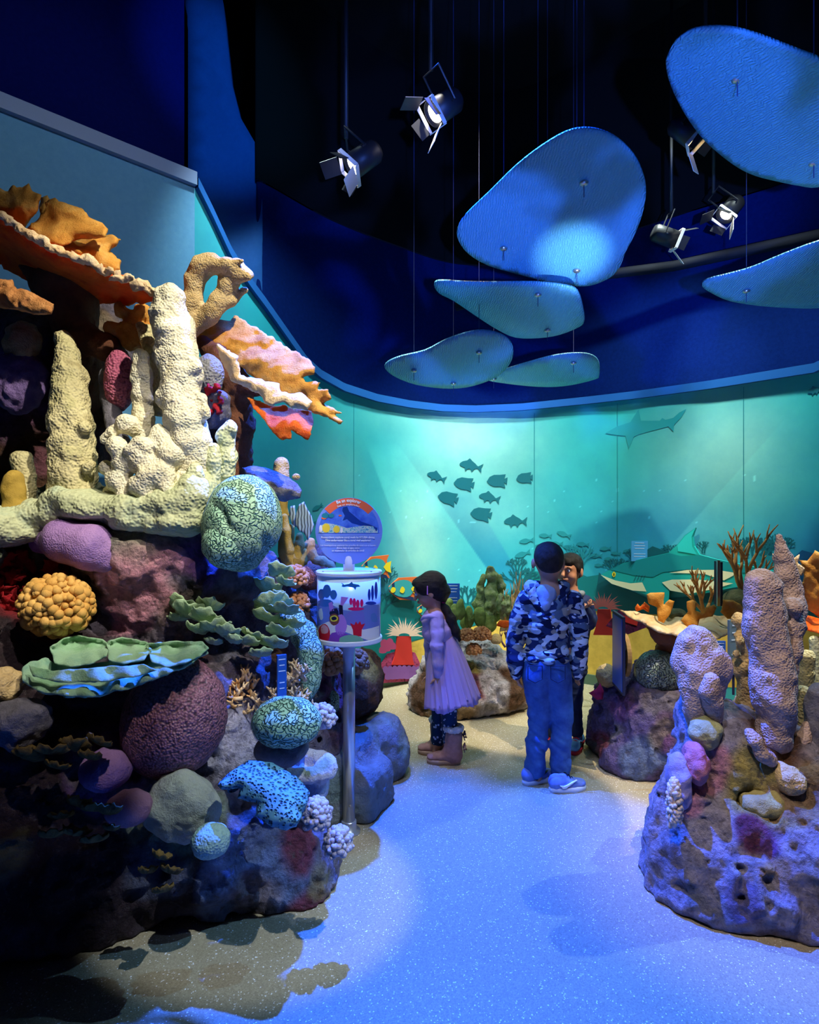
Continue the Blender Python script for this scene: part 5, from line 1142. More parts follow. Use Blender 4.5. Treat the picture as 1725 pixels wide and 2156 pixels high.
wp('belly', [(1270,1209),(1302,1221),(1334,1227),(1358,1225),(1367,1244),(1338,1242),(1294,1228)], pt['cream'], .053, t); wp('belly', [(1399,1225),(1421,1219),(1477,1219),(1552,1227),(1516,1238),(1457,1249),(1417,1242)], pt['cream'], .053, t)
wp('flank_stripe', [(1415,1205),(1453,1199),(1516,1199),(1556,1205),(1552,1211),(1532,1221),(1510,1214),(1489,1207)], pt['cream'], .053, t); wp('eye', [(1295,1206),(1299,1202),(1303,1206),(1302,1212),(1298,1214),(1295,1210)], pt['yellow'], .054, t); wp('pupil', [(1298,1206),(1300,1206),(1300,1211),(1298,1211)], pt['eye'], .055, t)
for i in range(4): wp('gill', [(1340+i*6,1222),(1341+i*6,1222),(1347+i*6,1210),(1346+i*6,1210)], pt['navyband'], .0535, t)
def butterfly(cx, cy, s, label, a=0):
    t = wthing('fish_cutout', cx, cy+20*s, label, 'cutout'); ca, sa = math.cos(a), math.sin(a)
    q = lambda pts: [(cx+s*(x*ca-y*sa), cy+s*(x*sa+y*ca)) for x, y in pts]
    wp('fins', q([(-28,-2),(-10,-20),(26,-24),(22,-14),(24,14),(28,22),(-6,22),(-26,8)]), pt['orange'], .04, t, th=.012)
    wp('lower_fin', q([(-30,4),(-14,16),(26,24),(20,16),(0,12)]), pt['navyband'], .043, t)
    wp('body', q([(-30,0),(-18,-12),(0,-17),(14,-13),(20,0),(14,13),(0,17),(-18,12)]), pt['fishteal'], .044, t, sub=2)
    wp('tail', q([(14,0),(20,-8),(30,-12),(28,0),(30,12),(20,8)]), pt['yellow'], .046, t)
    wp('eye_band', q([(-24,-8),(-19,-12),(-17,10),(-22,8)]), pt['navyband'], .046, t)
    wp('patch', q([(-26,4),(-22,-2),(-16,1),(-18,8),(-24,9)]), pt['yellow'], .048, t, sub=2); wp('patch', q([(-8,6),(-4,-4),(2,1),(-1,9)]), pt['yellow'], .048, t, sub=2)
butterfly(786, 1193, 1.05, 'teal butterflyfish cut-out half hidden behind the sign drum'); butterfly(844, 1238, 1.08, 'teal butterflyfish cut-out just left of the girl face', .05); butterfly(896, 1285, .8, 'small yellow and blue fish cut-out under the girl chin', .2)
def anemone(cx, cy, s, stem, tentm, label, off=.06, n=22):
    t = wthing('anemone_cutout', cx, cy+40*s, label, 'cutout', off); rnd = random.Random(int(cx))
    wp('stem', [(cx-11*s,cy-4*s),(cx+12*s,cy-4*s),(cx+15*s,cy+34*s),(cx+18*s,cy+44*s),(cx-20*s,cy+44*s),(cx-15*s,cy+30*s)], stem, off, t, th=.012)
    for i in range(n):
        a = math.pi*(i/(n-1))*1.12-.19; L = s*rnd.uniform(25, 34)*(1 if i % 2 else .8); x2, y2 = cx-L*1.15*math.cos(a), cy-8*s-L*.9*math.sin(a); x1, y1 = cx-9*s*math.cos(a), cy-6*s-3*s*math.sin(a)
        nx, ny = -(y2-y1), x2-x1; l = math.hypot(nx, ny); nx, ny = nx/l*1.4*s, ny/l*1.4*s
        wp('tentacle', [(x1-nx,y1-ny),((x1+x2)/2-nx,(y1+y2)/2-ny-2*s),(x2,y2),((x1+x2)/2+nx,(y1+y2)/2+ny-2*s),(x1+nx,y1+ny)], tentm, off+.003+i*.0002, t, step=30)
anemone(842, 1342, 1.25, pt['red'], pt['tent'], 'red anemone cut-out with cream tentacles standing on pink painted coral')
t = wthing('coral_cutout', 838, 1434, 'pink and mauve coral mound cut-out under the red anemone', 'cutout', .045)
mott = organic('pink_mottle', [sr(90,26,60), sr(186,70,110), sr(130,50,100)], 30, None, ramp=(.35,.65))
wp('mound', [(795,1436),(797,1395),(810,1375),(845,1366),(868,1372),(884,1405),(884,1430)], mott, .045, t, th=.012)
for i in range(16): x = 803+(i % 8)*10+(i//8)*5; y = 1405+(i//8)*13+abs(x-840)*.06; wp('lobe', [(x-6,y+7),(x-6,y-3),(x,y-8),(x+6,y-3),(x+6,y+7)], pt['mauve'], .059+i*.0002, t, sub=2)
for x, y in ((800,1352),(806,1362),(797,1366),(812,1350),(818,1358)): wp('lobe', [(x-7,y+6),(x-7,y-4),(x,y-9),(x+7,y-4),(x+7,y+6)], pt['pinkcoral'], .0585+x*1e-6, t, sub=2)
anemone(1330, 1272, 1.05, pt['red'], pt['rose'], 'pink anemone cut-out rising over the white elkhorn table', .5)
t = empty('rock_cutout', P(1320, 1334, 4.4), 'dark plum rock cut-out in front of the yellow sand paint', 'cutout')
flat('slab', [(1276,1318),(1303,1284),(1340,1292),(1370,1318),(1322,1336)], organic('plum_mottle', [sr(60,20,50), sr(96,30,70), sr(150,40,90)], 30, None, ramp=(.4,.7)), 0, 4.4, True, t); flat('red_patch', [(1310,1296),(1345,1300),(1342,1318),(1312,1308)], pt['red'], .004, 4.4, True, t)
plaque(wpt(1350,1160,.03), .125, .16, 'pale blue plaque on the mural above the shark back', plain('plaque_sky', sr(70,150,200), .4), yaw=-.2)
plaque(P(954,1252,4.55), .10, .165, 'blue plaque standing between the girl and the cactus like coral', plq, post=.2)

# ================================================================== MIDDLE ISLAND behind the girl
v = Vol(.015, .12); E(v, 955, 1455, 4.62, 88, 60, .34); E(v, 1030, 1440, 4.65, 80, 60, .34); E(v, 990, 1395, 4.7, 68, 48, .28); E(v, 905, 1480, 4.6, 36, 36, .2); E(v, 1085, 1440, 4.75, 40, 40, .25); E(v, 925, 1390, 4.65, 26, 50, .16)
o = vol('reef_rock', v, m_rock, rocknoise(.03, 7, .025, 18, 91, .012, 34), 0, c_white, [(900,1450,4.3,.28,c_brown),(950,1500,4.3,.18,c_tan),(1000,1400,4.3,.14,c_yel),(1010,1450,4.3,.10,c_red),(1090,1450,4.4,.16,c_brown),(1040,1450,4.3,.12,c_white),(985,1430,4.3,.08,c_maroon)])
tag(o, 'pale encrusted rock mound standing behind the girl', 'reef rock')
m_cact = organic('moss_green_coral', [sr(90,116,64), sr(160,180,110), sr(206,216,166)], 22, 'rough', 90, .008, .8)
t = empty('cactus_coral', P(1035,1310,4.55), 'cactus like green coral columns rising behind the girl', 'coral')
for i, pts in enumerate(([(1035,1200,4.5,6),(1036,1215,4.5,10),(1034,1250,4.5,13),(1030,1300,4.5,15)], [(1050,1212,4.52,8),(1052,1240,4.52,10),(1048,1280,4.52,13)], [(1020,1212,4.5,6),(1012,1240,4.5,9),(1010,1270,4.5,10),(1014,1300,4.5,11)])):
    pillar('column', pts, m_cact, None, 200+i, h=.009, a=.03, f=14, parent=t)
t = empty('cactus_coral', P(1066,1310,4.45), 'low bushy green coral right of the cactus like columns', 'coral'); rr = random.Random(2)
for i in range(10): x = rr.uniform(1052, 1080); y = rr.uniform(1252, 1275); pillar('column', [(x,y,4.42,4),(x-1,y+12,4.42,6),(1066+(x-1066)*.6,1300,4.45,7)], m_cact, None, 220+i, h=.01, a=.02, f=20, parent=t)
t = empty('leaf_coral', P(1000,1320,4.4), 'thick green lobed leaves at the foot of the cactus like coral', 'coral')
for i, (x, y, rx, ry) in enumerate(((970,1282,10,22),(958,1290,10,18),(988,1300,12,24),(1010,1298,13,22),(1028,1312,18,22),(978,1310,10,18),(946,1275,8,14),(1042,1296,12,14))): boulder('lobe', x, y, 4.38+.02*i, rx, ry, .025, organic('leaf_lobe_green', [sr(96,128,60), sr(150,170,90)], 20, 'rough', 60, .006, .8) if i == 0 else MAT['leaf_lobe_green'], None, n=4, a=.012, f=10, seed=i, parent=t, cat=None)
for i, (x, y, r, l) in enumerate(((983,1340,17,'tan knob coral nearest the girl on the pale mound'),(1014,1338,19,'tan knob coral in the middle of the pale mound'),(998,1370,15,'tan knob coral lowest on the pale mound'))): fingers('knob_coral', x, y, 4.32, r, r*.9, .055, 8, 3.4, 80, m_tanfinger, l, 240+i)
boulder('ball_coral', 1045, 1346, 4.32, 12, 11, .04, m_tan, 'smooth beige ball coral between the girl and the tall boy', n=4, a=.004, seed=60)
branches('sea_whip', [(P(1072,1320,4.4), (.15,0,1), .16, .008), (P(1080,1318,4.42), (.25,0,1), .18, .008), (P(1064,1316,4.42), (-.05,0,1), .14, .008), (P(1076,1322,4.4), (.5,0,.9), .14, .007)], m_thick, 'ochre branching whips beside the boy elbow on the pale mound', 6, depth=2, spread=.3)
o = sheet('shelf_coral', [(1052,1330,4.5),(1060,1300,4.5),(1074,1262,4.52),(1086,1246,4.52),(1100,1245,4.5),(1098,1290,4.5),(1090,1325,4.48)], m_elkrim, None, thick=.04, step=4, jag=2, rough=.02, rs=10, seed=70); tag(o, 'cream shelf coral half hidden by the tall boy', 'coral')
o = sheet('fan_coral', [(1044,1318,4.36),(1052,1306,4.36),(1085,1308,4.36),(1084,1318,4.36),(1062,1322,4.36)], m_elko, None, thick=.02, step=4, jag=2, seed=71); tag(o, 'small orange slab on the pale mound next to the boy sleeve', 'coral')
branches('soft_coral', [(P(1068,1360,4.34), (0,0,1), .05, .008), (P(1072,1362,4.34), (.5,0,.8), .05, .008), (P(1064,1362,4.34), (-.5,0,.8), .05, .008)], organic('dark_mauve_coral', [sr(90,60,90), sr(130,96,130)], 20, None), 'dark mauve twiggy tuft on the pale mound beside the boy sleeve', 9, depth=2)

# ================================================================== RIGHT ISLANDS
v = Vol(.012, .08); E(v, 1280, 1530, 3.75, 36, 95, .16); E(v, 1365, 1540, 3.55, 66, 120, .24); E(v, 1420, 1560, 3.45, 50, 100, .2); E(v, 1330, 1600, 3.5, 60, 50, .18); E(v, 1420, 1480, 3.8, 60, 110, .25); E(v, 1390, 1430, 3.62, 44, 50, .13)
o = vol('reef_rock', v, m_rock, rocknoise(.035, 7, .026, 15, 93, .010, 36), 0, sr(116,104,160), [(1385,1480,3.4,.12,c_grey),(1270,1580,3.6,.12,c_maroon),(1340,1600,3.3,.12,c_blue),(1300,1470,3.5,.10,c_pur),(1430,1600,3.3,.12,c_blue),(1270,1440,3.6,.06,c_tan),(1400,1540,3.3,.09,c_pur)])
tag(o, 'violet blue rock behind the right front rock, base of the white elkhorn table', 'reef rock')
boulder('brain_coral', 1384, 1415, 3.50, 48, 44, .12, organic('sheen_brain', [sr(90,110,100), sr(140,160,144)], 6, 'brain', 60, .007, .35, hollow_col=sr(50,60,70), spec=.7), 'dark glossy brain coral dome capping the violet blue rock', a=.012, seed=95)
boulder('star_coral', 1278, 1424, 3.70, 22, 24, .07, m_tan, 'small beige crusty coral at the left tip of the violet blue rock', n=5, a=.02, f=12, a2=.01, seed=96)
o = sheet('tube_sponge', [(1240,1459,3.62),(1256,1450,3.6),(1264,1438,3.6),(1272,1455,3.6),(1270,1472,3.6),(1258,1474,3.6)], organic('magenta_sponge', [sr(150,30,90), sr(190,50,110)], 20, 'rough', 60, .004), None, thick=.03, step=4, bulge=.02, seed=97); tag(o, 'magenta pointed sponge at the left of the violet blue rock', 'sponge')
# edge-on info panel with round wooden disc
t = empty('info_panel', P(1305,1455,3.5), 'thin dark info panel seen edge on above the violet blue rock', 'panel')
c = P(1303,1372,3.5); M = Matrix.Rotation(1.48, 3, 'Z'); MB().box(c, (.24, .014, .43), M).build('board', edge_dk, t); MB().box(c+Vector((-.008,0,0)), (.22, .003, .40), M).build('face', plq, t)
MB().box(c+Vector((.03, 0, -.04)), (.03,.02,.10)).build('bracket', blk, t)
wd = organic('pale_wood', [sr(150,116,70), sr(196,160,104)], 20, None); mb = MB(); Mr = Matrix.Rotation(1.50, 3, 'Z') @ Matrix.Rotation(math.pi/2, 3, 'X'); mb.lathe(P(1314,1378,3.58), [(0,-.012),(.125,-.012),(.125,.012),(0,.012)], 40, Mr); mb.build('round_disc', wd, t)
# white elkhorn table with orange blades
t = empty('elkhorn_coral', P(1410,1400,3.55), 'white topped elkhorn table coral with upright orange blades', 'coral')
v = Vol(.009, .05); v.path([P(1450,1350,3.55), P(1420,1375,3.6), P(1420,1410,3.65), P(1440,1500,3.7)], [.06,.08,.09,.10]); v.path([P(1420,1352,3.5), P(1390,1335,3.5), P(1360,1318,3.5)], [.04,.03,.015]); v.path([P(1400,1360,3.55), P(1385,1400,3.6)], [.03,.05])
vol('trunk', v, organic('rust_trunk', [sr(130,70,44), sr(176,110,70)], 12, 'rough', 70, .008), rocknoise(.02, 10, .008, 40, 98), parent=t)
sheet('table_top', [(1306,1285,3.55),(1340,1288,3.7),(1400,1300,3.8),(1470,1296,3.85),(1530,1296,3.85),(1545,1312,3.7),(1535,1335,3.5),(1505,1349,3.42),(1470,1342,3.35),(1430,1340,3.3),(1385,1330,3.32),(1350,1310,3.42),(1325,1298,3.5)], m_elkrim, t, thick=.03, step=4.5, jag=4, jagf=.09, rough=.025, rs=14, seed=99)
for i, pl in enumerate(([(1361,1251,3.6),(1370,1247,3.6),(1399,1248,3.6),(1398,1273,3.6),(1410,1262,3.58),(1421,1266,3.56),(1413,1291,3.56),(1398,1311,3.56),(1386,1306,3.56),(1383,1279,3.6),(1366,1270,3.6)],
    [(1337,1280,3.62),(1343,1271,3.62),(1348,1277,3.62),(1358,1267,3.62),(1369,1276,3.62),(1367,1290,3.62),(1355,1283,3.62),(1340,1288,3.62)],
    [(1446,1267,3.5),(1459,1262,3.5),(1468,1268,3.5),(1465,1285,3.5),(1480,1291,3.5),(1486,1279,3.5),(1504,1273,3.5),(1510,1279,3.5),(1501,1297,3.5),(1474,1303,3.5),(1470,1318,3.48),(1450,1326,3.48),(1434,1306,3.5),(1448,1288,3.5)],
    [(1518,1288,3.6),(1523,1263,3.6),(1544,1264,3.6),(1559,1272,3.6),(1571,1291,3.6),(1556,1303,3.6),(1532,1303,3.6)])):
    sheet('blade', pl, m_elk if i != 1 else m_elko, t, thick=.022, step=3.5, jag=1.5, jagf=.1, rough=.02, rs=12, bulge=.015, seed=100+i)
branches('sea_fan', [(P(1483,1290,3.85), (-.25,0,1), .12, .012), (P(1483,1290,3.85), (-.7,.1,.8), .10, .012), (P(1485,1292,3.85), (.4,.1,.8), .08, .012), (P(1480,1290,3.84), (-.1,0,1), .10, .012)], organic('bronze_twig_coral', [sr(208,136,64), sr(238,182,112)], 16, None), 'low bronze twig coral behind the orange blades', 12, depth=3, spread=.5, shrink=.75)
branches('sea_fan', [(P(1565,1250,3.9), (-.35,0,1), .16, .014), (P(1565,1250,3.9), (.25,0,1), .16, .014), (P(1563,1250,3.9), (-.05,.1,1), .15, .013), (P(1570,1250,3.88), (.6,0,.8), .12, .014)], MAT['bronze_twig_coral'], 'tall bronze twig coral standing before the painted reef', 14, depth=3, spread=.6, shrink=.78)
boulder('mossy_rock', 1556, 1272, 3.85, 34, 30, .12, organic('moss_rock', [sr(60,70,40), sr(120,116,80)], 16, 'rough', 60, .01), 'mossy lump carrying the tall bronze twig coral', a=.02, seed=103); boulder('mossy_rock', 1426, 1294, 3.75, 20, 12, .08, MAT['moss_rock'], 'low mossy lump between the orange blades', n=4, a=.01, seed=104)
plaque(P(1547,1362,2.9), .07, .255, 'slate blue plaque beside the knobby tan coral', plain('plaque_slate', sr(96,122,140), .4), yaw=.3, post=.1); plaque(P(1515,1372,3.2), .06, .11, 'small blue plaque under the white elkhorn table', plq, post=.1)
t = empty('sign_post', P(1513,1275,3.7), 'thin dark upright sign seen edge on between the two bronze twig corals', 'post'); MB().box(P(1513,1228,3.7), (.012,.08,.26)).build('board', edge_dk, t); MB().box(P(1513,1228,3.65), (.016,.01,.27)).build('edge', steel, t)
# front rock
v = Vol(.012, .09); E(v, 1560, 1870, 2.38, 175, 190, .30); E(v, 1480, 1790, 2.42, 105, 175, .24); E(v, 1650, 1700, 2.55, 170, 180, .32); E(v, 1780, 1850, 2.3, 180, 220, .34); E(v, 1520, 1620, 2.55, 85, 120, .22); E(v, 1660, 1930, 2.28, 150, 120, .2); E(v, 1465, 1890, 2.42, 90, 90, .18); E(v, 1490, 1530, 2.6, 50, 70, .14); E(v, 1700, 1560, 2.9, 140, 120, .3)
v.cut(P(1530, 1660, 2.25), (.07,.10,.12), None, .06); v.cut(P(1610, 1620, 2.25), (.09,.08,.05), None, .04); v.cut(P(1700,1880,2.0), (.12,.06,.10), None, .06)
o = vol('reef_rock', v, m_rock, rocknoise(.055, 5.5, .030, 12, 105, .010, 36), 0, sr(172,166,178), [(1450,1650,2.35,.07,c_pk),(1490,1620,2.35,.06,c_pk),(1600,1660,2.3,.14,c_yel),(1640,1700,2.3,.1,c_tan),(1590,1750,2.2,.07,c_maroon),(1630,1790,2.2,.08,c_pur),(1400,1820,2.2,.12,c_grey),(1490,1900,2.1,.06,c_tan),(1700,1650,2.3,.10,c_tan),(1500,1990,2.0,.05,c_brown),(1600,1560,2.5,.15,c_brown),(1640,1840,2.1,.05,c_tan),(1540,1960,2.05,.12,sr(140,146,170))], seed=7)
tag(o, 'large pale violet rock mass filling the lower right corner', 'reef rock')
boulder('knob_rock', 1487, 1540, 2.42, 30, 34, .07, organic('lime_crust', [sr(150,150,90), sr(196,196,150)], 12, 'rough', 60, .01), 'yellow green crusty knob under the short taupe columns', a=.02, f=12, seed=106)
for i, (x, y, rx, ry, l) in enumerate(((1465,1610,28,42,'pink crusty patch of coral on the left shoulder of the front rock'),(1430,1650,22,60,'mauve smooth lobe on the left edge of the front rock'),(1600,1690,44,26,'yellow lumpy coral at the foot of the tallest taupe column'),(1660,1640,30,30,'tan round lump right of the tallest taupe column foot'))):
    boulder('crust_coral', x, y, 2.34 if i < 2 else 2.30, rx, ry, .07, [organic('rose_crust', [sr(176,96,120), sr(214,146,150)], 12, 'rough', 70, .01), organic('mauve_lobe', [sr(150,140,176), sr(180,170,204)], 8, 'rough', 90, .006), organic('straw_crust', [sr(150,136,76), sr(196,184,120)], 12, 'rough', 60, .012), MAT['tan_elkhorn']][i], l, a=.03, f=11, a2=.008, seed=107+i)
fingers('finger_coral', 1420, 1700, 2.26, 13, 62, .035, 8, 4.5, 90, organic('ivory_knobs', [sr(206,186,170), sr(232,216,200)], 20, None), 'chain of ivory knobs down the left side of the front rock', 44, hemi=-1)
m_tau = organic('taupe_column_coral', [sr(150,124,108), sr(190,164,146), sr(168,142,128)], 9, 'polyp', 150, .006, .9)
pillar('tower_coral', [(1465,1358,2.5,32),(1466,1390,2.5,40),(1484,1415,2.5,46),(1476,1450,2.5,40),(1472,1490,2.5,30),(1478,1530,2.5,28)], m_tau, 'short thick taupe column, leftmost on the front rock', 301, a=.03, f=9, k=.04)
pillar('tower_coral', [(1495,1434,2.40,18),(1494,1455,2.40,19),(1503,1480,2.41,18),(1506,1510,2.43,16)], m_tau, 'small taupe finger in front of the short thick column', 302, a=.008)
pillar('tower_coral', [(1596,1222,2.40,19),(1606,1245,2.40,30),(1614,1280,2.40,35),(1611,1320,2.40,35),(1620,1360,2.40,36),(1626,1400,2.40,35),(1634,1430,2.38,40),(1636,1460,2.38,38),(1636,1500,2.40,33),(1630,1545,2.40,31),(1643,1580,2.42,22)], m_tau, 'broad taupe column in the middle of the front rock', 303, a=.028, f=10, k=.04)
pillar('tower_coral', [(1641,1130,2.50,7),(1645,1150,2.50,11),(1650,1175,2.50,14),(1655,1210,2.50,18),(1666,1245,2.50,19),(1674,1280,2.48,20),(1668,1320,2.44,19),(1668,1365,2.42,20),(1655,1410,2.42,22)], m_tau, 'tallest pointed taupe column behind the broad one', 304, a=.014, f=16, k=.03, knobs=[(1672,1278,2.42,19)])
pillar('tower_coral', [(1699,1385,2.75,15),(1698,1420,2.75,15),(1702,1470,2.75,16),(1705,1520,2.75,18)], m_olive, 'olive column right of the broad taupe one', 305, a=.01); pillar('tower_coral', [(1716,1350,2.9,11),(1718,1400,2.9,12),(1718,1460,2.9,13)], m_palegreen, 'pale thin column at the right edge', 306, a=.008)
pillar('tower_coral', [(1692,1462,2.55,17),(1693,1500,2.55,19),(1700,1540,2.55,22)], m_olive, 'short dark stub right of the broad taupe column foot', 307, a=.01); pillar('tower_coral', [(1735,1470,2.4,30),(1730,1530,2.4,34),(1725,1590,2.4,40)], m_slate, 'grey rough column cut by the right edge', 308, a=.02)
pillar('tower_coral', [(1561,1308,2.62,14),(1568,1335,2.62,13),(1574,1365,2.62,17),(1568,1400,2.62,21),(1574,1440,2.62,20),(1580,1480,2.62,26)], organic('amber_knob_column', [sr(176,140,80), sr(214,182,120)], 12, 'polyp', 120, .007), 'knobby amber column left of the broad taupe one', 309, a=.02, f=18, knobs=[(1556,1350,2.58,7),(1550,1378,2.58,8),(1585,1390,2.6,9),(1556,1340,2.6,6),(1582,1345,2.6,7)])
pillar('branch_coral', [(1577,1542,2.32,9),(1590,1560,2.30,11),(1605,1590,2.30,12),(1622,1600,2.32,14)], m_tau, 'forked taupe stub low beside the broad column', 310, a=.008); pillar('branch_coral', [(1700,1530,2.4,9),(1690,1560,2.38,12),(1680,1590,2.38,15)], m_tau, 'small taupe prong right of the broad column foot', 311, a=.008)
t = empty('elkhorn_coral', P(1720,1340,3.0), 'orange elkhorn blades cut by the right edge of the picture', 'coral')
sheet('blade', [(1686,1180,3.0),(1700,1180,3.0),(1717,1158,3.0),(1735,1165,2.98),(1760,1150,2.95),(1790,1200,2.95),(1780,1300,2.95),(1725,1300,3.0),(1700,1282,3.0),(1684,1242,3.0),(1693,1212,3.0)], m_elk, t, thick=.03, step=4, jag=3, rough=.03, rs=8, bulge=.03, seed=120)
sheet('shelf', [(1680,1290,3.1),(1725,1300,3.1),(1790,1300,3.0),(1790,1335,2.8),(1730,1335,2.85),(1690,1322,2.95)], m_elko, t, thick=.03, step=4, jag=3, rough=.02, rs=12, seed=121)
sheet('spiky_blade', [(1628,1166,2.9),(1640,1172,2.9),(1668,1180,2.9),(1684,1168,2.9),(1680,1186,2.9),(1695,1196,2.9),(1690,1212,2.9),(1660,1210,2.9),(1632,1196,2.9)], m_elkrim, t, thick=.02, step=4, jag=2, seed=122)

# ================================================================== PEOPLE
def skinm(name, c): 
    m, nt, b = nodes(name, .5, .3); b.inputs['Base Color'].default_value = rgb(c); b.inputs['Subsurface Weight'].default_value = .08; b.inputs['Subsurface Radius'].default_value = (.01,.004,.002); return m
skin = skinm('skin', sr(206,146,112)); hairm = organic('dark_hair', [(.006,.004,.004),(.022,.014,.012)], 60, 'rough', 300, .003, .45); lipm = plain('lips', sr(160,84,76), .5); eyew = plain('eye_white', (.75,.75,.75), .3); eyed = plain('iris', (.02,.012,.01), .2)
def hand(v, w, d, side, s=1.0, curl=.5, thumb=None):
    """a relaxed hand at wrist w pointing along d; side = direction of the thumb"""
    w = Vector(w); d = Vector(d).normalized(); side = Vector(side); side = (side-d*side.dot(d)).normalized(); n = d.cross(side)
    palm = w+d*.035*s; v.ball(palm, (.022*s, .012*s, .034*s), Matrix((side, n, d)).transposed().to_3x3(), .012)
    for i, L in enumerate((.046, .052, .048, .038)):
        b = w+d*.060*s+side*(.017-.0115*i)*s; d1 = (d+n*curl*.5).normalized(); d2 = (d+n*curl*1.4).normalized(); m_ = b+d1*L*.5*s; e = m_+d2*L*.5*s
        v.path([b-d*.012*s, m_, e], [.0068*s, .0062*s, .0048*s], .003)
    td = Vector(thumb).normalized() if thumb else (d*.7+side*.7).normalized(); b = w+d*.018*s+side*.018*s; v.path([b, b+td*.026*s, b+(td+d*.2).normalized()*.05*s], [.0095*s, .0078*s, .0058*s], .006)
def pv(x, y, Y): return P(x, y, Y)
def foldnoise(a=.006, f=(14, 14, 26), s=0, fine=.001):
    def n(p): return a*ridge(p*np.array(f), 2, s)+fine*vnoise(p*70, s+1)
    return n
denim = organic('blue_denim', [sr(44,78,140), sr(78,116,178)], 16, 'rough', 500, .001, .85); denimdk = organic('dark_denim', [sr(24,36,66), sr(40,56,92)], 16, 'rough', 500, .001, .85)
camo, nt, b = nodes('camouflage_fleece', .9, .1); tc = N(nt, 'ShaderNodeTexCoord'); cur = None
for i, (c_, th, sc_) in enumerate(((sr(196,202,214), 0, 0), (sr(40,52,92), .50, 11), (sr(96,110,130), .56, 13), (sr(172,158,140), .585, 12), (sr(22,28,58), .59, 14), (sr(226,226,230), .61, 13))):
    if i == 0: cur = N(nt, 'ShaderNodeRGB'); cur.outputs[0].default_value = rgb(c_); cur = cur.outputs[0]; continue
    mp = N(nt, 'ShaderNodeMapping'); mp.inputs['Scale'].default_value = (1, 1, 1.7); mp.inputs['Location'].default_value = (i*3.7, i*1.3, i*5.1); nt.links.new(tc.outputs['Object'], mp.inputs[0])
    n1 = N(nt, 'ShaderNodeTexNoise', Scale=sc_, Detail=1, Distortion=.2); nt.links.new(mp.outputs[0], n1.inputs['Vector'])
    gt = N(nt, 'ShaderNodeMath'); gt.operation = 'GREATER_THAN'; gt.inputs[1].default_value = th; nt.links.new(n1.outputs['Fac'], gt.inputs[0])
    mx = N(nt, 'ShaderNodeMix'); mx.data_type = 'RGBA'; nt.links.new(gt.outputs[0], mx.inputs[0]); nt.links.new(cur, mx.inputs[6]); mx.inputs[7].default_value = rgb(c_); cur = mx.outputs[2]
nt.links.new(cur, b.inputs['Base Color'])
# ---------------------------------------------------------------- tall boy, seen from behind
Yb = 3.30; t = empty('person', (P(1158,1650,Yb).x, Yb, 0), 'boy in a camouflage hoodie and blue jeans seen from behind', 'person')
hc = pv(1155.5, 1180, Yb-.01)
v = Vol(.006, .03)
v.ball(hc+Vector((0,.0,.008)), (.074, .090, .088)); v.ball(hc+Vector((.012,.04,-.035)), (.050,.055,.055)); v.path([hc+Vector((.004,.0,-.05)), pv(1157,1235,Yb)], [.045,.047])
for s in (-1, 1): v.ball(hc+Vector((s*.080, .012, -.018)), (.010,.018,.028), None, .008); 
v.ball(hc+Vector((.03,.098,-.02)), (.012,.016,.014), None, .015)
v.path([pv(1112,1255,Yb), pv(1157,1240,Yb), pv(1202,1258,Yb)], [.03,.042,.03]); v.path([pv(1157,1250,Yb), pv(1152,1320,Yb), pv(1150,1385,Yb)], [.055,.056,.056])
v.path([pv(1106,1258,Yb), pv(1090,1345,Yb+.01), pv(1088,1412,Yb-.02)], [.035,.03,.022]); v.path([pv(1208,1258,Yb), pv(1217,1345,Yb+.01), pv(1216,1412,Yb+.02)], [.035,.03,.022])
hand(v, pv(1088,1414,Yb-.02), (.15,-.05,-1), (.4,1,0), .85, .6); hand(v, pv(1216,1410,Yb+.02), (-.05,.05,-1), (-.4,1,0), .85, .6)
v.path([pv(1130,1412,Yb), pv(1136,1505,Yb+.01), pv(1130,1600,Yb), pv(1130,1635,Yb)], [.055,.045,.035,.03]); v.path([pv(1176,1412,Yb), pv(1183,1505,Yb+.01), pv(1180,1600,Yb), pv(1182,1638,Yb)], [.055,.045,.035,.03])
vol('body', v, skin, parent=t)
v = Vol(.006, .02); v.ball(hc+Vector((-.002,-.012,.022)), (.078,.088,.080)); v.ball(hc+Vector((0,-.040,-.018)), (.062,.048,.048)); v.ball(hc+Vector((0,.05,.05)), (.06,.06,.045))
vol('hair', v, organic('cropped_hair', [(.012,.008,.008),(.05,.032,.026)], 30, 'rough', 400, .003, .7), lambda p: .0016*vnoise(p*160, 3), parent=t)
v = Vol(.006, .035)
v.ball(pv(1150,1330,Yb), (.122,.082,.145)); v.ball(pv(1152,1272,Yb), (.130,.075,.07)); v.ball(pv(1150,1372,Yb), (.126,.090,.05)); v.ball(pv(1151,1300,Yb-.01),(.12,.08,.1))
for pts, rr_ in (([(1108,1262,0),(1092,1305,0),(1084,1352,.0),(1085,1392,-.02),(1087,1414,-.02)], [.054,.052,.046,.044,.036]), ([(1206,1262,0),(1218,1305,.01),(1221,1352,.01),(1218,1392,.02),(1216,1414,.02)], [.054,.052,.047,.046,.036])):
    v.path([pv(x, y, Yb+d) for x, y, d in pts], rr_, .02)
vol('hoodie', v, camo, foldnoise(.007, (11, 11, 24), 4), parent=t)
v = Vol(.006, .012)
for k in range(11):
    a = math.pi*k/10; v.ball(pv(1150,1232,Yb)+Vector((-.092*math.cos(a), -.035*math.sin(a)-.02, -.13*math.sin(a)**1.3)), (.032,.028,.03), None, .02)
v.path([pv(1122,1232,Yb-.02), pv(1157,1226,Yb+.05), pv(1184,1232,Yb-.02)], [.026,.02,.026]); v.ball(pv(1150,1300,Yb-.055), (.05,.04,.03))
vol('hood', v, camo, foldnoise(.006, (22, 22, 30), 8), parent=t)
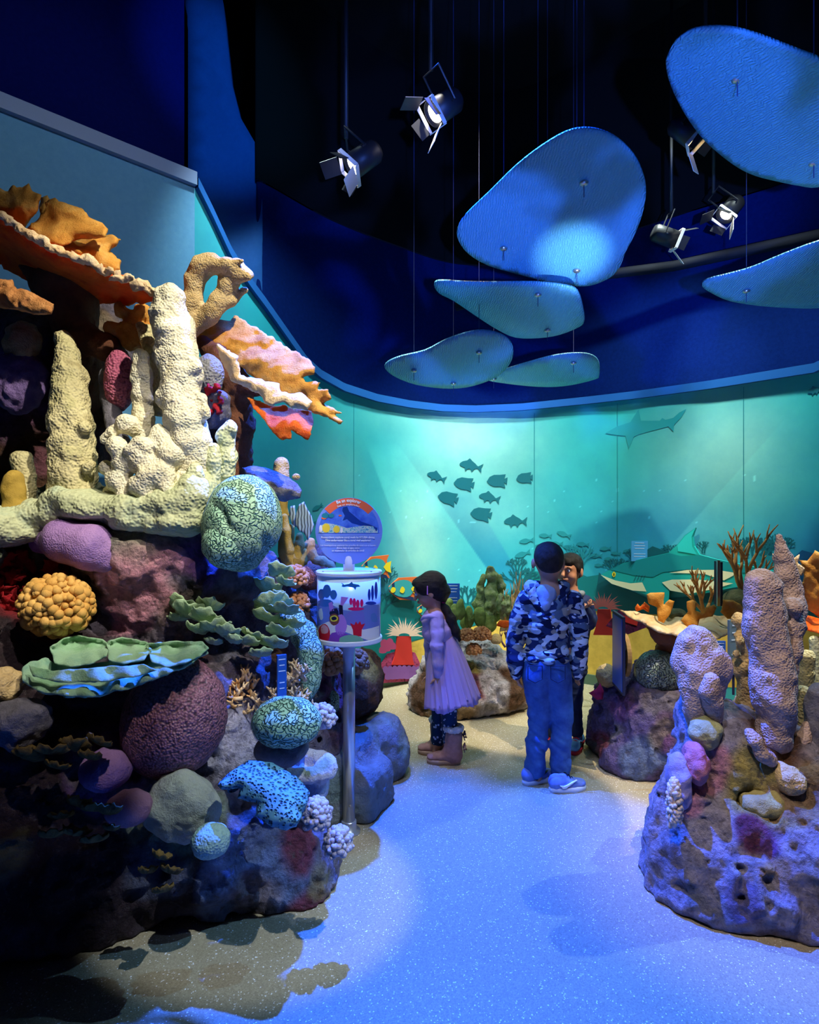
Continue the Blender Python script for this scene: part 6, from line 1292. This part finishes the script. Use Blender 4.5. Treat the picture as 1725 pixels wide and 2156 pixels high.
v = Vol(.006, .02); v.ball(pv(1150,1250,Yb-.035), (.058,.048,.055)); v.ball(pv(1148,1272,Yb-.060), (.034,.030,.05))
vol('hood_lining', v, organic('grey_lining', [sr(150,160,190), sr(180,188,210)], 10, 'rough', 200, .002, .9), foldnoise(.004, (30, 30, 12), 9), parent=t)
v = Vol(.005, .012); v.path([pv(1108,1386,Yb-.01), pv(1128,1390,Yb-.055), pv(1150,1391,Yb-.07), pv(1175,1390,Yb-.055), pv(1194,1386,Yb-.01)], .018)
for a in range(8): q = math.pi*2*a/8; v.ball(pv(1150,1384,Yb)+Vector((.112*math.cos(q), .078*math.sin(q), 0)), (.03,.03,.02), None, .02)
vol('waistband', v, camo, foldnoise(.002, (60, 60, 4), 5), parent=t)
for x, d in ((1087,-.02), (1216,.02)):
    v = Vol(.005, .01); v.path([pv(x,1408,Yb+d), pv(x,1420,Yb+d)], [.034,.031]); vol('cuff', v, camo, foldnoise(.002, (60,60,4), 6), parent=t)
v = Vol(.006, .03)
v.ball(pv(1150,1400,Yb), (.125,.092,.09)); v.ball(pv(1130,1425,Yb-.02), (.062,.07,.075)); v.ball(pv(1173,1425,Yb-.02), (.062,.07,.075))
v.path([pv(1129,1425,Yb), pv(1137,1505,Yb+.01), pv(1131,1560,Yb), pv(1128,1610,Yb), pv(1128,1622,Yb)], [.075,.058,.054,.052,.05], .025); v.path([pv(1174,1425,Yb), pv(1183,1505,Yb+.01), pv(1182,1560,Yb), pv(1180,1612,Yb), pv(1181,1626,Yb)], [.075,.060,.055,.052,.05], .025)
def jn(p):
    z = p[:, 2]; k = np.clip((.62-z)/.3, .3, 1); return .009*k*ridge(np.stack([p[:, 0]*9, p[:, 1]*9, p[:, 2]*20+p[:, 0]*12], 1), 2, 11)-.002
vol('jeans', v, denim, jn, parent=t)
pk = plain('stitch_denim', sr(60,96,158), .85)
for x in (1127, 1175):
    q = [P(x-15,1402,Yb-.102), P(x+15,1402,Yb-.104), P(x+15,1430,Yb-.108), P(x,1438,Yb-.112), P(x-15,1430,Yb-.106)]; mb = MB()
    for i in range(5): mb.tube([q[i], q[(i+1) % 5]], .0025, 5)
    mb.build('pocket_seam', denimdk, t)
def shoe(t, heel, toe, upper, sole, h=.062, w=.04, lace=None, stripe=None, boot=None, z=0):
    """heel and toe: floor points"""
    a = Vector((heel[0], heel[1], z)); b = Vector((toe[0], toe[1], z)); d = (b-a); L = d.length; d.normalize(); sd = Vector((-d.y, d.x, 0)); M = Matrix((d, sd, Vector((0,0,1)))).transposed()
    v = Vol(.005, .02); 
    for f, r, hh in ((.14,.9,1),(.35,.86,1.0),(.6,.95,.68),(.84,.9,.5)): v.ball(a+d*L*f+Vector((0,0,.018+h*.42*hh)), (L*.2, w*r, h*.55*hh), M, .02)
    if boot: v.path([a+d*L*.2+Vector((0,0,.05)), a+d*L*.2+Vector((0,0,boot))], [.05,.056], .03)
    o = vol('shoe' if not boot else 'boot', v, upper, foldnoise(.002, (20,20,20), 3), floor=z+.012, parent=t)
    n = 28; V = []
    for zz, g in ((z+.0005, 1), (z+.020, 1.03), (z+.026, .97)):
        for k in range(n):
            q = 6.28318*k/n; c_ = math.cos(q); s_ = math.sin(q); ww = w*(1.08 if c_ > .2 else .92); V.append(a+d*(L*.5+L*.53*c_*g)+sd*(ww*abs(s_)**.8*(1 if s_ > 0 else -1)*g)+Vector((0, 0, zz)))
    Fc = [[i*n+k, i*n+(k+1) % n, (i+1)*n+(k+1) % n, (i+1)*n+k] for i in range(2) for k in range(n)]+[list(range(n))[::-1], [2*n+k for k in range(n)]]
    mk('sole', np.array([list(p) for p in V]), Fc, sole, o)
    if lace:
        mb = MB()
        for i in range(4): c_ = a+d*L*(.45+.09*i)+Vector((0,0,.018+h*(.98-.16*i))); mb.tube([c_-sd*w*.5-Vector((0,0,.008)), c_, c_+sd*w*.5-Vector((0,0,.008))], .003, 6)
        mb.build('laces', lace, o)
    if stripe:                                       # curved tick mark on the side facing the room
        c_ = a+d*L*.42+Vector((0, 0, .040)); ss = sd if sd.y < 0 else -sd
        pts = [(-.045,.004),(-.03,-.012),(-.012,-.010),(.05,.026),(-.008,.003),(-.024,0)]; q = [c_+d*x+Vector((0,0,y))+ss*(w*1.02) for x, y in pts]; q2 = [p-ss*.012 for p in q]
        mk('side_mark', np.array([list(p) for p in q+q2]), [[0,1,2,3,4,5],[11,10,9,8,7,6]]+[[i, (i+1) % 6, 6+(i+1) % 6, 6+i] for i in range(6)], stripe, o, smooth=False)
    return o
blue_up = organic('blue_grey_mesh_upper', [sr(96,120,190), sr(130,150,210)], 30, 'rough', 200, .001, .6); whites = plain('white_sole', (.7,.74,.82), .5); nav = plain('navy_mark', sr(14,18,40), .5)
f = lambda x, y, Y: (P(x, y, Y).x, Y)
shoe(t, f(1104,1645,3.28), f(1162,1640,3.37), blue_up, whites, .075, .042, nav, nav); shoe(t, f(1160,1650,3.20), f(1230,1648,3.24), blue_up, whites, .075, .042, nav, plain('white_mark', (.8,.85,.9), .5))

# ---------------------------------------------------------------- smaller boy facing him
Yc = 3.80; t = empty('person', (P(1200,1560,Yc).x, Yc, 0), 'dark haired boy in a navy jacket turned toward the tall boy', 'person')
hc = pv(1200, 1200, Yc); fd = Vector((-.62, -.78, 0)).normalized(); sd = Vector((fd.y, -fd.x, 0)); MM = Matrix((sd, -fd, Vector((0,0,1)))).transposed()
v = Vol(.0045, .02)
v.ball(hc+Vector((0,0,.015)), (.068,.085,.082), MM); v.ball(hc+fd*.022+Vector((0,0,-.035)), (.052,.058,.062), MM); v.ball(hc+fd*.05+Vector((0,0,-.078)), (.024,.022,.018), MM)
v.path([hc+fd*.082+Vector((0,0,.005)), hc+fd*.102+Vector((0,0,-.026))], [.007,.013], .012); v.ball(hc+fd*.078+Vector((0,0,.018)), (.045,.012,.010), MM)
for s in (-1, 1):
    v.cut(hc+fd*.088+sd*s*.028+Vector((0,0,.002)), .009, None, .012); v.ball(hc+sd*s*.073+Vector((0,0,-.012))-fd*.005, (.009,.018,.028), MM, .006); v.ball(hc+fd*.055+sd*s*.034+Vector((0,0,-.035)), .02, None, .02)
v.path([hc+fd*.078+sd*.018+Vector((0,0,-.052)), hc+fd*.084+Vector((0,0,-.050)), hc+fd*.078-sd*.018+Vector((0,0,-.052))], [.007,.009,.007], .006)
v.path([hc+Vector((0,.01,-.05)), pv(1203,1250,Yc)], [.042,.045])
v.path([pv(1175,1262,Yc), pv(1203,1255,Yc), pv(1232,1266,Yc)], [.028,.042,.028]); v.path([pv(1203,1265,Yc), pv(1200,1390,Yc)], [.06,.06])
el = pv(1240,1310,Yc-.03); wr = pv(1226,1276,Yc-.22); v.path([pv(1230,1268,Yc), el, wr], [.030,.030,.022])
v.path([pv(1174,1264,Yc), pv(1166,1330,Yc), pv(1160,1385,Yc-.06)], [.034,.03,.022]); hand(v, pv(1160,1387,Yc-.06), (-.1,-.2,-1), (-.5,-1,0), .8, .6)
hand(v, wr, (.45,-.75,.1), (1,.2,.25), .85, 2.6, thumb=(1,-.05,.12))
v.path([pv(1190,1400,Yc), pv(1180,1470,Yc), pv(1165,1545,Yc+.05)], [.06,.042,.03]); v.path([pv(1210,1400,Yc), pv(1208,1470,Yc), pv(1216,1545,Yc)], [.06,.042,.03])
vol('body', v, skin, parent=t)
v = Vol(.0045, .015); v.ball(hc+Vector((0,0,.034))-fd*.012, (.076,.088,.074), MM); v.ball(hc-fd*.035+Vector((0,0,-.004)), (.070,.060,.062), MM); v.ball(hc+fd*.045+Vector((0,0,.062)), (.052,.038,.024), MM); v.ball(hc+fd*.068+sd*-.02+Vector((0,0,.048)), (.03,.02,.02), MM)
for s in (-1, 1): v.ball(hc+sd*s*.068+Vector((0,0,.012))+fd*.015, (.010,.022,.028), MM)
vol('hair', v, hairm, lambda p: .003*ridge(p*np.array((60,60,20)), 2, 2), parent=t)
for s in (-1, 1):
    e = hc+fd*.081+sd*s*.028+Vector((0,0,.002)); eo = boulder('eye', 0, 0, 1, 1, 1, .001, eyew, None, n=2, parent=t, cat=None) if False else None
    V, Fc = ICO2; mk('eye', V*.0098+np.array(e), Fc, eyew, t); mk('iris', V*np.array([.0052]*3)+np.array(e+fd*.0062), Fc, eyed, t)
    MB().tube([e+Vector((0,0,.018))-sd*.014+fd*.006, e+Vector((0,0,.021))+fd*.010, e+Vector((0,0,.017))+sd*.014+fd*.004], .0026, 6).build('eyebrow', hairm, t, True)
MB().tube([hc+fd*.083+sd*.017+Vector((0,0,-.051)), hc+fd*.092+Vector((0,0,-.051)), hc+fd*.083-sd*.017+Vector((0,0,-.051))], [.002,.0045,.002], 8).build('lips', lipm, t, True)
navyj = organic('navy_jacket_cloth', [sr(24,36,76), sr(40,56,104)], 14, 'rough', 200, .002, .7)
v = Vol(.006, .03); v.ball(pv(1202,1320,Yc), (.125,.088,.17)); v.ball(pv(1203,1272,Yc), (.13,.075,.06)); v.path([pv(1232,1268,Yc), pv(1240,1296,Yc), el, el.lerp(wr, .5), wr.lerp(el, .12)], [.048,.046,.046,.042,.036], .02); v.path([pv(1174,1268,Yc), pv(1165,1330,Yc), pv(1160,1380,Yc-.05)], [.048,.045,.038], .02)
vol('jacket', v, navyj, foldnoise(.006, (14,14,24), 12), parent=t)
v = Vol(.006, .02)
for k in range(9): a = math.pi*2*k/9; v.ball(pv(1203,1250,Yc)+Vector((.062*math.cos(a), .05*math.sin(a), .004*math.sin(a))), (.026,.024,.022))
vol('hood', v, organic('grey_hood', [sr(110,120,130), sr(150,158,168)], 12, 'rough', 200, .002, .9), foldnoise(.004, (24,24,24), 13), parent=t)
v = Vol(.006, .03); v.ball(pv(1200,1405,Yc), (.11,.085,.08)); v.path([pv(1190,1410,Yc), pv(1180,1470,Yc), pv(1166,1540,Yc+.05)], [.066,.052,.044]); v.path([pv(1210,1410,Yc), pv(1207,1470,Yc), pv(1214,1538,Yc)], [.066,.052,.044])
vol('jeans', v, denimdk, foldnoise(.006, (8,8,26), 14), parent=t)
cyan_up = plain('pale_blue_upper', sr(110,170,220), .5); redsole = plain('red_sole', sr(200,40,60), .5)
shoe(t, f(1222,1560,3.86), f(1206,1560,3.68), cyan_up, redsole, .07, .038, redsole, redsole); shoe(t, f(1172,1560,3.95), f(1155,1560,3.80), plain('red_upper', sr(190,50,60), .5), redsole, .065, .038)

# ---------------------------------------------------------------- girl bending toward the fish panels
Yg = 3.62; t = empty('person', (P(930,1600,Yg).x, Yg, 0), 'girl in a lilac dress with a long dark ponytail leaning forward', 'person')
hc = pv(905, 1241, Yg); fd = Vector((-.93, .10, -.34)).normalized(); up = Vector((-.34, .0, .94)); sd = fd.cross(up).normalized(); up = sd.cross(fd).normalized(); MM = Matrix((sd, -fd, up)).transposed()
def h(a, b, c): return hc+fd*a+sd*b+up*c
v = Vol(.0045, .02)
v.ball(h(0,0,.012), (.068,.085,.080), MM); v.ball(h(.022,0,-.035), (.052,.058,.060), MM); v.ball(h(.052,0,-.075), (.022,.02,.018), MM); v.path([h(.080,0,.006), h(.100,0,-.024)], [.006,.011], .012); v.ball(h(.076,0,.022), (.045,.012,.012), MM)
for s in (-1, 1): v.cut(h(.088,s*.028,.004), .009, None, .012); v.ball(h(-.004,s*.072,-.014), (.009,.018,.028), MM, .006); v.ball(h(.055,s*.032,-.035), .02, None, .02)
v.path([h(.078,.016,-.052), h(.086,0,-.05), h(.078,-.016,-.052)], [.007,.009,.007], .006)
v.path([h(-.02,0,-.05), pv(914,1292,Yg)], [.036,.042])
nearS = pv(919,1302,Yg-.075); farS = pv(912,1302,Yg+.085); v.path([nearS, pv(914,1296,Yg), farS], [.032,.045,.032]); v.path([pv(918,1305,Yg), pv(936,1350,Yg), pv(950,1390,Yg)], [.07,.065,.08])
nw = pv(923,1425,Yg-.10); v.path([nearS, pv(920,1358,Yg-.11), nw], [.030,.025,.019]); hand(v, nw, (-.12,-.05,-1), (-1,.2,0), .8, .5)
fw = pv(905,1420,Yg+.12); v.path([farS, pv(906,1358,Yg+.12), fw], [.030,.025,.019]); hand(v, fw, (-.1,0,-1), (-1,.2,0), .8, .5)
v.path([pv(946,1400,Yg-.04), pv(945,1480,Yg-.05), pv(948,1560,Yg-.05), pv(950,1592,Yg-.05)], [.06,.045,.034,.03]); v.path([pv(940,1400,Yg+.06), pv(926,1480,Yg+.06), pv(922,1560,Yg+.06), pv(920,1580,Yg+.06)], [.06,.044,.033,.03])
vol('body', v, skin, parent=t)
for s in (-1, 1):
    e = h(.081,s*.028,.004); V, Fc = ICO2; mk('eye', V*.0098+np.array(e), Fc, eyew, t); mk('iris', V*.0052+np.array(e+fd*.0062), Fc, eyed, t)
    MB().tube([e+up*.018-sd*.013+fd*.006, e+up*.021+fd*.010, e+up*.017+sd*.013+fd*.004], .0024, 6).build('eyebrow', hairm, t, True)
MB().tube([h(.083,.015,-.051), h(.092,0,-.051), h(.083,-.015,-.051)], [.002,.004,.002], 8).build('lips', lipm, t, True)
v = Vol(.0045, .02); v.ball(h(-.020,0,.022), (.080,.092,.084), MM); v.ball(h(-.045,0,-.03), (.070,.055,.055), MM); v.ball(h(.05,0,.062), (.058,.04,.028), MM)
for s in (-1, 1): v.ball(h(.035,s*.06,.03), (.016,.035,.04), MM); v.ball(h(-.01,s*.066,.0), (.014,.03,.03), MM)
v.path([h(-.07,0,-.04), pv(931,1270,Yg)], [.045,.02])
hair = vol('hair', v, hairm, lambda p: .0025*ridge(p*np.array((25,60,60)), 2, 2), parent=t)
v = Vol(.0045, .015); v.path([pv(931,1270,Yg-.01), pv(938,1284,Yg-.02), pv(949,1305,Yg-.03), pv(960,1330,Yg-.04), pv(968,1350,Yg-.05)], [.018,.028,.032,.026,.008])
vol('ponytail', v, hairm, lambda p: .004*ridge(p*np.array((70,70,14)), 2, 5), parent=t)
MB().tube([pv(928,1266,Yg)+Vector((0,.02,0)), pv(933,1268,Yg)+Vector((0,-.02,0)), pv(936,1272,Yg)+Vector((0,-.018,0))], .010, 8).build('hair_tie', plain('pink_tie', sr(230,40,130), .5), t, True)
MB().box(h(.005,-.083,.01), (.006,.01,.05)).build('hair_clip', plain('lilac_clip', sr(220,140,210), .4), t)
lil = organic('lilac_knit', [sr(196,160,206), sr(220,190,226)], 14, 'rough', 260, .002, .85)
v = Vol(.0055, .03); v.ball(pv(915,1305,Yg), (.068,.088,.05)); v.path([pv(914,1304,Yg), pv(922,1330,Yg), pv(936,1358,Yg)], [.070,.075,.07]); v.ball(pv(921,1330,Yg), (.085,.09,.07))
v.path([nearS, pv(921,1335,Yg-.10), pv(920,1360,Yg-.11), pv(922,1395,Yg-.105), nw+Vector((0,0,.01))], [.045,.040,.037,.033,.027], .015); v.path([farS, pv(905,1358,Yg+.12), fw], [.044,.036,.026], .015)
vol('bodice', v, lil, foldnoise(.004, (18,18,26), 21), parent=t)
# frilled shoulder
MB().tube([pv(886,1306,Yg-.05), pv(893,1299,Yg-.08), pv(906,1297,Yg-.10), pv(920,1300,Yg-.105), pv(930,1310,Yg-.09)], [.006,.012,.014,.012,.006], 8).build('shoulder_frill', lil, t, True)
# tulle skirt: flared and pleated, hanging open at the hem
tul, nt, b = nodes('lilac_tulle', .9, .1); b.inputs['Base Color'].default_value = rgb(sr(206,174,220)); b.inputs['Alpha'].default_value = .82
def skirt(name, mat, k, flare, hem, seed):
    n = 160; m = 16; V = []; top = pv(930,1350,Yg); bot = pv(953,1478,Yg)
    for i in range(m+1):
        f_ = i/m; c_ = top.lerp(bot, f_); rx = (.070+.085*f_**.8)*flare; ry = (.075+.085*f_**.8)*flare
        for j in range(n):
            a = 6.28318*j/n; w = 1+.05*f_*math.sin(k*a+seed)+.025*f_*math.sin(2.3*k*a+seed*2)
            dz = .045*math.cos(a)*(1-f_)*1.0+.03*math.cos(a)*f_+(.012*math.sin(5*a+seed) if i == m else 0)+hem*f_
            V.append(c_+Vector((rx*w*math.cos(a), ry*w*math.sin(a), dz)))
    N0 = len(V); V += [v_+Vector((0,0,0))-(v_-Vector((top.lerp(bot, (q//n)/m).x, Yg, v_.z))).normalized()*.002 for q, v_ in enumerate(V)]
    Fc = []
    for i in range(m):
        for j in range(n): a, b_ = i*n+j, i*n+(j+1) % n; Fc += [[a, b_, b_+n, a+n], [a+N0, a+n+N0, b_+n+N0, b_+N0]]
    for j in range(n): a, b_ = m*n+j, m*n+(j+1) % n; Fc.append([a, b_, b_+N0, a+N0])
    return mk(name, np.array([list(p) for p in V]), Fc, mat, t)
skirt('skirt', lil, 17, .94, .02, 1.0); skirt('tulle_overskirt', tul, 23, 1.03, 0, 2.0)
leg, nt, b = nodes('dotted_leggings', .8, .2); tc = N(nt, 'ShaderNodeTexCoord'); vo = N(nt, 'ShaderNodeTexVoronoi', Scale=42); nt.links.new(tc.outputs['Object'], vo.inputs['Vector']); r = N(nt, 'ShaderNodeValToRGB'); r.color_ramp.interpolation = 'CONSTANT'; r.color_ramp.elements[0].color = rgb(sr(200,214,226)); r.color_ramp.elements[1].position = .30; r.color_ramp.elements[1].color = rgb(sr(28,58,92)); nt.links.new(vo.outputs['Distance'], r.inputs[0]); nt.links.new(r.outputs[0], b.inputs['Base Color'])
v = Vol(.0055, .02); v.path([pv(946,1410,Yg-.04), pv(945,1480,Yg-.05), pv(948,1560,Yg-.05)], [.066,.050,.042]); v.path([pv(940,1410,Yg+.06), pv(926,1480,Yg+.06), pv(922,1560,Yg+.06)], [.066,.049,.041])
vol('leggings', v, leg, foldnoise(.002, (10,10,20), 22), parent=t)
suede = organic('tan_suede', [sr(150,108,100), sr(184,138,126)], 18, 'rough', 160, .002, .95); fleece = organic('cream_fleece', [sr(220,206,196), sr(240,230,224)], 30, 'rough', 90, .008, .95); bsole = plain('beige_sole', sr(170,136,110), .7)
for hx, tx, yy, dd in ((960, 903, 3.56, 0), (928, 884, 3.70, 0)):
    bo = shoe(t, f(hx+8,1600,yy), f(tx-2,1600,yy+.02), suede, bsole, .075, .045, boot=.17)
    cx_ = Vector((*f(hx+8,1600,yy), 0)).lerp(Vector((*f(tx-2,1600,yy+.02), 0)), .2); v = Vol(.005, .015)
    for k in range(12): q = 6.28318*k/12; v.ball((cx_.x+.048*math.cos(q), cx_.y+.048*math.sin(q), .205), (.016,.016,.018))
    vol('fleece_cuff', v, fleece, lambda p: .004*vnoise(p*120, 1), parent=bo)
    for z_ in (.10, .17):
        bc = Vector((cx_.x+.055, cx_.y-.015, z_)); mb = MB()
        for s in (-1, 1): mb.tube([bc, bc+Vector((.012,s*.022,.012)), bc+Vector((.016,s*.03,-.004)), bc+Vector((.006,s*.016,-.008)), bc], [.003,.006,.006,.005,.003], 6); mb.tube([bc, bc+Vector((.01,s*.01,-.03))], .003, 5)
        mb.build('bow', suede if z_ < .12 else plain('dark_bow', sr(70,50,60), .6), bo, True)
